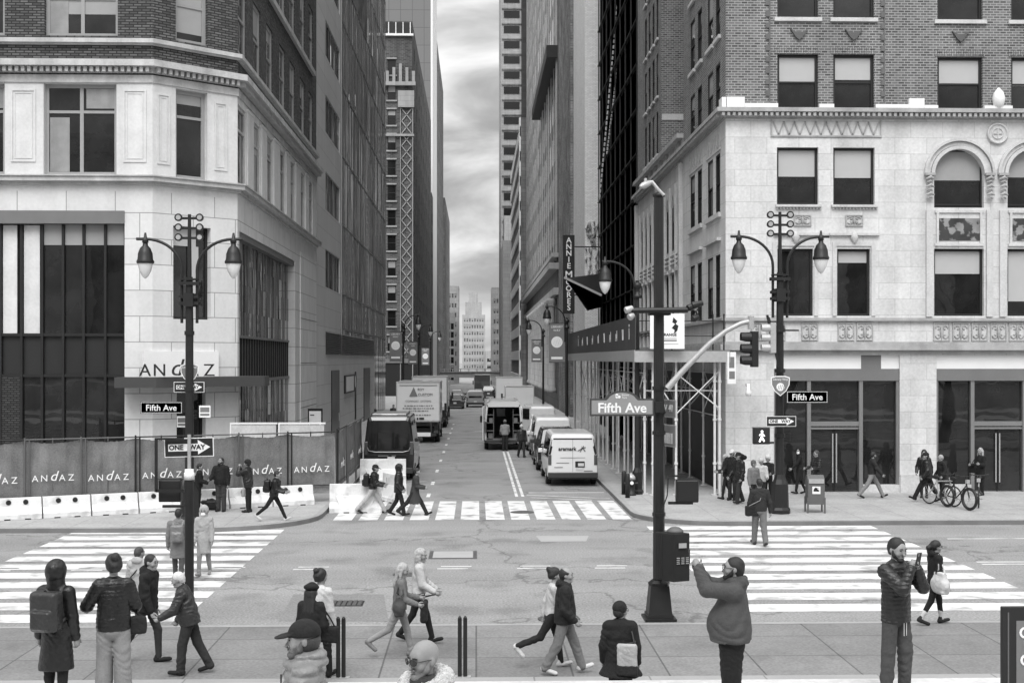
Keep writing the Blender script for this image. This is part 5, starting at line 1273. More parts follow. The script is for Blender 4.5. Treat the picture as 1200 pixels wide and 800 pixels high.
# ---------------------------------------------------------------- construction fence, barriers
FAB = mat('fence_fabric', .17, noise=.5, ns=1.3, fine=.35, fs=24, rough=.9, bump=.5, bs=6)
A = Vector((xof(-40, 39.9), 39.9, 0)); B = Vector((-4.95, 44.8, 0)); C_ = Vector((-4.95, 55, 0))
fo = tuple(A.lerp(B, .5) + Vector((0, 0, .15))); t = thing('construction_fence', 'fence of grey mesh fabric with repeated white lettering round the hotel corner', 'fence', fo)
def fence_run(A, B, n, zt):
    d = (B - A); L_ = d.length; d.normalize(); nn = Vector((d.y, -d.x, 0)); ang = math.atan2(d.y, d.x)
    for i in range(n):
        p, q = A + d * L_ * i / n, A + d * L_ * (i + 1) / n
        b = MB(fo); k = 26; r = random.Random(i); top = []; vs = []
        for j in range(k + 1):
            u = p.lerp(q, j / k); bul = .05 * math.sin(j * .75 + i) + .03 * math.sin(j * 2.3 + i * 3) + r.uniform(-.022, .022)
            for m_, z in enumerate((.55, 1.0, 1.6, 2.2, zt - .02 - (.10 * math.sin(math.pi * j / k)) - r.uniform(0, .03))): vs.append(tuple(u + nn * (.03 + bul * (.5 + .5 * math.sin(m_ * 1.7 + j * .5)) * (1 if m_ not in (0, 4) else .3)) + Vector((0, 0, z))))
        b.add(vs, [(5 * j + m_, 5 * j + 5 + m_, 5 * j + 6 + m_, 5 * j + 1 + m_) for j in range(k) for m_ in range(4)], 0, True)
        b.build('fabric_panel', FAB, t)
        b = MB(fo)
        for e in (0, .5): u = p.lerp(q, e) + nn * (.1 if e == 0 else -.02); b.tube([u + Vector((0, 0, .2)), u + Vector((0, 0, zt + (.06 if e == 0 else .03)))], .03 if e == 0 else .022, 6)
        u = p.lerp(q, .08) + nn * .1; b.tube([u + Vector((0, 0, .3)), u + Vector((0, 0, zt + .02))], .025, 6)
        b.tube([p + nn * .1 + Vector((0, 0, zt)), q + nn * .1 + Vector((0, 0, zt))], .025, 6); b.tube([p + nn * .09 + Vector((0, 0, .75)), q + nn * .09 + Vector((0, 0, .75))], .02, 6)
        b.build('post', GREYM if i % 3 else POLE, t)
        m_ = p.lerp(q, .5) + nn * .125 + Vector((0, 0, 1.32 + .03 * math.sin(i * 2))) - Vector(fo)
        for j, (ch, sz, sh) in enumerate((('A', .29, 0), ('N', .29, 0), ('d', .44, .3), ('A', .29, 0), ('Z', .29, 0))):
            text(ch, sz, SIGNW, t, m_ + d * (j - 2) * .27 + Vector((0, 0, .06 if ch == 'd' else 0)), ang, 'letter', depth=.003, shear=sh)
ho = (-7.6, 47, .15); hp_ = thing('hoarding', 'row of low white framed panels standing behind the mesh fence', 'hoarding', ho)
for i in range(2):
    b = MB(ho); x0 = -8.95 + i * 1.75; b.box(x0 + .05, x0 + 1.65, 46.9, 46.95, 1.2, 2.72); b.build('panel', LIMEP, hp_)
    b = MB(ho); b.box(x0 - .02, x0 + .04, 46.88, 46.97, .15, 2.8); b.box(x0 + .04, x0 + 1.7, 46.88, 46.97, 2.74, 2.8); b.build('frame', SIGNW, hp_)
fence_run(A, B, 7, 2.58); fence_run(B, C_, 3, 2.62)
def barrier(label, p, rz, L_=1.44, h=.66, holes=True, group='white barriers under the fence'):
    t = thing('barrier', label, 'barrier', p, rz, group)
    b = MB(); pr = [(-.28, 0), (-.28, .16), (-.13, .36), (-.09, h), (.09, h), (.13, .36), (.28, .16), (.28, 0)]
    e = L_ / 2 - .01; k = len(pr); vs = [(-e, y, z) for y, z in pr] + [(e, y, z) for y, z in pr]
    b.add(vs, [tuple(range(k)), tuple(range(k, 2 * k))[::-1]] + [(i, k + i, k + (i + 1) % k, (i + 1) % k) for i in range(k)])
    for s in (-1, 1):                            # raised panel with sloping ends on both faces
        b.add([(-e * .78, s * .135, h * .60), (e * .78, s * .135, h * .60), (e * .52, s * .29, .05), (-e * .52, s * .29, .05), (-e * .78, s * .10, h * .60), (e * .78, s * .10, h * .60), (e * .52, s * .2, .04), (-e * .52, s * .2, .04)],
              [(0, 1, 2, 3), (4, 5, 1, 0), (5, 6, 2, 1), (6, 7, 3, 2), (7, 4, 0, 3)])
    b.build('body', WHITE, t, bevel=.012)
    b = MB()
    if holes:
        for x in (-.25, .25): b.tube([(x, -.135, h * .8), (x, -.08, h * .8)], [.075, .085], 14); 
        split_build(b, 'hole', BLACK, t, .05)
    b = MB(); 
    for x in (-.3, .3): b.box(x - .09, x + .09, -.292, -.2, 0, .035)
    split_build(b, 'fork_slot', BLACK, t, .05)
    return t
d = (B - A).normalized(); nb = 11
names = ['white barrier under the fence, with clean dark holes', 'white barrier under the fence']
for i in range(nb):
    p = A + d * (.15 + i * 1.462) + Vector((0, -.42, .15)); 
    if p.x > B.x - .75: break
    barrier(['white plastic barrier with two dark holes standing under the mesh fence'][0], tuple(p), math.atan2(d.y, d.x))
for px, py, rz, L_, h, lab in ((417, 600, R(3), 1.75, .95, 'white barrier at the street corner nearest the striding man with a backpack'), (462, 588, R(-62), 1.6, 1.0, 'white barrier standing askew behind the two dark clad walkers'), (449, 566, R(0), 1.9, 1.0, 'white barrier closing the lane right behind the black van')):
    q = gnd(px, py); barrier(lab, (q.x, q.y, .004), rz, L_, h, False, None)
# ---------------------------------------------------------------- small things of the pavement
def pixbox(): pass
q = gnd(739.5, 580, .15); o = (q.x, q.y, .15); t = thing('fire_hydrant', 'squat dark fire hydrant with pale cap beside the pavement shed', 'hydrant', o)
b = MB(o); b.lathe([(.19, 0), (.19, .06), (.15, .09), (.14, .5), (.17, .52), (.17, .58)], o, 12); b.tube([(q.x, q.y - .1, .62), (q.x, q.y - .24, .62)], .08, 10); b.tube([(q.x - .25, q.y, .58), (q.x + .25, q.y, .58)], .055, 8); b.build('barrel', BLACK, t)
b = MB(o); b.lathe([(.17, 0), (.15, .1), (.08, .18), (.03, .2), (.03, .24)], (q.x, q.y, .73), 12); b.build('cap', STEELG, t)
b = MB(o); b.disc((q.x, q.y - .25, .62), (0, 1, 0), .065, .02, 12); b.build('outlet_cap', SIGNW, t)
for px, py, lab in ((731, 579, 'short dark bollard left of the hydrant, nearer the white van'), (735.5, 583, 'short dark bollard in front of the hydrant')):
    q = gnd(px, py, .15); t = thing('bollard', lab, 'bollard', (q.x, q.y, .15)); b = MB(); b.lathe([(.085, 0), (.085, .82), (.06, .86), (.02, .87)], (0, 0, 0), 12); b.build('post', BLACK, t)
for px, lab in ((400, 'pair of slim dark rods on the near pavement behind the man in a cap'), (541.5, 'pair of slim dark rods on the near pavement beside the bald man')):
    q = gnd(px, 791, .156); t = thing('bollard', lab, 'bollard', (q.x, 19.97, .156))
    for dx in (-.035, .05):
        b = MB(); b.tube([(dx, 0, .01), (dx, 0, .90)], .033, 10); b.lathe([(.03, 0), (.03, .02), (.012, .05)], (dx, 0, .90), 8); b.build('rod', POLE, t)
    b = MB(); b.box(-.14, .14, -.07, .07, 0, .012); b.build('foot_plate', STEELG, t)
q = gnd(955, 600, .15); o = (q.x, q.y, .15); t = thing('mailbox', 'dark round topped mailbox on four legs by the shop doors', 'mailbox', o, R(-4))
W_, D_ = .54, .48
b = MB(); pr = [(-W_ / 2, 0), (W_ / 2, 0)]
prof = [(-D_ / 2, .28), (D_ / 2, .28), (D_ / 2, .95)] + [(D_ / 2 * math.cos(a), .95 + .27 * math.sin(a)) for a in [math.pi * i / 8 for i in range(1, 8)]] + [(-D_ / 2, .95)]
b.vprism(prof, (W_ / 2, 0, 0), (0, 1, 0), (1, 0, 0), -W_, 0); b.build('body', GREYM, t, bevel=.01)
for sx in (-1, 1):
    for sy_ in (-1, 1): b = MB(); b.box(sx * W_ / 2 - .025, sx * W_ / 2 + .025, sy_ * D_ / 2 - .025, sy_ * D_ / 2 + .025, 0, .5); b.build('leg', GREYM, t)
b = MB(); b.box(-.13, .13, -D_ / 2 - .006, -D_ / 2 - .001, .62, .86); nt_ = b.build('label_plate', SIGNW, t)
b = MB(); b.vprism([(-.09, .70), (.09, .70), (.09, .74), (.02, .78), (.08, .8), (-.04, .83), (-.09, .76)], (0, -D_ / 2 - .006, 0), (1, 0, 0), (0, -1, 0), .001, .003); b.build('emblem', FRAMED, t)
b = MB(); b.box(-W_ / 2 + .03, W_ / 2 - .03, -D_ / 2 - .03, -D_ / 2 + .02, .96, 1.10); b.build('chute_flap', STEELG, t)
def bicycle(label, p, rz, fat=.022, frame=BLACK):
    t = thing('bicycle', label, 'bicycle', p, rz, 'bicycles parked by the kerb'); r = .33
    for x in (-.53, .53):
        b = MB(); n = 22; pts = [(x + r * math.cos(2 * math.pi * i / n), 0, r + fat + r * math.sin(2 * math.pi * i / n)) for i in range(n + 1)]
        b.tube(pts, fat, 7, 0, False); w_ = b.build('wheel', BLACK, t)
        b = MB()
        for i in range(9): a = 2 * math.pi * i / 9; b.bar((x, 0, r + fat), (x + r * math.cos(a), 0, r + fat + r * math.sin(a)), .007)
        b.tube([(x, -.04, r + fat), (x, .04, r + fat)], .03, 8); b.build('spoke', STEELG, w_)
    z0 = r + fat
    b = MB()
    for A, B in (((-.53, .0, z0), (-.1, 0, z0 - .03)), ((-.1, 0, z0 - .03), (-.22, 0, z0 + .50)), ((-.22, 0, z0 + .45), (.36, 0, z0 + .5)), ((.38, 0, z0 + .42), (-.1, 0, z0 - .03)), ((-.53, 0, z0), (-.21, 0, z0 + .42)), ((.53, 0, z0), (.34, 0, z0 + .62))): b.tube([A, B], .022, 7)
    b.build('bike_frame', frame, t)
    b = MB(); b.tube([(.34, 0, z0 + .6), (.36, 0, z0 + .72)], .018, 7); b.tube([(.28, -.32, z0 + .76), (.38, -.15, z0 + .72), (.38, .15, z0 + .72), (.28, .32, z0 + .76)], .016, 7); b.build('handlebar', POLE, t)
    b = MB(); b.tube([(-.36, 0, z0 + .58), (-.26, 0, z0 + .6), (-.08, 0, z0 + .59)], [.05, .09, .03], 8); b.tube([(-.22, 0, z0 + .48), (-.235, 0, z0 + .58)], .015, 6); b.build('saddle', BLACK, t)
    b = MB(); b.disc((-.1, 0, z0 - .03), (0, 1, 0), .09, .02, 12); b.bar((-.1, .05, z0 - .03), (.05, .05, z0 - .1), .02); b.bar((.0, .05, z0 - .1), (.1, .12, z0 - .1), .03); b.build('crank', STEELG, t)
    b = MB(); b.box(.40, .48, -.06, .06, z0 + .5, z0 + .62); b.build('front_lamp', STEELG, t)
for px, py, rz, ft, fr, lab in ((1103, 595, R(-62), .025, STEELG, 'pale framed bicycle parked beside the fat tyred one'), (1123, 599, R(-70), .05, BLACK, 'fat tyred black bicycle parked in the middle of the three'), (1147, 596, R(-112), .025, STEELG, 'bicycle parked alone in front of the blonde woman')):
    q = gnd(px, py - 3, .15); bicycle(lab, (q.x, q.y, .153), rz, ft, fr)
q = at(1216, 800, 13.9); t = thing('poster_stand', 'black framed poster stand with pale letters at the edge of the steps', 'sign', (q.x, q.y, 1.25))
zt = zY(1180, 710, q.y); x0 = xof(1173, q.y) - q.x; hh = zt - 1.25
b = MB(); b.box(x0, -x0, -.03, .03, 0, hh); b.build('board', BLACK, t, bevel=.012)
b = MB(); b.box(x0 + .155, -x0 - .155, -.035, -.031, .1, hh - .15); b.build('poster', SIGNG, t)
b = MB(); b.box(x0 + .06, x0 + .075, -.036, -.031, .05, hh - .06); b.build('trim', GREYM, t)
for k, ch in enumerate(('O', 'I', 'C')): text(ch, .17, SIGNW, t, (x0 + .25, -.042, hh - .285 - k * .148), name='letter', depth=.003, bold=.004)
b = MB(); b.box(x0 + .1, x0 + .3, -.3, .3, 0, .03); b.box(-x0 - .3, -x0 - .1, -.3, .3, 0, .03); split_build(b, 'foot', BLACK, t)
t = thing('information_panel', 'tall white information panel on the pavement beyond the old hotel', 'sign', (at(370, 480, 63).x, 63, .15))
b = MB(); b.box(-.36, .36, 0, .12, 0, 2.55); b.build('case', FRAMED, t, bevel=.02)
b = MB(); b.box(-.29, .29, -.012, -.002, .35, 2.42); pn = b.build('sheet', SIGNW, t)
b = MB()
for z, w_ in ((2.2, .2), (1.75, .45), (1.55, .3), (1.3, .4), (.95, .2), (.7, .3)): b.box(-.24, -.24 + w_, -.016, -.013, z, z + .05)
split_build(b, 'print_line', FRAMED, pn)
t = thing('sign_post', 'thin dark parking sign post on the pavement before the mirrored block', 'sign post', (at(417, 480, 58).x, 58, .15)); b = MB(); b.tube([(0, 0, 0), (0, 0, 4.4)], .04, 8); b.build('post', POLE, t)
b = MB(); b.box(-.02, .02, -.04, .3, 3.7, 4.2); b.build('panel', SIGNG, t)
# ================================================================ vehicles (rear at local y = 0, nose towards +y)
PWHITE = mat('white_car_paint', .66, noise=.05, ns=1.5, fine=.02, rough=.3, coat=.6, stain=(1.2, .6, .8, .15))
PBLACK = mat('black_car_paint', .012, noise=.1, rough=.25, coat=.8)
PDARK = mat('dark_car_paint', .035, noise=.1, rough=.25, coat=.8)
PGREY = mat('silver_car_paint', .32, noise=.05, rough=.28, metal=.4, coat=.6)
TYRE = mat('tyre_rubber', .02, noise=.2, rough=.85)
RIM = mat('wheel_rim', .30, noise=.1, rough=.35, metal=.7)
CGLASS = mat('car_glass', .012, noise=.3, ns=2, rough=.03, spec=.7)
TAIL = mat('tail_lamp', .06, noise=.1, rough=.15, coat=.8)
PLAST = mat('bumper_plastic', .035, noise=.15, rough=.55)
PLATE = mat('licence_plate', .55, noise=.05, rough=.4)
def section(y, zb, zt, wb, wt, zm):
    r = min(.10, (zt - zm) * .4 + .01)
    L_ = [(-wb * .93, zb), (-wb * .99, zb + .12), (-wb, zm - .12), (-wb * .985, zm), (-wt, zt - r), (-wt + r * .45, zt - r * .35), (-wt + r * 1.4, zt)]
    return [(x, y, z) for x, z in L_] + [(-x, y, z) for x, z in L_[::-1]]
def loft(mb, secs, m=0):
    vs = []; k = 14
    for s in secs: vs += section(*s)
    fs = [(i * k + j, (i + 1) * k + j, (i + 1) * k + (j + 1) % k, i * k + (j + 1) % k) for i in range(len(secs) - 1) for j in range(k)]
    n = (len(secs) - 1) * k
    fs += [tuple(range(k)), tuple(range(n, n + k))[::-1]]
    mb.add(vs, [f[::-1] for f in fs], m)
def wheels(t, W, ys, r, w=.22, dual=False):
    for y in ys:
        for s in (-1, 1):
            b = MB(); x = s * (W / 2 - w / 2 + .012); pr = [(r * .62, -w / 2), (r * .92, -w / 2), (r, -w * .3), (r, w * .3), (r * .92, w / 2), (r * .62, w / 2)]
            vs = []; n = 20
            for q, h in pr:
                for k in range(n): a = 2 * math.pi * k / n; vs.append((x + h, y + q * math.cos(a), r + q * math.sin(a)))
            fs = [(i * n + k, i * n + (k + 1) % n, (i + 1) * n + (k + 1) % n, (i + 1) * n + k) for i in range(len(pr) - 1) for k in range(n)]
            fs += [tuple(range(n)), tuple(range(len(vs) - n, len(vs)))]
            b.add(vs, fs, 0, False); wh = b.build('wheel', TYRE, t)
            b = MB(); b.disc((x + s * w * .36, y, r), (1, 0, 0), r * .6, w * .3, 14); b.disc((x + s * w * .53, y, r), (1, 0, 0), r * .18, .03, 10); b.build('rim', RIM, wh)
            b = MB(); n = 12; pts = [(s * (W / 2 - .10), y + (r + .09) * math.cos(math.pi * k / n), r + (r + .09) * math.sin(math.pi * k / n)) for k in range(n + 1)]; b.tube(pts, .075, 6); b.build('wheel_arch', PLAST, t)
def strip(t, name, m, secs, i0, i1, z_lo, z_hi, side, y0=None, y1=None, off=.008):
    """glass panel on the body's side between two sections, from fraction z_lo to z_hi of the height above the belt"""
    a, c = secs[i0], secs[i1]
    P = lambda s, f, y: ((s[3] * .985 + (s[4] - s[3] * .985) * f + off) * side, y, s[5] + (s[2] - .08 - s[5]) * f)
    ya, yc = (y0 if y0 is not None else a[0]), (y1 if y1 is not None else c[0])
    q = [P(a, z_lo, ya), P(c, z_lo, yc), P(c, z_hi, yc), P(a, z_hi, ya)]
    b = MB(); n = Vector((side, 0, .1)); vs = q + [tuple(Vector(p) - n * .03) for p in q]
    b.add(vs, [(0, 1, 2, 3), (7, 6, 5, 4), (0, 4, 5, 1), (1, 5, 6, 2), (2, 6, 7, 3), (3, 7, 4, 0)]); return b.build(name, m, t)
def rear_panel(t, name, m, x0, x1, z0, z1, y=-.012, d=.02, lean=0.0, wtop=0.0, bevel=0):
    b = MB(); b.add([(x0, y, z0), (x1, y, z0), (x1 - wtop, y + lean, z1), (x0 + wtop, y + lean, z1), (x0, y + d, z0), (x1, y + d, z0), (x1 - wtop, y + d + lean, z1), (x0 + wtop, y + d + lean, z1)],
                    [(0, 1, 2, 3), (5, 4, 7, 6), (4, 0, 3, 7), (1, 5, 6, 2), (3, 2, 6, 7), (4, 5, 1, 0)])
    return b.build(name, m, t, bevel=bevel)
def plate_at(t, x, z, y=-.02, w=.31, h=.155): return rear_panel(t, 'licence_plate', PLATE, x - w / 2, x + w / 2, z - h / 2, z + h / 2, y)
def car(name, label, cat, x, y, L_=4.7, W=1.85, H=1.5, style='suv', paint=None, group=None, rear_glass=True, plate_x=0.0, side_glass=True, rz=0.0):
    paint = paint or PDARK; t = thing(name, label, cat, (x, y, gz(y) + .004), rz, group); w = W / 2; zb = .28 if style != 'sedan' else .2
    if style == 'van':
        zm = H * .50; S = [(0, zb + .15, H * .93, w * .97, w * .80, zm), (.10, zb, H * .985, w, w * .85, zm), (.5, zb, H, w, w * .86, zm), (L_ * .62, zb, H, w, w * .86, zm), (L_ * .76, zb, H * .93, w, w * .80, zm), (L_ * .87, zb, H * .60, w, w * .9, zm), (L_ * .97, zb, H * .50, w * .96, w * .85, zm * .9), (L_, zb + .1, H * .38, w * .88, w * .8, zm * .65)]
        gi = (1, 3)
    elif style == 'suv':
        zm = H * .56; S = [(0, zb + .12, H * .60, w * .93, w * .84, zm * .95), (.10, zb, H * .66, w * .98, w * .86, zm), (.42, zb, H * .97, w, w * .74, zm), (.8, zb, H, w, w * .76, zm), (L_ * .50, zb, H, w, w * .76, zm), (L_ * .68, zb, H * .66, w, w * .86, zm), (L_ * .93, zb, H * .56, w * .95, w * .84, zm * .9), (L_, zb + .1, H * .42, w * .85, w * .76, zm * .7)]
        gi = (2, 4)
    else:
        zm = H * .58; S = [(0, zb + .12, H * .62, w * .90, w * .80, zm * .95), (.12, zb, H * .67, w * .97, w * .84, zm), (.75, zb, H * .70, w, w * .84, zm), (1.35, zb, H * .97, w, w * .68, zm), (1.9, zb, H, w, w * .70, zm), (L_ * .54, zb, H * .98, w, w * .69, zm), (L_ * .72, zb, H * .68, w, w * .84, zm), (L_ * .94, zb, H * .58, w * .94, w * .80, zm * .9), (L_, zb + .1, H * .44, w * .82, w * .74, zm * .7)]
        gi = (3, 5)
    b = MB(); loft(b, S); b.build('body', paint, t, bevel=.02)
    if side_glass:
        for s in (-1, 1):
            ya, yb = S[gi[0]][0], S[gi[1]][0]; n = 3 if style == 'suv' else 2
            for k in range(n): strip(t, 'side_window', CGLASS, [S[gi[0]], S[gi[1]]], 0, 1, .08, .86, s, ya + .08 + (yb - ya - .1) * k / n, ya + (yb - ya) * (k + 1) / n)
    if rear_glass:
        if style == 'van': rear_panel(t, 'rear_window', CGLASS, -w * .72, w * .72, H * .56, H * .86, -.012, .02, .03, .06)
        else:
            i = 1 if style == 'suv' else 2; a, c = S[i], S[i + 1]; dz = c[2] - a[2]; dy = c[0] - a[0]; n = Vector((0, -dz, dy)).normalized() * .012
            p0, p1 = Vector((0, a[0] + dy * .08, a[2] + dz * .08)) + n, Vector((0, a[0] + dy * .92, a[2] + dz * .92)) + n; wa, wc = a[4] * .90, c[4] * .86
            b = MB(); vs = [(-wa, p0.y, p0.z), (wa, p0.y, p0.z), (wc, p1.y, p1.z), (-wc, p1.y, p1.z)]; vs += [tuple(Vector(v) - n * 2) for v in vs]
            b.add(vs, [(0, 1, 2, 3), (7, 6, 5, 4), (0, 4, 5, 1), (1, 5, 6, 2), (2, 6, 7, 3), (3, 7, 4, 0)]); b.build('rear_window', CGLASS, t)
    b = MB(); i = len(S) - (4 if style == 'van' else 4); a, c = S[i], S[i + 1]
    dz = c[2] - a[2]; dy = c[0] - a[0]; n = Vector((0, -dz, dy)).normalized() * .012
    vs = [(-a[4] * .85, a[0] + dy * .06, a[2] + dz * .06), (a[4] * .85, a[0] + dy * .06, a[2] + dz * .06), (c[4] * .85, a[0] + dy * .94, a[2] + dz * .94), (-c[4] * .85, a[0] + dy * .94, a[2] + dz * .94)]; vs = [Vector(v) + n for v in vs]; vs += [v - n * 2 for v in vs]
    b.add(vs, [(0, 3, 2, 1), (4, 5, 6, 7), (0, 1, 5, 4), (1, 2, 6, 5), (2, 3, 7, 6), (3, 0, 4, 7)]); b.build('windscreen', CGLASS, t)
    b = MB(); b.box(-w * .95, w * .95, -.09, .06, zb + .02, zb + .26); b.build('bumper', PLAST, t, bevel=.03)
    for s in (-1, 1):
        if style == 'van': b = MB(); b.box(s * w * .84, s * w * .97, -.02, .05, H * .40, H * .60)
        else: b = MB(); b.box(s * w * .62, s * w * .96, -.015, .06, zm * .78, zm * .98)
        b.build('tail_light', TAIL, t, bevel=.012)
        b = MB(); m0 = L_ * (.66 if style != 'van' else .74); b.box(s * (w - .02), s * (w + .17), m0, m0 + .09, zm + .0, zm + .18); b.build('mirror', PLAST if paint is not PWHITE else PWHITE, t, bevel=.03)
    plate_at(t, plate_x, zm * .72 if style != 'van' else H * .34)
    wheels(t, W, (L_ * .19, L_ * .80), .34 if style != 'sedan' else .32)
    return t
# --- the white cargo van by the kerb
t = car('cargo_van', 'white cargo van with dark lettering on its rear doors, parked nearest the crosswalk', 'van', 3.88, 51.4, 5.7, 2.04, 2.12, 'van', PWHITE, None, False, .28, True)
for s in (-1, 1):
    rear_panel(t, 'corner_window', CGLASS, s * .80, s * .955, 1.25, 1.74, -.006, .02, .0) if False else None
    b = MB(); b.bar((s * .93, .005, 1.28), (s * .80, .04, 1.86), .09, .05); b.build('corner_trim', CGLASS, t)
b = MB(); b.bar((-.78, .02, 1.90), (.78, .02, 1.90), .05, .05); b.build('door_trim', BLACK, t)
b = MB(); b.box(-.005, .005, -.006, .01, .58, 1.88); b.build('door_seam', FRAMED, t)
b = MB(); b.box(-1.0, 1.0, -.16, .0, .34, .56); b.build('step_bumper', PLAST, t, bevel=.03)
b = MB(); b.box(.10, .48, -.03, -.012, .76, 1.0); b.build('plate_holder', BLACK, t)
plate_at(t, .33, .87, -.036, .24, .12)
text('aramark', .215, BLACK, t, (-.22, -.018, 1.50), depth=.003, bold=.006)
b = MB()
for A, B in (((.20, 1.42), (.42, 1.54)), ((.30, 1.38), (.44, 1.62)), ((.36, 1.52), (.52, 1.56)), ((.40, 1.54), (.50, 1.40)), ((.36, 1.54), (.34, 1.62))): b.bar((A[0], -.018, A[1]), (B[0], -.018, B[1]), .006, .04)
b.build('star_emblem', FRAMEG, t)
b = MB(); b.box(-.5, .5, -.016, -.012, 1.14, 1.155); b.box(-.66, -.15, -.016, -.012, .93, .95); b.box(-.75, -.40, -.016, -.012, .75, .775); b.box(.45, .80, -.016, -.012, .60, .63); split_build(b, 'print_line', FRAMEG, t, .01)
# --- black high roof van on the shaded kerb
t = car('passenger_van', 'black high roofed van waiting behind the white barriers', 'van', -3.68, 54.0, 6.2, 2.12, 2.72, 'van', PBLACK, None, False, .1)
rear_panel(t, 'rear_window', CGLASS, -.86, .86, 1.30, 2.36, -.02, .03, .03, .08, .01)
b = MB(); pts = [(-.9, -.02, 1.40), (-.84, -.025, 1.26), (-.6, -.03, 1.20), (.6, -.03, 1.20), (.84, -.025, 1.26), (.9, -.02, 1.40)]; b.tube(pts, .025, 6); b.build('chrome_trim', RIM, t)
b = MB(); b.box(-.45, -.02, -.02, .0, 1.02, 1.06); b.box(.12, .3, -.02, .0, 1.02, 1.06); b.build('badge', RIM, t)
b = MB(); b.box(-.72, .72, .3, 3.2, 2.69, 2.80); b.box(-.35, .35, .25, .28, 2.66, 2.78); b.build('roof_pod', RIM, t, bevel=.03)
# --- box trucks
def box_truck(label, x, y, W, zf, zt, L_, paint=PWHITE, group=None):
    t = thing('box_truck', label, 'truck', (x, y, gz(y) + .004), 0, group)
    b = MB(); b.box(-W / 2, W / 2, 0, L_, zf, zt); b.build('cargo_box', paint, t, bevel=.03)
    b = MB()
    for s in (-1, 1): b.box(s * W / 2 - .05, s * W / 2 + .012, -.02, .07, zf, zt)
    b.box(-W / 2 + .05, W / 2 - .05, -.02, .06, zt - .09, zt + .012); b.box(-W / 2 + .05, W / 2 - .05, -.02, .06, zf - .05, zf + .05); b.build('door_frame', STEELG, t)
    b = MB(); b.box(-W / 2 + .15, -W / 2 + .35, .2, L_, .65, zf - .004); b.box(W / 2 - .35, W / 2 - .15, .2, L_, .65, zf - .004); b.box(-W / 2 + .3, W / 2 - .3, .5, 3, .5, .9); b.build('chassis', BLACK, t)
    b = MB(); b.box(-W * .42, W * .42, -.05, .12, .45, .60); b.bar((-W * .3, .05, .6), (-W * .3, .05, zf), .1); b.bar((W * .3, .05, .6), (W * .3, .05, zf), .1); b.build('bumper', PLAST, t)
    for s in (-1, 1): b = MB(); b.box(s * W * .36, s * W * .46, -.06, -.01, .62, .78); b.build('tail_light', TAIL, t)
    c = [(L_ + .12, .5, zt - .9, W * .46, W * .42, 1.5), (L_ + .2, .45, zt - .7, W * .46, W * .42, 1.5), (L_ + 1.2, .45, zt - .75, W * .46, W * .41, 1.5), (L_ + 1.8, .45, 1.75, W * .46, W * .43, 1.4), (L_ + 2.3, .5, 1.5, W * .44, W * .4, 1.2)]
    b = MB(); loft(b, c); b.build('cab', paint, t, bevel=.03)
    for s in (-1, 1): b = MB(); b.box(s * W * .54, s * (W * .54 + .16), L_ + 1.4, L_ + 1.5, 1.6, 2.2); b.bar((s * W * .46, L_ + 1.45, 1.9), (s * W * .56, L_ + 1.45, 1.9), .04); b.build('mirror', BLACK, t)
    wheels(t, W - .1, (1.6, L_ + 1.2), .45, .3)
    return t
t = box_truck('white box truck with a grey triangle and lettering on its rear door', -3.52, 78, 2.6, 1.35, 3.75, 5.5)
b = MB(); b.vprism([(-.55, 2.85), (-.05, 2.85), (-.28, 3.42)], (0, 0, 0), (1, 0, 0), (0, -1, 0), .022, .03); b.build('triangle_emblem', FRAMEG, t)
text('CUSTOM', .22, FRAMED, t, (.42, -.03, 2.95), depth=.003); text('ROY', .2, FRAMED, t, (.15, -.03, 3.26), depth=.003)
text('COMFORT  SYSTEMS', .17, SIGNG, t, (0, -.03, 2.55), depth=.003)
b = MB()
for z, w_ in ((2.28, 1.7), (2.12, 1.9), (1.97, 1.2), (1.72, 1.5)):
    x = -w_ / 2; r = random.Random(int(z * 100))
    while x < w_ / 2: k = r.uniform(.05, .2); b.box(x, min(x + k, w_ / 2), -.03, -.022, z - .03, z + .03); x += k + r.uniform(.03, .06)
split_build(b, 'print_line', SIGNG, t, .02)
b = MB(); b.box(-1.15, 1.15, -.028, -.021, 3.5, 3.53); b.box(-.1, .0, -.05, -.021, 1.44, 1.56); b.box(.05, .35, -.05, -.021, 1.46, 1.56); b.build('latch', FRAMED, t)
b = MB(); b.box(-.2, .75, -.08, -.05, .42, .66); b.build('bumper_plate', SIGNW, t)
t = box_truck('taller white box truck ahead of the lettered one', -3.45, 95, 2.55, 1.4, 3.85, 5.0)
box_truck('dark box truck farther along the shaded kerb', -3.5, 108, 2.4, 1.2, 3.3, 4.5, PDARK)
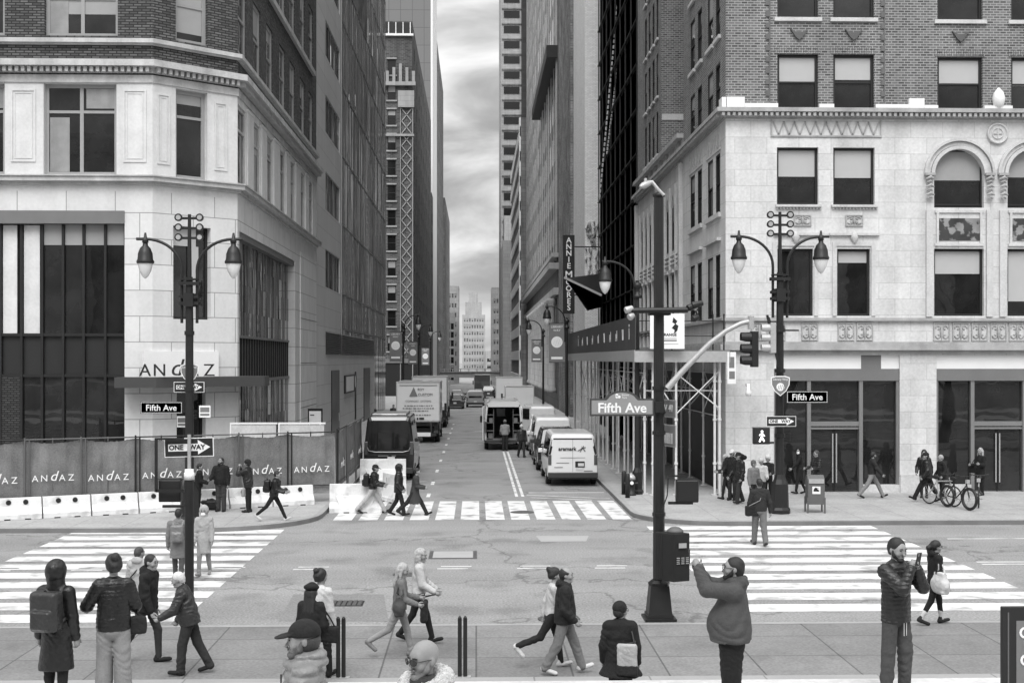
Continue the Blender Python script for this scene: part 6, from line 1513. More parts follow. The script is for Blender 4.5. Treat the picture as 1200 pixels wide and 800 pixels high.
# --- open service van in the traffic lane with its rear doors open
t = thing('service_van', 'white high roofed van with open rear doors and shelves inside', 'van', (1.53, 72, .004)); W, H, Lb = 2.1, 2.72, 3.6; w = W / 2
b = MB(); 
for s in (-1, 1):
    b.add([(s * w, 0, .55), (s * w, Lb, .55), (s * w, Lb, 1.5), (s * w, 0, 1.5), (s * w * .92, 0, H - .15), (s * w * .92, Lb, H - .15), (s * (w - .09), 0, .55), (s * (w - .09), Lb, .55), (s * (w - .09), Lb, 1.5), (s * (w - .09), 0, 1.5), (s * (w * .92 - .09), 0, H - .2), (s * (w * .92 - .09), Lb, H - .2)],
          [(0, 1, 2, 3), (3, 2, 5, 4), (7, 6, 9, 8), (8, 9, 10, 11), (0, 3, 9, 6), (3, 4, 10, 9)])
b.add([(-w * .92, 0, H - .15), (-w * .7, 0, H), (w * .7, 0, H), (w * .92, 0, H - .15), (-w * .92, Lb, H - .15), (-w * .7, Lb, H), (w * .7, Lb, H), (w * .92, Lb, H - .15), (-w * .86, 0, H - .3), (w * .86, 0, H - .3), (-w * .86, Lb, H - .3), (w * .86, Lb, H - .3)],
      [(0, 4, 5, 1), (1, 5, 6, 2), (2, 6, 7, 3), (0, 1, 2, 3, 9, 8), (8, 9, 11, 10)])
S = [(Lb, .5, H, w, w * .86, 1.4), (Lb + .7, .5, H * .93, w, w * .8, 1.4), (Lb + 1.5, .5, 1.65, w, w * .9, 1.35), (Lb + 2.2, .55, 1.35, w * .95, w * .85, 1.1), (Lb + 2.35, .6, 1.0, w * .85, w * .8, .9)]
loft(b, S); b.build('body', PWHITE, t)
b = MB(); b.box(-w + .09, w - .09, .01, Lb - .01, .50, .58); b.build('floor', FRAMEG, t)
b = MB(); b.box(-w + .1, w - .1, Lb - .06, Lb - .02, .58, H - .3); b.build('bulkhead', BLACK, t)
b = MB(); b.box(-.32, .18, Lb - .08, Lb - .065, 1.75, 2.2); b.build('bulkhead_window', SIGNW, t)
for s in (-1, 1):
    b = MB()
    for z in (.62, 1.05, 1.5, 1.95): b.box(s * (w - .1), s * (w - .48), .15, Lb - .1, z, z + .04)
    b.box(s * (w - .48), s * (w - .52), .15, .2, .6, 2.3); b.build('shelf', GREYM, t)
    b = MB(); b.box(s * (w - .45), s * (w - .2), .3, .8, .66, .95); b.box(s * (w - .45), s * (w - .25), .25, .6, 1.54, 1.8); b.build('crate', FRAMEG, t)
    b = MB(); b.box(s * w, s * (w - .09), -.1, .0, 1.0, 1.6); b.build('tail_light', TAIL, t)
    d_ = Vector((s * .50, -.86, 0)).normalized() if s > 0 else Vector((s * .12, -.99, 0)).normalized(); e = Vector((s * w, 0, 0)); n = Vector((-d_.y, d_.x, 0))
    b = MB(); c = e + d_ * .47; b.obox((c.x, c.y, 1.55), d_ * .46, n * .03, (0, 0, .95)); dd = b.build('rear_door', PWHITE, t, bevel=.02)
    b = MB(); b.obox((c.x - n.x * .034 * s, c.y - n.y * .034 * s, 2.05), d_ * .34, n * .006, (0, 0, .30)); b.build('window', CGLASS, dd)
b = MB(); b.box(-w * .98, w * .98, -.22, .0, .42, .56); b.build('step_bumper', PLAST, t)
b = MB(); b.box(.05, .85, -.2, .1, .57, .66); b.box(-.6, -.25, -.15, .02, .57, .64); b.build('toolbox', FRAMEG, t)
b = MB(); b.bar((-w * .8, .4, H + .1), (w * .8, .4, H + .1), .05); b.bar((-w * .8, 2.6, H + .1), (w * .8, 2.6, H + .1), .05); b.bar((-w * .7, .1, H + .13), (-w * .7, 3, H + .13), .05); b.bar((w * .7, .1, H + .13), (w * .7, 3, H + .13), .05); b.build('roof_rack', STEELG, t)
for s in (-1, 1): b = MB(); b.box(s * (w + .03), s * (w + .26), Lb + .6, Lb + .72, 1.35, 1.75); b.build('mirror', BLACK, t, bevel=.03)
wheels(t, W, (.95, Lb + 1.35), .37)
# --- rows of parked and moving cars
car('parked_car', 'dark car parked directly ahead of the white lettered van', 'car', 3.75, 58.2, 4.9, 1.95, 1.95, 'suv', PBLACK)
car('parked_van', 'white van parked ahead of the dark car beside the shed', 'van', 3.85, 64.2, 5.4, 2.0, 2.2, 'van', PWHITE)
car('parked_car', 'white car parked just behind the second white van, near the high visibility figure', 'car', 3.8, 70.8, 4.9, 1.95, 1.95, 'suv', PWHITE)
car('parked_van', 'white van parked level with the open service van', 'van', 3.85, 76.8, 5.5, 2.0, 2.3, 'van', PWHITE)
car('parked_car', 'dark car parked beyond the open service van', 'car', 3.8, 83.5, 4.8, 1.9, 1.7, 'suv', PDARK)
car('parked_car', 'pale grey car parked beyond the open service van', 'car', 3.8, 89.5, 4.7, 1.85, 1.55, 'sedan', PGREY)
car('parked_car', 'white low car parked beyond the open service van', 'car', 3.8, 95.5, 4.7, 1.85, 1.6, 'suv', PWHITE)
box_truck('white box truck behind the parked row on the shed side', 3.5, 103, 2.3, 1.0, 2.95, 4.2)
box_truck('tall white box truck farthest along the shed side', 3.0, 116, 2.4, 1.1, 3.5, 4.5)
car('parked_car', 'white car parked just past the first white box truck on the shed side', 'car', 3.8, 109, 4.7, 1.85, 1.7, 'suv', PWHITE)
car('parked_van', 'white van parked past the tall white box truck on the shed side', 'van', 3.7, 123, 5.4, 2.0, 2.3, 'van', PWHITE)
car('parked_car', 'silver car parked far along the shed side', 'car', 3.8, 131, 4.7, 1.85, 1.6, 'suv', PGREY)
car('parked_car', 'dark car parked far along the shed side', 'car', 3.8, 138, 4.7, 1.85, 1.6, 'suv', PDARK)
car('parked_van', 'white van parked farthest along the shed side', 'van', 3.7, 146, 5.4, 2.0, 2.4, 'van', PWHITE)
car('moving_car', 'silver minivan driving away in the middle of the street', 'car', -.1, 136, 4.8, 1.95, 1.8, 'van', PGREY)
car('moving_car', 'dark sedan waiting beside the silver minivan', 'car', -2.2, 132, 4.7, 1.85, 1.45, 'sedan', PDARK)
car('parked_car', 'dark car parked past the box trucks on the shaded kerb', 'car', -3.9, 118, 4.8, 1.9, 1.8, 'suv', PBLACK)
car('moving_car', 'pale car farther off, left of the silver minivan', 'car', -2.3, 150, 4.7, 1.85, 1.5, 'sedan', PGREY)
car('moving_car', 'dark car queued beneath the viaduct', 'car', 1.6, 168, 4.7, 1.85, 1.6, 'suv', PDARK)
car('moving_car', 'black car farthest along the shaded lane', 'car', -3.8, 142, 4.8, 1.9, 1.8, 'suv', PBLACK)
box_truck('dark truck stopped in front of the viaduct', .9, 190, 2.4, 1.0, 3.2, 4.5, PDARK)
# ================================================================ people: smooth-blended solids turned into surfaces
V = lambda *a: np.array(a, np.float64)
def unit(v): return v / (np.linalg.norm(v) + 1e-9)
class Solid:
    """list of rounded cones, ellipsoids and boxes, blended; mesh() extracts one surface"""
    HS = 1.07; M = None
    def __init__(s): s.p = []
    def cone(s, a, b, ra, rb, k=.03, flat=None, op=1):     # flat = (axis, factor): squash the section along axis
        s.p.append(('c', V(*a), V(*b), ra, rb, k, flat, op)); return s
    def ell(s, c, r, k=.03, rot=None, op=1):
        if rot is not None and rot is Solid.M: r = tuple(q * Solid.HS for q in r)
        s.p.append(('e', V(*c), V(*r), rot, 0, k, None, op)); return s
    def box(s, c, h, r, k=.02, rot=None, op=1):
        if rot is not None and rot is Solid.M: h = tuple(q * Solid.HS for q in h)
        s.p.append(('b', V(*c), V(*h), rot, r, k, None, op)); return s
    def bounds(s):
        lo = V(9, 9, 9); hi = -lo
        for t, a, b, x, y, k, fl, op in s.p:
            if op < 0: continue
            if t == 'c': m = max(x, y); f = 1.0; l, h = np.minimum(a, b) - m * f, np.maximum(a, b) + m * f
            elif t == 'e': m = max(b); l, h = (a - b, a + b) if x is None else (a - m, a + m)
            else: m = np.linalg.norm(b) + y; l, h = (a - b - y, a + b + y) if x is None else (a - m, a + m)
            lo = np.minimum(lo, l); hi = np.maximum(hi, h)
        return lo, hi
    def mesh(s, res, disp=None):
        lo, hi = s.bounds(); lo = lo - 3 * res; hi = hi + 3 * res
        n = np.ceil((hi - lo) / res).astype(int) + 1
        ax = [lo[i] + res * np.arange(n[i]) for i in range(3)]
        D = np.full(n, 1.0, np.float32)
        for t, a, b, x, y, k, fl, op in s.p:
            if t == 'c': m = max(x, y) + k + 2.5 * res; l, h = np.minimum(a, b) - m, np.maximum(a, b) + m
            elif t == 'e': m = (b if x is None else np.full(3, max(b))) + k + 2.5 * res; l, h = a - m, a + m
            else: m = (b if x is None else np.full(3, np.linalg.norm(b))) + y + k + 2.5 * res; l, h = a - m, a + m
            i0 = np.clip(np.floor((l - lo) / res).astype(int), 0, n); i1 = np.clip(np.ceil((h - lo) / res).astype(int) + 1, 0, n)
            if np.any(i1 <= i0): continue
            sl = tuple(slice(i0[i], i1[i]) for i in range(3))
            P = np.stack(np.meshgrid(*[ax[i][sl[i]] for i in range(3)], indexing='ij'), -1) - a
            if t == 'c':
                d = b - a
                if fl is not None:
                    u = unit(V(*fl[0])); q = (P @ u) * (1 / fl[1] - 1); P = P + q[..., None] * u; du = d + (d @ u) * (1 / fl[1] - 1) * u
                else: du = d
                L2 = du @ du + 1e-9; tt = np.clip((P @ du) / L2, 0, 1)
                d_ = np.linalg.norm(P - tt[..., None] * du, axis=-1) - (x + (y - x) * tt)
                if fl is not None: d_ = d_ * (fl[1] ** .35)
            elif t == 'e':
                if x is not None: P = P @ x
                k0 = np.linalg.norm(P / b, axis=-1); k1 = np.linalg.norm(P / (b * b), axis=-1) + 1e-6; d_ = k0 * (k0 - 1) / k1
            else:
                if x is not None: P = P @ x
                q = np.abs(P) - b; d_ = np.linalg.norm(np.maximum(q, 0), axis=-1) + np.minimum(np.max(q, -1), 0) - y
            E = D[sl]
            if op > 0:
                hh = np.maximum(k - np.abs(E - d_), 0) / k; D[sl] = np.minimum(E, d_) - hh * hh * k * .25
            else:
                d_ = -d_; hh = np.maximum(k - np.abs(E - d_), 0) / k; D[sl] = np.maximum(E, d_) + hh * hh * k * .25
        if disp is not None:
            band = np.abs(D) < 3 * res; I = np.argwhere(band)
            D[band] += disp(lo + I * res).astype(np.float32)
        return nets(D, lo, res)
def nets(D, lo, res):
    S = D < 0; n = np.array(D.shape) - 1
    cnt = np.zeros(n, np.int8); C = [(i, j, k) for i in (0, 1) for j in (0, 1) for k in (0, 1)]
    for i, j, k in C: cnt += S[i:i + n[0], j:j + n[1], k:k + n[2]]
    I = np.argwhere((cnt > 0) & (cnt < 8)); vid = np.full(n, -1, np.int64); vid[tuple(I.T)] = np.arange(len(I))
    acc = np.zeros((len(I), 3)); num = np.zeros(len(I))
    val = {c: D[I[:, 0] + c[0], I[:, 1] + c[1], I[:, 2] + c[2]].astype(np.float64) for c in C}
    for a in C:
        for ax in range(3):
            if a[ax]: continue
            b = list(a); b[ax] = 1; b = tuple(b); va, vb = val[a], val[b]; m = (va < 0) != (vb < 0)
            t = np.where(m, va / np.where(m, va - vb, 1), 0); p = np.tile(np.array(a, float), (len(I), 1)); p[:, ax] += t
            acc[m] += p[m]; num[m] += 1
    vs = lo + (I + acc / np.maximum(num, 1)[:, None]) * res
    F_ = []
    for ax in range(3):
        sl0 = [slice(1, -1)] * 3; sl1 = [slice(1, -1)] * 3; sl0[ax] = slice(0, -1); sl1[ax] = slice(1, None)
        a, b = S[tuple(sl0)], S[tuple(sl1)]; E = np.argwhere(a != b); off = np.array([1, 1, 1]); off[ax] = 0; E = E + off
        u, v = (ax + 1) % 3, (ax + 2) % 3; q = []
        for du, dv in ((1, 1), (0, 1), (0, 0), (1, 0)):
            J = E.copy(); J[:, u] -= du; J[:, v] -= dv; J = np.minimum(J, n - 1); q.append(vid[tuple(J.T)])
        q = np.stack(q, 1); fl = S[tuple(E.T)]; q[~fl] = q[~fl][:, ::-1]; F_.append(q[(q >= 0).all(1)])
    return vs, np.concatenate(F_)
def to_mesh(name, vs, fs, m, smooth=True):
    me = bpy.data.meshes.new(name); me.vertices.add(len(vs)); me.vertices.foreach_set('co', np.asarray(vs, np.float32).ravel())
    me.loops.add(len(fs) * 4); me.loops.foreach_set('vertex_index', np.asarray(fs, np.int32).ravel())
    me.polygons.add(len(fs)); me.polygons.foreach_set('loop_start', np.arange(0, len(fs) * 4, 4, dtype=np.int32)); me.polygons.foreach_set('loop_total', np.full(len(fs), 4, np.int32))
    me.materials.append(m); me.update(calc_edges=True)
    if smooth: me.polygons.foreach_set('use_smooth', np.ones(len(fs), bool))
    return me
SKIN = mat('skin', .27, noise=.08, ns=9, fine=.05, fs=80, rough=.55)
HAIRD = mat('dark_hair', .018, noise=.5, ns=30, rough=.5, bump=.4, bs=120)
HAIRM = mat('brown_hair', .055, noise=.4, ns=30, rough=.5, bump=.4, bs=120)
HAIRL = mat('fair_hair', .36, noise=.7, ns=22, fine=.4, fs=110, rough=.5, bump=.5, bs=120)
HAIRW = mat('white_hair', .58, noise=.2, ns=30, rough=.6, bump=.5, bs=120)
STUB = mat('beard', .05, noise=.4, ns=40, rough=.8)
EYE = mat('eye', .02, noise=.05, rough=.1)
LENSD = mat('sunglass_lens', .012, noise=.1, rough=.1, spec=.6)
CLOTH = {}
def cloth(v, kind='cloth'):
    key = (round(v, 3), kind)
    if key not in CLOTH:
        if kind == 'fur': CLOTH[key] = mat('fur_%d' % round(v * 1000), v, noise=.5, ns=30, fine=.4, fs=110, rough=.95, bump=1.0, bs=70)
        elif kind == 'nylon': CLOTH[key] = mat('nylon_%d' % round(v * 1000), v * (.5 if v < .12 else .8), noise=.25, ns=7, fine=.10, fs=60, rough=.36, bump=.9, bs=16)
        elif kind == 'denim': CLOTH[key] = mat('denim_%d' % round(v * 1000), v * (.6 if v < .12 else .8), noise=.22, ns=4, fine=.18, fs=70, rough=.9, bump=.6, bs=16)
        else: CLOTH[key] = mat('cloth_%d' % round(v * 1000), v * (.5 if v < .12 else .8), noise=.22, ns=6, fine=.18, fs=70, rough=.85, bump=.9, bs=16)
    return CLOTH[key]
def wrinkle(amp, seed=0.0):
    def f(P):
        x, y, z = P[:, 0], P[:, 1], P[:, 2]
        w = np.sin(z * 36 + x * 22 + 2.6 * np.sin(x * 11 + z * 7 + seed) + 2.2 * np.sin(y * 13 - z * 5)); v = np.sin(z * 19 - x * 33 + y * 21 + 2.0 * np.sin(z * 9 + seed * 2))
        return amp * (.62 * (1 - 2 * np.abs(w)) + .38 * v) * (.45 + .55 * np.sin(z * 6.3 + seed + 2 * np.sin(x * 5)))
    return f
def quilt(amp, step, seed=0.0):
    w_ = wrinkle(amp * .35, seed)
    return lambda P: -amp * (np.abs(np.sin(np.pi * P[:, 2] / step)) - .5) + w_(P)
def rotm(yaw, pitch, roll=0.0):               # columns = local axes; yaw turns the face towards -x, pitch > 0 looks down
    return np.array((Matrix.Rotation(R(yaw), 3, 'Z') @ Matrix.Rotation(R(-pitch), 3, 'X') @ Matrix.Rotation(R(roll), 3, 'Y')))
def ik(a, t, l1, l2, hint):
    d = t - a; L_ = np.linalg.norm(d); mx = (l1 + l2) * .995
    if L_ > mx: t = a + d / L_ * mx; d = t - a; L_ = mx
    c = np.clip((l1 * l1 + L_ * L_ - l2 * l2) / (2 * l1 * L_), -1, 1); u = unit(d); h = hint - (hint @ u) * u; h = unit(h)
    return a + u * l1 * c + h * l1 * math.sqrt(max(0, 1 - c * c)), t
def hand_tubes(mb, w, d, palm_n, side, curl=25, m=0, s=1.0):
    """five fingers from the palm: w wrist, d direction, palm_n palm normal; side: towards the thumb"""
    w = V(*w); d = unit(V(*d)); nrm = V(*palm_n); nrm = unit(nrm - (nrm @ d) * d); th = np.cross(nrm, d) * side
    def turn(v, ax, a): return v * math.cos(a) + np.cross(ax, v) * math.sin(a) + ax * (ax @ v) * (1 - math.cos(a))
    base = w + d * .085 * s; axis = unit(np.cross(d, nrm))
    for i, (off, ln) in enumerate(((.030, .070), (.010, .078), (-.010, .072), (-.029, .056))):
        p = base + th * off * s - d * .004 * abs(i - 1); pts = [p - d * .03 * s, p]; v = unit(d + th * off * 2.0)
        for j, f in enumerate((.45, .32, .23)):
            v = turn(v, axis, R(curl) * (1.0 + .25 * j)); p = p + v * ln * f * s; pts.append(p)
        mb.tube([tuple(q) for q in pts], [.0095 * s, .0095 * s, .009 * s, .008 * s, .0062 * s], 6, m)
    p = w + d * .025 * s + th * .026 * s; v = unit(d * .62 + th * .72 + nrm * .28); pts = [p - v * .015, p + v * .035 * s]
    v = unit(v + d * .5 - th * .25); pts.append(pts[-1] + v * .032 * s); pts.append(pts[-1] + unit(v + d * .2) * .024 * s)
    mb.tube([tuple(q) for q in pts], [.013 * s, .012 * s, .0105 * s, .0075 * s], 6, m)
def person(label, loc, rz, H=1.72, legs=((0, 0), (0, 0)), stance=.09, lean=0, arms=None, head=(0, 0), hair='short', hairm=None, top=.03, topk='cloth', topstyle='jacket', hem=None, bulk=0.0, belly=0.0,
           pants=.05, pantsk='cloth', pstyle='regular', shoe=.03, sock=None, beard=None, glasses=None, res=.016, group=None, curl=25, extra=None, collar=None, hat=.02, sex='m', mask=None, twist=0.0, hands=True, flare=.0, openv=None):
    """facing local +y. legs: (thigh forward, knee bend) degrees left, right; arms: two of ('a', forward, out, elbow) or ('t', x, y, z) hand targets from the neck base"""
    s = H / 1.75; res_ = res / s; J = {}
    sn, cs = lambda a: math.sin(R(a)), lambda a: math.cos(R(a))
    up = V(0, sn(lean), cs(lean)); fw = V(0, cs(lean), -sn(lean))
    low = 9
    for i, sx in enumerate((-1, 1)):
        th, kn = legs[i]; hip = V(sx * .085, 0, 0); k = hip + .43 * V(sx * (stance - .085) * .5, sn(th), -cs(th)); a = k + .42 * V(sx * (stance - .085) * .4, sn(th - kn), -cs(th - kn))
        fp = max(-60, min(20, (th - kn) * .75)); td = V(sx * .12, cs(fp), sn(fp)); td = unit(td)
        heel = a + V(0, -.04, -.03); toe = a + td * .17 + V(0, 0, -.035); J[i] = (hip, k, a, toe, td); low = min(low, a[2] - .08, toe[2] - .035)
    base = V(0, 0, -low); 
    for i in (0, 1): J[i] = tuple([q + base for q in J[i][:4]]) + (J[i][4],)
    pel = base; chest = pel + up * .36; neck = pel + up * .53; ct, st_ = cs(twist), sn(twist); rt = V(ct, st_, 0)
    shw = .180 if sex == 'm' else .155
    sh = [pel + up * .455 - rt * shw, pel + up * .455 + rt * shw]; AR = []
    arms = arms or (('a', 0, 8, 12), ('a', 0, 8, 12))
    Rt = np.array([rt, np.cross(V(0, 0, 1), rt), V(0, 0, 1)]).T
    for i, sx in enumerate((-1, 1)):
        q = arms[i]
        if q[0] == 'a':
            ud = unit(V(sx * sn(q[2]), sn(q[1]) * cs(q[2]), -cs(q[1]) * cs(q[2]))); fa = q[1] + q[3]; fd = unit(V(sx * sn(q[2]) * .35, sn(fa), -cs(fa)))
            e = sh[i] + Rt @ ud * .29; w = e + Rt @ fd * .25
        else:
            t = neck + Rt @ V(*q[1:4]); e, w = ik(sh[i], t, .29, .25, Rt @ V(sx * .55, -.15, -1.0) if len(q) < 5 else Rt @ V(*q[4]))
        AR.append((sh[i], e, w))
    hy, hp = head; hc = neck + unit(up + V(0, .25, 0) * (lean / 45)) * .135 + fw * .014; M = rotm(hy, hp); Solid.M = M; hl = lambda x, y, z: hc + M @ V(x, y, z) * Solid.HS
    # ---- the body: one continuous surface
    B = Solid()
    B.cone(pel, chest, .115, .125, .05, ((0, 1, 0), .70)); B.cone(chest, pel + up * .47, .125, .085, .05, ((0, 1, 0), .7)); B.cone(sh[0], sh[1], .05, .05, .05)
    B.cone(neck - up * .06, hc - M @ V(0, .005, .02), .058 if sex == 'm' else .048, .052 if sex == 'm' else .044, .03)
    B.ell(hl(0, -.012, .035), (.073, .092, .088), .02, M); B.cone(hl(0, .028, -.015), hl(0, .048, -.075), .060, .040 if sex == 'm' else .034, .03); B.ell(hl(0, .06, .02), (.055, .03, .05), .025, M)
    B.cone(hl(0, .084, .010), hl(0, .106, -.026), .009, .0135, .010); B.ell(hl(0, .087, -.052), (.022, .012, .009), .010, M); B.ell(hl(0, .077, -.085), (.022, .018, .014), .015, M)
    for sx in (-1, 1):
        B.ell(hl(sx * .073, -.008, .0), (.009, .020, .029), .008, M); B.ell(hl(sx * .042, .062, -.02), (.024, .022, .024), .02, M)
        if res < .014: B.ell(hl(sx * .031, .093, .018), (.016, .012, .010), .010, M, -1)
    for i, (a, e, w) in enumerate(AR): B.cone(a, e, .048, .040, .03); B.cone(e, w, .040, .028, .02); f_ = unit(w - e); B.cone(w, w + f_ * .06, .026, .034, .02)
    for i in (0, 1): h, k, a, toe, td = J[i]; B.cone(h, k, .082, .052, .05); B.cone(k, a, .054, .036, .02); B.cone(a + V(0, -.02, -.03), toe - td * .02, .035, .026, .02)
    vs, fs = B.mesh(max(res_, .010) if res > .011 else res_)
    vs = vs * s; me = to_mesh('person', vs, fs, SKIN)
    ob = link('person', me, None, loc, rz); tag(ob, label, 'person', group)
    # eyes, brows, hands join the same mesh
    mb = MB()
    for sx in (-1, 1):
        if glasses != 'sun': mb.lathe([(.0, -.008), (.0085, -.005), (.0105, 0), (.0085, .005), (.0, .008)], tuple(hl(sx * .031, .0815 if res < .014 else .088, .018) * s), 8, 1)
        mb.tube([tuple(hl(sx * .014, .094, .036) * s), tuple(hl(sx * .032, .096, .041) * s), tuple(hl(sx * .05, .083, .035) * s)], [.004, .0055, .003], 5, 2)
    mb.tube([tuple(hl(-.024, .090, -.056) * s), tuple(hl(0, .098, -.054) * s), tuple(hl(.024, .090, -.056) * s)], [.002, .0035, .002], 5, 3)
    if hands:
        for i, (a, e, w) in enumerate(AR):
            f_ = unit(w - e); pn = V((1, -1)[i] * .9, .35, 0) if arms[i][0] == 'a' else V((1, -1)[i] * .6, .2, .3)
            if extra and 'palm' in extra: pn = V(*extra['palm'][i])
            mb.tube([tuple(w * s), tuple((w + f_ * .05) * s), tuple((w + f_ * .092) * s)], [.026 * s, .033 * s, .028 * s], 8, 0); hand_tubes(mb, w * s, f_, pn, (1, -1)[i], curl, 0, s)
    hm = mb.mesh('hands', [SKIN, EYE, hairm or HAIRD, mat('lips', .2, noise=.05, rough=.5)], False)
    join(ob, hm)
    # ---- clothes and hair as children
    def add(name, S, m, r=res_, disp=None):
        v, f = S.mesh(r, disp)
        if len(f) == 0: return None
        return link(name, to_mesh(name, v * s, f, m), ob)
    hs = float(loc[0] * 3.7 % 6)
    wf = {'slim': (.090, .064, .047), 'regular': (.090, .074, .064), 'wide': (.092, .088, .100), 'jogger': (.090, .078, .066)}[pstyle]
    P = Solid(); P.cone(pel + up * min(.06, (hem if hem is not None else -.06) + .08), pel - V(0, 0, .03), .128 + belly * .3, .134 + belly * .25, .04, ((0, 1, 0), .78)); P.ell(pel + V(0, -.055, -.04), (.12, .08, .09), .05)
    for i in (0, 1):
        h, k, a, toe, td = J[i]; f_ = unit(a - k); low_ = a - f_ * (.0 if sock is None else .12) + (f_ * .02 if pstyle in ('regular', 'wide') else 0)
        P.cone(h, k, wf[0] + belly * .42, wf[1] + belly * .25, .012); P.cone(k, low_, wf[1] + belly * .25, wf[2] + belly * .15, .012)
        if pstyle == 'jogger': P.ell(low_, (.058, .058, .03), .02)
    add('trousers', P, cloth(pants, pantsk), res_, wrinkle(.010 if res < .018 else .007, hs))
    for i in (0, 1):
        h, k, a, toe, td = J[i]; S = Solid(); hv = a - V(0, 0, .045) - td * .035; S.cone(hv, toe, .046, .041, .03, ((0, 0, 1), .85)); S.cone(a + unit(k - a) * .05, hv + V(0, 0, .02), .043, .042, .03); add('shoe', S, cloth(shoe), res_)
        if sock is not None: S = Solid(); S.cone(a, a + unit(k - a) * .17, .040, .052, .02); add('sock', S, cloth(sock), res_)
    T = Solid(); bk = bulk
    hemz = hem if hem is not None else (-.06 if topstyle != 'coat' else -.48)
    ch_r = (.148 if sex == 'm' else .132) + bk; wa_r = (.135 if sex == 'm' else .118) + bk + belly * .5
    T.cone(pel + up * .30, pel + up * .43, ch_r, ch_r * .86, .05, ((0, 1, 0), .76)); T.cone(pel + up * .06, pel + up * .30, wa_r + .01, ch_r, .05, ((0, 1, 0), .76 + belly * .5))
    if belly: T.ell(pel + up * .08 + fw * (.03 + belly * .3), (.15 + belly * .4, .13 + belly * .5, .21), .09)
    hr = max(wa_r + .014, .176 + bk * .5) + belly * .30
    if hemz > -.2:
        T.cone(pel + up * .12, pel + up * (hemz - .06), wa_r + .008, hr, .04, ((0, 1, 0), .76)); T.box(pel + up * hemz - up * .25, (.6, .6, .25), .002, .010, None if abs(lean) < 8 else np.array(Matrix.Rotation(R(-lean), 3, 'X')), -1)
    else:
        tl = V(0, (J[0][1][1] + J[1][1][1]) / 2 - base[1], 0) * .5
        T.cone(pel + up * .06, pel + V(0, 0, -.05), wa_r + .01, wa_r + .02, .05, ((0, 1, 0), .82)); T.cone(pel + V(0, 0, -.04), pel + V(0, 0, hemz) + tl * min(1, -hemz / .5), wa_r + .02, wa_r + .035 + flare, .04, ((0, 1, 0), .85 + min(.4, flare)))
        c_ = pel + V(0, 0, hemz - .25) + tl; T.box(c_, (.6, .6, .235), .002, .012, None, -1)
    T.cone(sh[0] + V(0, 0, -.015), sh[1] + V(0, 0, -.015), .058 + bk * .6, .058 + bk * .6, .05); T.cone(neck - up * .07, neck + up * (-.045 if collar is None else collar - .05), .080 + bk * .4, .066 + bk * .25, .03)
    for i, (a, e, w) in enumerate(AR): f_ = unit(w - e); T.cone(a, e, .064 + bk * .6, .054 + bk * .6, .022); T.cone(e, w - f_ * .012, .054 + bk * .6, .042 + bk * .4, .018)
    dsp = quilt(.022, .078, hs) if topk == 'puffer' else (quilt(.008, .045, hs) if topk == 'quilt' else wrinkle(.012 if res < .018 else .008, hs))
    if topstyle == 'hoodie' or (topstyle == 'jacket' and hair != 'hood' and topk == 'hoodback'):
        T.ell(neck + up * .005 - fw * .085, (.115, .07, .08), .03); T.cone(neck + up * .02 - rt * .07 + fw * .02, neck - up * .01 + rt * .07 + fw * .02, .04, .04, .03)
    if extra and 'roll' in extra: T.ell(neck + up * .01 - fw * .075, (.125, .085, .065), .02); T.cone(neck - rt * .09 + fw * .03, neck - up * .03 + rt * .0 + fw * .10, .045, .04, .02); T.cone(neck + rt * .09 + fw * .03, neck - up * .03 + fw * .10, .045, .04, .02)
    if hair == 'hood':
        T.ell(hl(0, -.025, .03), (.108, .125, .128), .03, M); T.cone(hl(0, -.03, -.02), neck - up * .02, .10, .10, .03); T.ell(hl(0, .115, -.01), (.068, .075, .10), .02, M, -1)
    add('jacket' if topstyle != 'coat' else 'coat', T, cloth(top, 'nylon' if topk in ('puffer', 'quilt', 'nylon') else 'cloth'), res_, dsp)
    if topstyle == 'hoodie' and not belly:
        S = Solid(); S.cone(pel + up * (hemz + .035), pel + up * (hemz - .02), wa_r + .016, wa_r + .0, .02, ((0, 1, 0), .86 + belly * .4)); add('waistband', S, cloth(top * .9), res_)
    if collar == 'fur': pass
    hmat = hairm or HAIRD; rh = min(res_, .012); G = Solid(); face = lambda k=.012: G.ell(hl(0, .116, -.016), (.070, .085, .130), k, M, -1)
    if hair in ('short', 'long', 'bun', 'ponytail', 'balding', 'crop'):
        e_ = {'crop': .001, 'short': .004, 'balding': .003}.get(hair, .013)
        G.ell(hl(0, -.016, .038), (.074 + e_, .094 + e_, .089 + e_), .02, M); G.cone(hl(0, -.05, .0), hl(0, -.055, -.055), .066 + e_, .05, .02); face()
        G.box(hl(0, .0, -.12), (.12, .12, .055), .005, .01, M, -1) if hair != 'long' else None; G.box(hl(0, .115, -.085), (.12, .105, .095), .005, .012, M, -1); G.box(hl(0, .13, -.07), (.12, .085, .095), .005, .012, M, -1)
        if hair == 'balding': G.ell(hl(0, .035, .10), (.068, .095, .06), .02, M, -1)
        if hair == 'long':
            for sx in (-1, 0, 1): G.cone(hl(sx * .05, -.055, .0), hl(sx * .062, -.075, -.27 - .03 * (sx == 0)), .052, .03, .04)
            G.cone(hl(-.072, .0, .0), hl(-.088, .015, -.20), .028, .018, .02); G.cone(hl(.072, .0, .0), hl(.088, .015, -.20), .028, .018, .02)
        if hair == 'bun': G.ell(hl(0, -.10, .10), (.048, .045, .045), .015, M)
        if hair == 'ponytail': G.cone(hl(0, -.10, .05), hl(0, -.15, -.02), .03, .045, .02); G.cone(hl(0, -.15, -.02), hl(0, -.13, -.19), .045, .018, .02)
        add('hair', G, hmat, rh, wrinkle(.009 if hair in ('long', 'bun', 'ponytail') else .005, hs))
    elif hair == 'bald' and res > .02:
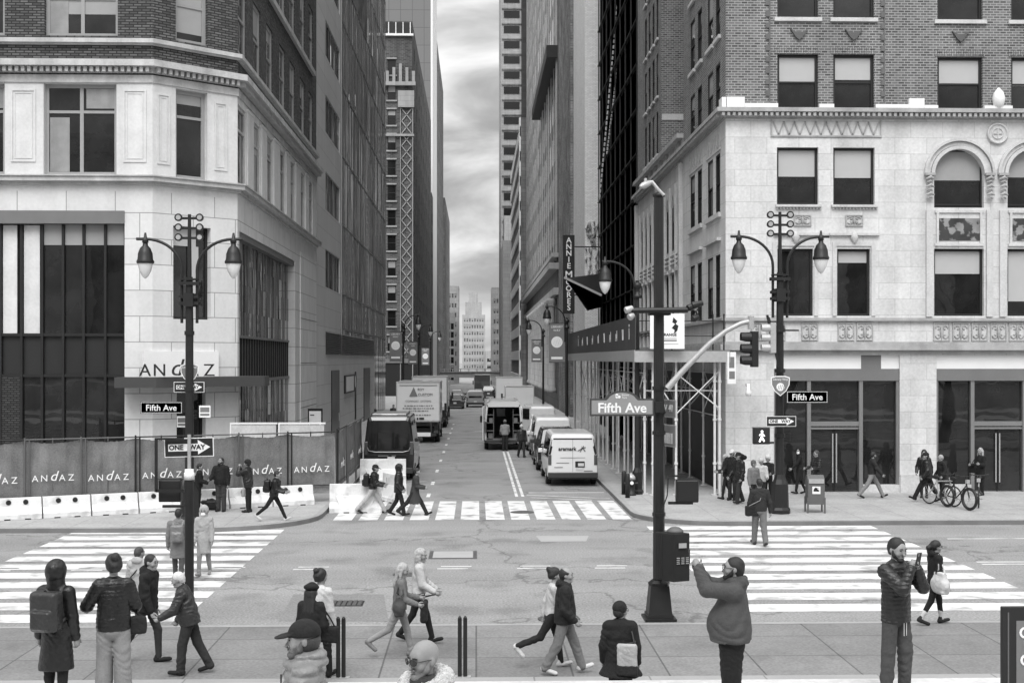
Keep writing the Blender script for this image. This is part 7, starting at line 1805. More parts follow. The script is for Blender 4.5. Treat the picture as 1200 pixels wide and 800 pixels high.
        G.cone(hl(-.070, -.02, -.03), hl(-.04, -.082, -.035), .012, .014, .02); G.cone(hl(.070, -.02, -.03), hl(.04, -.082, -.035), .012, .014, .02); add('hair', G, mat('stubble_hair', .16, noise=.2, rough=.8), rh)
    elif hair in ('cap', 'beanie', 'beret', 'hat'):
        G.ell(hl(0, -.03, -.0), (.078, .088, .085), .02, M); face(); G.box(hl(0, .0, .09), (.13, .14, .055), .004, .01, M, -1)
        if hair != 'cap' or sex == 'f':
            if sex == 'f' and hair in ('beret',): 
                for sx in (-1, 0, 1): G.cone(hl(sx * .05, -.06, .0), hl(sx * .065, -.09, -.28), .05, .03, .04)
        add('hair', G, hmat, rh, wrinkle(.003, hs))
        K = Solid()
        if hair == 'cap':
            K.ell(hl(0, -.014, .048), (.088, .107, .094), .01, M); K.box(hl(0, 0, -.045), (.2, .2, .075), .002, .006, M, -1); K.ell(hl(0, .108, .045), (.072, .082, .010), .012, M @ np.array(Matrix.Rotation(R(-10), 3, 'X')))
        elif hair == 'beret': K.ell(hl(0, -.03, .085), (.115, .125, .055), .02, M); K.cone(hl(0, -.01, .055), hl(0, -.01, .08), .085, .09, .02)
        elif hair == 'hat': K.ell(hl(0, -.014, .06), (.088, .104, .085), .01, M); K.cone(hl(0, -.012, .045), hl(0, -.012, .055), .098, .096, .01); K.ell(hl(0, -.02, .155), (.03, .03, .03), .01, M)
        else: K.ell(hl(0, -.02, .05), (.090, .108, .100), .01, M); K.box(hl(0, 0, -.055), (.2, .2, .075), .002, .01, M, -1); K.cone(hl(0, -.018, .03), hl(0, -.018, .045), .094, .094, .01)
        add('cap' if hair == 'cap' else 'hat', K, cloth(hat), rh)
    if beard:
        G = Solid(); G.cone(hl(-.046, .026, -.045), hl(-.008, .060, -.088), .024, .027, .015); G.cone(hl(.046, .026, -.045), hl(.008, .060, -.088), .024, .027, .015); G.ell(hl(0, .068, -.090), (.034, .027, .024), .015, M); G.cone(hl(-.066, .008, .005), hl(-.056, .024, -.045), .013, .022, .015); G.cone(hl(.066, .008, .005), hl(.056, .024, -.045), .013, .022, .015); G.ell(hl(0, .082, -.082), (.030, .020, .020), .015, M)
        G.cone(hl(-.022, .096, -.038), hl(.022, .096, -.038), .0085, .0085, .01); G.ell(hl(0, .105, -.056), (.020, .018, .009), .006, M, -1); add('beard', G, hmat if beard is True else beard, rh, wrinkle(.002, hs))
    if mask: G = Solid(); G.ell(hl(0, .068, -.055), (.055, .045, .05), .02, M); add('face_mask', G, SIGNW, rh)
    if glasses:
        g = MB()
        for sx in (-1, 1):
            c = [hl(sx * .033 + .026 * math.cos(a), .108 - .012 * abs(math.cos(a)) * (1 if math.cos(a) * sx > 0 else -.3), .016 + .02 * math.sin(a)) * s for a in [2 * math.pi * k / 12 for k in range(13)]]
            g.tube([tuple(q) for q in c], .0028 * s, 5, 0)
            if glasses == 'sun': cc = hl(sx * .033, .106, .016) * s; g.add([tuple(q) for q in c[:12]] + [tuple(cc)], [(k, (k + 1) % 12, 12) for k in range(12)], 0)
            g.tube([tuple(hl(sx * .058, .092, .02) * s), tuple(hl(sx * .080, .0, .018) * s)], .0028 * s, 5, 0)
        g.tube([tuple(hl(-.008, .112, .02) * s), tuple(hl(.008, .112, .02) * s)], .0028 * s, 5, 0)
        link('glasses', g.mesh('glasses', LENSD), ob)
    if extra and 'furcollar' in extra:
        G = Solid(); v_ = extra['furcollar']
        for k in range(13):
            a = R(-150 + 300 * k / 12 + 90 + 180); c = neck + up * (.015 + .045 * max(0, -math.sin(a))) + rt * .15 * math.cos(a) + fw * .12 * math.sin(a); G.ell(c - up * (.02 + .05 * max(0, math.sin(a))), (.062, .062, .052), .03)
        add('fur_collar', G, cloth(v_, 'fur'), rh, lambda Q: .010 * np.sin(Q[:, 0] * 160) * np.sin(Q[:, 1] * 150 + 2) * np.sin(Q[:, 2] * 140))
    if extra and 'zip' in extra:
        z = MB(); z.tube([tuple((pel + up * q + fw * ((wa_r if q < .25 else ch_r) * .80 + .006)) * s) for q in (hemz + .02, .1, .22, .34, .44)], .006 * s, 5); link('zip', z.mesh('zip', FRAMED), ob)
    if extra and 'strings' in extra:
        z = MB()
        for sx in (-1, 1): z.tube([tuple((pel + V(sx * .02, .125, q)) * s) for q in (-.06, -.14, -.24)], .0032 * s, 5)
        link('drawstring', z.mesh('drawstring', SIGNW), ob)
    if openv is not None:                        # open jacket front showing a paler shirt
        z = Solid(); z.cone(pel + up * (hemz + .03) + fw * (wa_r * .55), neck - up * .05 + fw * .06, .07, .035, .02, (fw, .5)); add('shirt', z, cloth(openv), res_)
    ob['_n'] = 0; del ob['_n']
    return dict(ob=ob, s=s, pel=pel, neck=neck, sh=sh, arms=AR, up=up, fw=fw, hl=hl, rt=rt, ch=ch_r, loc=Vector(loc), rz=rz)
def join(ob, me2):
    """append me2 to the object's mesh (hands and eyes belong to the same body)"""
    bm = bmesh.new(); bm.from_mesh(ob.data); k = len(ob.data.materials)
    n0 = len(bm.faces); bm.from_mesh(me2); bm.faces.ensure_lookup_table()
    for m in list(me2.materials)[1:]: ob.data.materials.append(m)
    bm.to_mesh(ob.data); bm.free(); bpy.data.meshes.remove(me2)
    ob.data.update()
def W(p, v):                                    # person-local metres at 1.75 scale -> world
    v = Vector(tuple(np.array(v) * p['s'])); return p['loc'] + Matrix.Rotation(p['rz'], 3, 'Z') @ v
def backpack(p, label, v=.06, sz=1.0, res=.016):
    c = p['pel'] + p['up'] * .27 - p['fw'] * (p['ch'] * .76 + .085); o = thing('backpack', label, 'backpack', W(p, c - p['up'] * .24), p['rz'])
    S = Solid(); S.box((0, 0, .22), (.10 * sz, .045, .15 * sz), .05, .03); S.box((0, -.085 * sz, .14), (.08 * sz, .02, .07), .03, .03)
    q, f = S.mesh(res, wrinkle(.005)); link('bag', to_mesh('bag', q, f, cloth(v, 'nylon')), o)
    b = MB(); b.tube([(-.04, .0, .42), (0, -.01, .46), (.04, 0, .42)], .012, 6); b.tube([(-.1, -.12, .21), (.1, -.12, .21)], .005, 5)
    for sx in (-1, 1):
        L = [p['pel'] + p['up'] * z + p['rt'] * sx * x + p['fw'] * y for z, x, y in ((.40, .10, -p['ch'] * .8), (.52, .11, -.02), (.47, .125, p['ch'] * .72), (.32, .14, p['ch'] * .80), (.18, .16, .02), (.12, .12, -p['ch'] * .85))]
        b.tube([tuple((np.array(k) - (c - p['up'] * .24)) * p['s']) for k in L], .021, 6)
    b.build('strap', cloth(v * 1.3, 'nylon'), o); return o
def hang_bag(p, label, name, cat, side, v=.05, size=(.3, .12, .25), z=.02, out=.2, fwd=.0, strap='shoulder', base=None, strapv=None, rot=0.0, soft=False):
    """bag at the hip, hung by a strap over the near or the far shoulder"""
    w, d, h = size; c = p['pel'] + p['up'] * z + p['rt'] * side * out + p['fw'] * fwd; o = thing(name, label, cat, W(p, c - V(0, 0, h / 2)), p['rz'] + rot)
    b = Solid()
    if soft: b.ell((0, 0, h * .36), (w * .52, d * .45, h * .36), .05); b.box((0, 0, h * .3), (w * .36, d * .2, h * .2), .03, .06); b.box((0, 0, h * .66), (w * .32, d * .12, h * .24), .02, .08)
    else: b.box((0, 0, h / 2), (w / 2 - .03, d / 2 - .03, h / 2 - .03), .03, .02)
    q, f = b.mesh(.018, wrinkle(.006)); link('bag', to_mesh('bag', q, f, cloth(v, 'cloth')), o)
    if base is not None: S = Solid(); S.box((0, 0, h * .13), (w / 2 - .02, d / 2 - .02, h * .13), .026, .01); q, f = S.mesh(.018); link('base', to_mesh('base', q, f, cloth(base)), o)
    m = MB(); iv = Matrix.Rotation(-(p['rz'] + rot), 3, 'Z')
    loc = lambda k: tuple(iv @ (W(p, k) - Vector(o.location)))
    if strap == 'hand':
        a, e, wr = p['arms'][0 if side < 0 else 1]; hd = wr + unit(wr - e) * .08
        for k in (-1, 1): m.tube([(k * w * .25, 0, h - .01), (k * w * .2, 0, h + .06), loc(hd)], .008, 5)
    else:
        s2 = side if strap == 'shoulder' else -side; top = p['neck'] - p['up'] * .012 + p['rt'] * s2 * .13
        for k, f_ in ((-1, -1), (1, 1)):
            mid = (top * .5 + c * .5) + p['fw'] * f_ * (p['ch'] * .80 + .02)
            if strap == 'shoulder': mid = (top * .5 + c * .5) + p['fw'] * f_ * .06 + p['rt'] * side * .09
            m.tube([(k * w * .36, 0, h - .03), loc(mid), loc(top + p['up'] * .018)], .012, 6)
    m.build('strap', cloth(strapv if strapv is not None else v * .8), o); return o
def phone(p, label, pos, rz=0.0, tilt=0.0):
    o = thing('phone', label, 'phone', W(p, pos), p['rz'] + rz); o.rotation_euler = (tilt, 0, p['rz'] + rz)
    b = MB(); b.box(-.037, .037, -.005, .005, -.075, .075); b.build('case', BLACK, o, bevel=.004)
    b = MB(); b.box(-.033, .033, -.0065, -.0052, -.069, .069); b.build('screen', CGLASS, o); b = MB(); b.box(.005, .03, .005, .008, .035, .066); b.build('camera_block', FRAMEG, o); return o
# ================================================================ the people
def at0(px, D, z): q = at(px, HY, D); return (q.x, q.y, z)
def fpos(px, py, z): q = gnd(px, py, z); return (q.x, q.y, z + .002)
AWAY, LEFT, CAM, RIGHT = 0.0, R(90), R(180), R(-90)
STEP = ((26, 6), (-18, 22)); STEPR = ((-18, 22), (26, 6)); SM = ((14, 6), (-10, 14)); SMR = ((-10, 14), (14, 6)); STAND = ((1, 3), (-1, 2)); STANDR = ((5, 8), (-2, 1))
SWING = (('a', -22, 8, 14), ('a', 20, 8, 28)); SWINGR = (('a', 20, 8, 28), ('a', -22, 8, 14)); POCK = (('a', -6, 16, 42), ('a', -6, 16, 42)); HANG = (('a', 2, 9, 14), ('a', 2, 9, 14))
HIGH = 1.252; TER = 1.502; PAVE = .15; ROAD = .002
# --- on the steps, closest to the camera
p = person('person in a long dark hooded coat with a grey backpack, seen from behind', at0(66, 14.0, HIGH), R(-14), 1.66, STAND, .10, 0, (('a', -3, 12, 10), ('a', 0, 10, 12)), (0, 4), 'hood', None, .022, 'nylon', 'coat', -.42, .022, 0, .02, 'cloth', 'slim', .02, None, None, None, .013, flare=.03, sex='f')
backpack(p, 'grey backpack worn over the long dark hooded coat', .055, 1.12, .013)
p = person('woman with a dark bun, dark quilted jacket and wide pale trousers, seen from behind', at0(133, 14.2, HIGH), R(12), 1.70, STANDR, .15, 0, (('t', -.20, .20, -.12), ('t', .10, .28, -.22)), (14, 8), 'bun', HAIRD, .018, 'quilt', 'jacket', -.05, .030, .02, .26, 'denim', 'wide', .05, None, None, None, .013, sex='f')
hang_bag(p, 'small dark shoulder bag at the hip of the woman in wide pale trousers', 'handbag', 'bag', 1, .025, (.24, .1, .2), -.02, .24, .05, 'cross')
p = person('big bearded man in glasses and a grey hoodie raising a phone with both arms', at0(857, 13.7, HIGH), R(82), 1.76, STAND, .11, -3, (('t', -.06, .38, .15), ('t', .05, .38, .15)), (0, -4), 'crop', HAIRD, .118, 'cloth', 'hoodie', -.08, .045, .13, .018, 'cloth', 'regular', .03, None, True, 'clear', .012, curl=55)
phone(p, 'phone held up by the big man in the hoodie', p['neck'] + V(0, .47, .27), 0)
p = person('bearded man in a dark ribbed puffer jacket and grey joggers photographing with a phone', at0(1050, 14.6, HIGH), R(212), 1.84, STANDR, .17, 0, (('t', -.045, .25, -.03), ('t', .06, .25, -.02)), (-6, 10), 'short', HAIRD, .036, 'quilt', 'jacket', -.10, .022, 0, .119, 'cloth', 'jogger', .03, None, True, None, .0115, curl=60, collar=.025, extra={'zip': 1, 'strings': 1})
phone(p, 'phone held in front of the chest by the man in the puffer jacket', p['neck'] + V(.0, .30, .075), 0, R(-12))
p = person('man in a dark baseball cap and pale puffer jacket, bearded, close in front', at0(357, 9.0, TER), R(98), 1.78, STAND, .10, 0, HANG, (4, 2), 'cap', HAIRM, .27, 'puffer', 'jacket', -.12, .045, .04, .05, 'cloth', 'regular', .03, None, mat('brown_beard', .12, noise=.4, ns=40, rough=.8), None, .0095, hat=.028, collar=.0, extra={'zip': 1, 'roll': 1})
p = person('bald man in sunglasses with a pale fur collar on a dark coat, close in front', at0(499, 8.5, TER), R(128), 1.76, STAND, .10, 0, HANG, (0, 6), 'bald', None, .075, 'cloth', 'jacket', -.2, .045, .04, .05, 'cloth', 'regular', .03, None, mat('grey_stubble', .20, noise=.4, ns=40, rough=.8), 'sun', .0095, extra={'furcollar': .55})
# --- on the near pavement
p = person('dark haired young man in a dark jacket and dark trousers striding along the near pavement', fpos(172, 776, PAVE), R(-100), 1.82, ((20, 18), (-24, 10)), .08, 5, (('a', -6, 8, 12), ('a', 8, 8, 16)), (-12, 4), 'short', HAIRD, .016, 'hoodback', 'jacket', -.10, .025, 0, .05, 'denim', 'slim', .018, None, None, None, .014)
p = person('stooped old man with white hair and a dark quilted jacket on the near pavement', fpos(222, 789, .156), R(95), 1.66, ((14, 10), (-16, 12)), .09, 14, (('a', 22, 12, 40), ('a', 2, 10, 22)), (0, 16), 'short', HAIRW, .055, 'nylon', 'jacket', -.10, .04, .03, .045, 'cloth', 'regular', .02, None, None, None, .014, curl=60)
p = person('woman in a black beret with long dark hair, beyond the man in the cap', at0(364, 19.0, .158), R(-20), 1.62, SM, .08, 3, (('a', 6, 10, 30), ('a', 0, 12, 30)), (0, 6), 'beret', HAIRD, .020, 'cloth', 'jacket', -.10, .03, 0, .10, 'cloth', 'slim', .02, None, None, None, .014, hat=.012, sex='f')
hang_bag(p, 'black bag held by the woman in the black beret', 'handbag', 'bag', 1, .014, (.32, .14, .24), .0, .26, .12, 'shoulder')
person('dark haired companion in a white top beside the woman in the black beret', at0(374, 19.85, PAVE), R(-30), 1.72, SMR, .08, 2, HANG, (-10, 6), 'bun', HAIRD, .60, 'cloth', 'jacket', -.06, .02, 0, .03, 'cloth', 'slim', .02, None, None, None, .014, sex='f')
p = person('fair haired young woman in a grey jacket and pale jeans with a large shoulder bag', fpos(468, 769, PAVE), R(-88), 1.60, ((18, 8), (-26, 34)), .07, 4, (('a', 12, 6, 70), ('a', 10, 8, 60)), (-16, 14), 'long', HAIRL, .17, 'cloth', 'jacket', -.04, .025, 0, .30, 'denim', 'slim', .20, None, None, None, .013, sex='f')
hang_bag(p, 'large soft grey bag on the shoulder of the woman in pale jeans', 'shoulder_bag', 'bag', 1, .11, (.46, .22, .34), .07, .24, .0, 'shoulder', None, None, 0, True)
p = person('blonde woman in a cropped white jacket and black trousers walking past', fpos(491, 752, PAVE), R(-92), 1.68, ((-16, 18), (20, 6)), .08, 2, (('a', 14, 8, 40), ('a', 12, 8, 48)), (-18, 2), 'long', HAIRL, .55, 'cloth', 'jacket', .0, .035, 0, .014, 'cloth', 'slim', .02, None, None, None, .013, sex='f')
hang_bag(p, 'dark paper shopping bag carried by the blonde woman in white', 'shopping_bag', 'bag', 1, .03, (.26, .12, .38), -.30, .22, .12, 'hand')
p = person('balding man in a dark jacket, grey trousers and white trainers walking with hands in pockets', fpos(661, 789, .156), R(-92), 1.70, ((22, 4), (-14, 14)), .09, 2, (('a', -8, 10, 46), ('a', -4, 10, 46)), (-4, 0), 'balding', HAIRD, .022, 'hoodback', 'jacket', -.10, .04, .03, .17, 'denim', 'regular', .62, None, None, None, .013)
person('dark haired woman in a white top half hidden behind the balding man', fpos(647, 782, PAVE), R(-88), 1.64, ((14, 6), (-30, 40)), .08, 3, SWING, (0, 0), 'bun', HAIRD, .58, 'cloth', 'jacket', -.05, .015, 0, .022, 'cloth', 'slim', .64, None, None, None, .014, sex='f')
p = person('woman in a dark knit hat and flared black coat seen from behind', at0(727, 17.4, .158), R(-12), 1.66, ((10, 8), (-8, 6)), .09, 0, (('a', -4, 14, 26), ('a', -2, 12, 20)), (-38, 2), 'beanie', HAIRD, .015, 'cloth', 'coat', -.22, .05, .04, .018, 'cloth', 'regular', .02, None, None, 'clear', .013, hat=.02, sex='f', flare=.085)
hang_bag(p, 'pale canvas tote with a dark base on the back of the flared black coat', 'tote_bag', 'bag', 1, .42, (.27, .10, .40), .04, .12, -.24, 'shoulder', .03, .08)
p = person('dark haired woman in a black coat and short leggings stepping onto the near kerb', fpos(1095, 731, PAVE), R(-82), 1.60, ((20, 14), (-16, 16)), .08, 2, (('a', 6, 8, 24), ('a', -4, 10, 18)), (-8, 4), 'ponytail', HAIRD, .016, 'hoodback', 'jacket', -.16, .03, 0, .014, 'cloth', 'slim', .03, .62, None, 'clear', .014, sex='f')
hang_bag(p, 'large white patterned tote carried by the woman in short leggings', 'tote_bag', 'bag', 1, .66, (.52, .24, .42), -.02, .27, -.02, 'shoulder', None, .6, 0, True)
# --- crossing the avenue
p = person('person in a pale hooded jacket walking away beyond the dark haired young man', fpos(163, 741, ROAD), R(-16), 1.62, SM, .08, 0, HANG, (-20, 4), 'short', HAIRM, .46, 'cloth', 'hoodie', -.06, .03, 0, .16, 'cloth', 'regular', .03, None, None, None, .015)
hang_bag(p, 'small dark bag slung across the pale hooded jacket', 'sling_bag', 'bag', -1, .03, (.2, .08, .16), .02, .18, -.06, 'cross', None, .05)
p = person('person in a long pale grey coat crossing away from the camera with a backpack', fpos(209, 683, ROAD), R(6), 1.72, SM, .09, 0, HANG, (0, 2), 'short', HAIRD, .20, 'cloth', 'coat', -.32, .02, 0, .10, 'denim', 'slim', .05, None, None, None, .016)
backpack(p, 'pale grey backpack on the long grey coat crossing the avenue', .20, .95)
p = person('person in a long pale coat, white hood and face mask crossing towards the camera', fpos(239, 674, ROAD), R(178), 1.66, SMR, .09, 0, HANG, (0, 4), 'hood', None, .42, 'cloth', 'coat', -.36, .02, 0, .30, 'cloth', 'slim', .3, None, None, None, .016, sex='f', mask=1)
p = person('man in a dark sweater and grey trousers walking away over the crosswalk', fpos(890, 639, ROAD), R(4), 1.86, SM, .10, 0, (('a', 4, 14, 12), ('a', -6, 16, 8)), (0, 2), 'short', HAIRD, .040, 'cloth', 'jacket', -.04, .02, .03, .17, 'denim', 'regular', .06, None, None, None, .015)
hang_bag(p, 'dark messenger bag slung across the man on the crosswalk', 'messenger_bag', 'bag', -1, .022, (.36, .16, .28), -.02, .21, -.03, 'cross', None, .30)
# --- crossing the side street
p = person('man in a cap and pale trousers striding with a phone past the barriers', fpos(437, 601, ROAD), R(-90), 1.72, ((30, 6), (-32, 12)), .09, 6, (('a', 14, 6, 66), ('a', 10, 6, 66)), (0, 14), 'cap', HAIRD, .020, 'nylon', 'jacket', -.02, .035, 0, .48, 'cloth', 'regular', .03, None, None, None, .016, hat=.02, mask=None)
backpack(p, 'dark backpack on the striding man in pale trousers', .02, 1.05)
phone(p, 'phone in the hand of the striding man in pale trousers', p['neck'] + V(.1, .42, -.22))
person('person in a dark hooded jacket walking between the striding man and the long coat', fpos(467, 604, ROAD), R(-92), 1.70, ((-10, 22), (16, 6)), .08, 2, POCK, (0, 8), 'hood', None, .026, 'nylon', 'jacket', -.14, .04, 0, .02, 'cloth', 'regular', .03, None, None, None, .016)
person('person in a long dark grey coat striding ahead of two others by the barriers', fpos(486, 604, ROAD), R(-90), 1.68, ((30, 4), (-34, 14)), .08, 6, (('a', 10, 6, 70), ('a', 8, 6, 74)), (0, 6), 'short', HAIRD, .075, 'cloth', 'coat', -.40, .03, 0, .03, 'cloth', 'regular', .03, None, None, None, .016, sex='f', flare=.06)
# --- by the mesh fence
person('person in black waiting beside a bag on the ground, partly behind the near sign pole', fpos(233, 599, PAVE), R(-80), 1.58, STAND, .09, 2, (('a', 10, 6, 60), ('a', 12, 6, 60)), (0, 8), 'short', HAIRD, .016, 'cloth', 'jacket', -.06, .03, 0, .018, 'cloth', 'slim', .02, None, None, None, .018)
o = thing('duffel_bag', 'dark duffel bag lying on the ground by the mesh fence', 'bag', fpos(246, 597, PAVE)); S = Solid(); S.box((0, 0, .16), (.22, .1, .08), .08, .03); S.ell((.05, 0, .3), (.12, .08, .08), .05); q, f = S.mesh(.02, wrinkle(.01)); link('bag', to_mesh('bag', q, f, cloth(.025, 'nylon')), o)
b = MB(); b.tube([(-.12, -.1, .25), (-.06, -.12, .36), (.08, -.12, .36), (.14, -.1, .25)], .012, 6); b.build('strap', cloth(.04), o)
p = person('man in a dark jacket and open vest looking up in front of the mesh fence', fpos(259, 599, PAVE), R(172), 1.78, STAND, .11, 0, (('a', 2, 12, 16), ('a', 14, 16, 60)), (-20, -18), 'short', HAIRD, .020, 'cloth', 'jacket', -.05, .04, .04, .09, 'cloth', 'regular', .03, None, True, None, .016, openv=.13)
p = person('person in dark clothes and knit hat raising hands to the face by the mesh fence', fpos(291, 600, PAVE), R(84), 1.72, STAND, .09, 2, (('t', -.08, .26, .03), ('t', .06, .28, -.02)), (0, 2), 'beanie', HAIRD, .035, 'nylon', 'jacket', -.12, .04, .02, .022, 'cloth', 'slim', .03, None, None, None, .016, hat=.02)
hang_bag(p, 'small pale bag hanging at the side of the person in a knit hat', 'handbag', 'bag', -1, .35, (.22, .1, .26), -.26, .24, .1, 'hand')
p = person('person in black with white shoes striding along past the mesh fence', fpos(321, 610, PAVE), R(-90), 1.64, ((28, 4), (-32, 18)), .08, 8, (('a', 14, 6, 60), ('a', 12, 6, 64)), (0, 8), 'short', HAIRD, .018, 'nylon', 'jacket', -.04, .03, 0, .016, 'cloth', 'slim', .64, None, None, None, .016)
backpack(p, 'black backpack on the striding person with white shoes', .018, .95)
# --- limestone corner and shop fronts
p = person('man in dark clothes and cap standing at the limestone corner beside the shed', fpos(866, 590, PAVE), R(120), 1.78, SM, .10, 2, (('a', 2, 10, 20), ('a', 6, 14, 30)), (10, 6), 'cap', HAIRD, .020, 'nylon', 'jacket', -.16, .04, .03, .05, 'denim', 'regular', .04, None, None, None, .017, hat=.02)
person('man in a white cap raising one arm at the limestone corner', fpos(858, 586, PAVE), R(150), 1.80, STAND, .10, 0, (('t', -.26, .1, .16, (-1, 0, .2)), ('a', 8, 10, 60)), (0, 0), 'cap', HAIRD, .018, 'cloth', 'jacket', -.06, .03, 0, .05, 'cloth', 'regular', .03, None, None, None, .017, hat=.7)
person('person with a pale bundle at the edge of the pavement shed', fpos(851, 585, PAVE), R(90), 1.62, SM, .08, 3, (('a', 10, 6, 70), ('a', 10, 6, 70)), (0, 8), 'short', HAIRL, .04, 'cloth', 'jacket', -.06, .03, 0, .03, 'cloth', 'slim', .03, None, None, None, .018, sex='f')
person('person in a dark top and white hat close to the lamp pole', fpos(900, 589, PAVE), R(150), 1.66, STAND, .09, 0, (('a', 14, 8, 70), ('a', 10, 8, 70)), (0, 6), 'hat', HAIRD, .022, 'cloth', 'jacket', -.06, .02, 0, .02, 'cloth', 'slim', .03, None, None, None, .018, hat=.68, sex='f')
person('person in a white jacket and white hat just behind the man on the crosswalk', fpos(892, 592, PAVE), R(170), 1.62, STAND, .09, 0, (('a', 12, 8, 60), ('a', 10, 8, 66)), (10, 6), 'hat', HAIRL, .62, 'cloth', 'jacket', -.06, .03, 0, .05, 'cloth', 'slim', .03, None, None, None, .018, hat=.6, sex='f')
person('person in a grey patterned scarf and cap waiting behind the man on the crosswalk', fpos(883, 595, PAVE), R(200), 1.60, STAND, .09, 0, HANG, (0, 4), 'beanie', HAIRM, .22, 'quilt', 'jacket', -.06, .03, 0, .06, 'cloth', 'slim', .05, None, None, None, .018, hat=.12, sex='f')
person('woman in a long black coat walking past the shop window behind the mailbox', fpos(937, 578.5, PAVE), R(92), 1.72, SM, .08, 2, (('a', 30, 10, 20), ('a', -10, 8, 10)), (60, 0), 'hood', None, .012, 'cloth', 'coat', -.42, .0, 0, .02, 'cloth', 'slim', .02, None, None, None, .018, sex='f', mask=1)
person('person in a dark jacket standing directly behind the mailbox', fpos(957, 583, PAVE), R(112), 1.72, STAND, .09, 0, (('a', 14, 8, 70), ('a', 10, 10, 70)), (0, 8), 'short', HAIRM, .026, 'puffer', 'jacket', -.06, .03, 0, .03, 'cloth', 'regular', .03, None, None, None, .018)
person('man in a dark open jacket and pale trousers striding past the shop doors', fpos(1022, 583.5, PAVE), R(-98), 1.74, ((30, 6), (-26, 14)), .09, 2, (('a', -14, 12, 14), ('a', 26, 14, 14)), (30, 6), 'short', HAIRD, .035, 'cloth', 'jacket', .0, .03, 0, .26, 'denim', 'regular', .03, None, True, None, .017, openv=.34)
person('person in black with long dark hair at the pier between the two shop fronts', fpos(1083, 583, PAVE), R(160), 1.74, STAND, .09, 0, POCK, (0, 8), 'long', HAIRD, .018, 'nylon', 'jacket', -.16, .03, 0, .03, 'cloth', 'slim', .03, None, None, None, .018, sex='f')
person('man in black and a cap striding beside the parked bicycles', fpos(1087, 588, PAVE), R(70), 1.78, ((34, 8), (-22, 12)), .10, 4, POCK, (20, 6), 'cap', HAIRD, .018, 'nylon', 'jacket', -.08, .05, .03, .018, 'cloth', 'regular', .02, None, None, None, .017, hat=.02)
person('fair haired person in a dark coat just behind the parked bicycles', fpos(1104, 584, PAVE), R(100), 1.58, STAND, .09, 4, POCK, (0, 10), 'short', HAIRL, .020, 'cloth', 'jacket', -.2, .03, 0, .03, 'cloth', 'slim', .03, None, None, None, .018)
p = person('blonde woman in a long black coat by the second shop doors', fpos(1149, 580, PAVE), R(120), 1.74, STAND, .08, 0, (('a', 12, 6, 90), ('a', 12, 6, 80)), (10, 2), 'long', HAIRL, .014, 'cloth', 'coat', -.30, .02, 0, .015, 'cloth', 'slim', .02, None, None, None, .017, sex='f')
hang_bag(p, 'black handbag on the arm of the blonde woman by the shop doors', 'handbag', 'bag', 1, .014, (.34, .16, .26), .0, .24, .08, 'shoulder')
# --- along the side street
p = person('worker in a pale safety vest standing behind the open service van', (gnd(592, 529).x, 71.4, .006), R(4), 1.74, STAND, .10, 0, (('a', 12, 8, 40), ('a', 14, 8, 50)), (0, 6), 'beanie', HAIRD, .30, 'cloth', 'jacket', -.04, .03, .02, .03, 'cloth', 'regular', .02, None, None, None, .022, hat=.22)
person('figure in a white helmet standing between the service van and the parked row', (2.35, 66.5, .006), R(200), 1.72, SM, .09, 0, HANG, (0, 4), 'hat', HAIRD, .05, 'nylon', 'jacket', -.06, .03, 0, .05, 'cloth', 'regular', .03, None, None, None, .024, hat=.6)
person('dark pedestrian walking along the shaded pavement past the mirrored block', (-6.6, 84, .152), R(10), 1.74, SM, .09, 0, HANG, (0, 4), 'short', HAIRD, .02, 'nylon', 'jacket', -.1, .03, 0, .02, 'cloth', 'regular', .02, None, None, None, .024)
person('second dark pedestrian farther along the shaded pavement', (-6.0, 93, .152), R(170), 1.70, SMR, .09, 0, HANG, (0, 4), 'short', HAIRD, .03, 'nylon', 'jacket', -.1, .03, 0, .02, 'cloth', 'regular', .02, None, None, None, .024)
person('pedestrian in a dark coat under the pavement shed', (7.4, 69, .152), R(180), 1.72, SM, .09, 0, HANG, (0, 4), 'short', HAIRD, .03, 'cloth', 'coat', -.3, .02, 0, .03, 'cloth', 'regular', .03, None, None, None, .024)
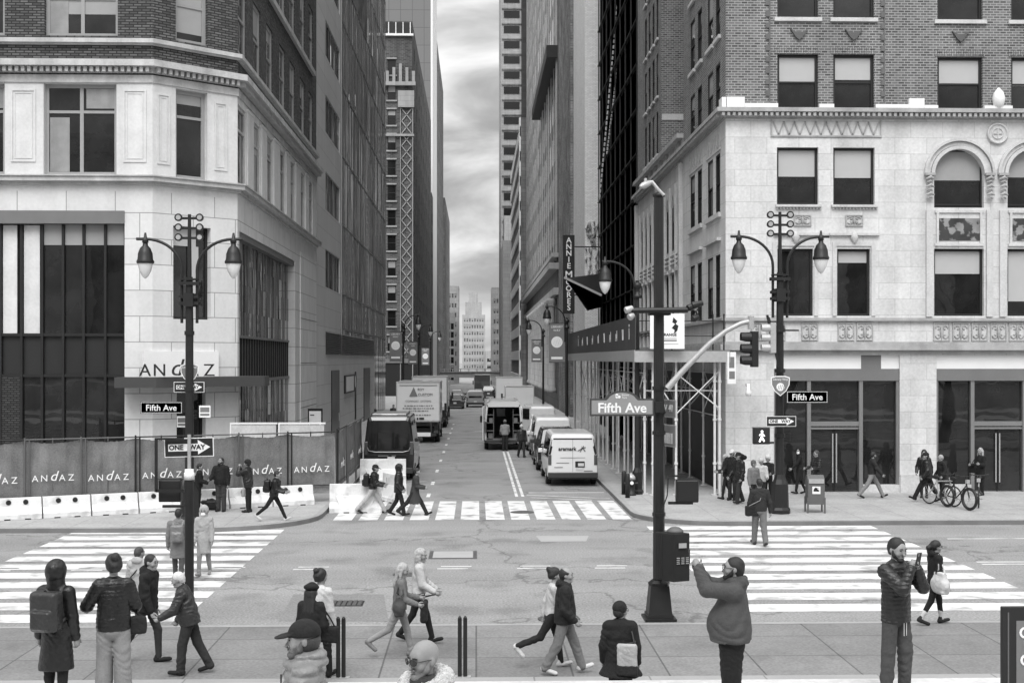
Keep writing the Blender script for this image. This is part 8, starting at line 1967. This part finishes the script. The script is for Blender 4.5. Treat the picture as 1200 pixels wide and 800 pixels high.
# ================================================================ behind the camera: library front and bare trees, met only in reflections
lib = thing('library_building', 'long pale stone library front with tall arched bays behind the steps', 'building', (0, -16, 0))
b = MB((0, -16, 0)); facade(b, (70, -14), (-70, -14), 0, 24, [(6 + i * 9.2, 10.5 + i * 9.2, 5, 17) for i in range(14)], 0, 1.5); b.quad((-70, -14, 24), (70, -14, 24), (70, -30, 24), (-70, -30, 24)); b.build('wall', LIME, lib)
for i in range(14): b = MB((0, -16, 0)); x = 70 - 8.25 - i * 9.2; b.box(x - 2.25, x + 2.25, -15.6, -15.4, 5, 17); b.build('window', GLASSF, lib)
b = MB((0, -16, 0)); band(b, [(70, -14), (-70, -14)], 22, 23.4, 1.0); b.build('cornice', LIMED, lib)
BARK = mat('bark', .045, noise=.4, ns=6, fine=.2, rough=.95)
def bare_tree(label, x, y, z, H, seed):
    r = random.Random(seed); t = thing('bare_tree', label, 'tree', (x, y, z)); tr = MB(); cr = MB()
    def grow(mb, p, d, L_, rad, lev):
        q = p; pts = [p]; rs = [rad]
        for i in range(3):
            d = (d + Vector((r.uniform(-.2, .2), r.uniform(-.2, .2), r.uniform(-.05, .15)))).normalized(); q = q + d * L_ / 3; pts.append(q); rs.append(rad * (1 - .14 * (i + 1)))
        mb.tube(pts, rs, 6 if lev < 2 else 4, 0, False)
        if lev >= 5: return
        for k in range(3 if lev < 4 else 2):
            a = r.uniform(0, 6.28); n = (d * 1.0 + Vector((math.cos(a), math.sin(a), r.uniform(-.1, .5))) * .75).normalized(); grow(cr, pts[-1] if k else pts[2], n, L_ * r.uniform(.62, .8), rs[-1] * .72, lev + 1)
    grow(tr, Vector((0, 0, 0)), Vector((0, 0, 1)), H * .28, H * .024, 0)
    tr.build('trunk', BARK, t); cr.build('crown', BARK, t); return t
for i, (x, y, H, lab) in enumerate(((-17, 21, 14, 'bare street tree on the near pavement north of the crosswalk'), (-27, 19, 16, 'tall bare tree farther north along the near pavement'), (17.5, 21, 14, 'bare street tree on the near pavement south of the crosswalk'), (28, 19, 15, 'tall bare tree farther south along the near pavement'), (-38, 21, 15, 'bare tree at the far north of the near pavement'))):
    bare_tree(lab, x, y, .15, H, 20 + i)
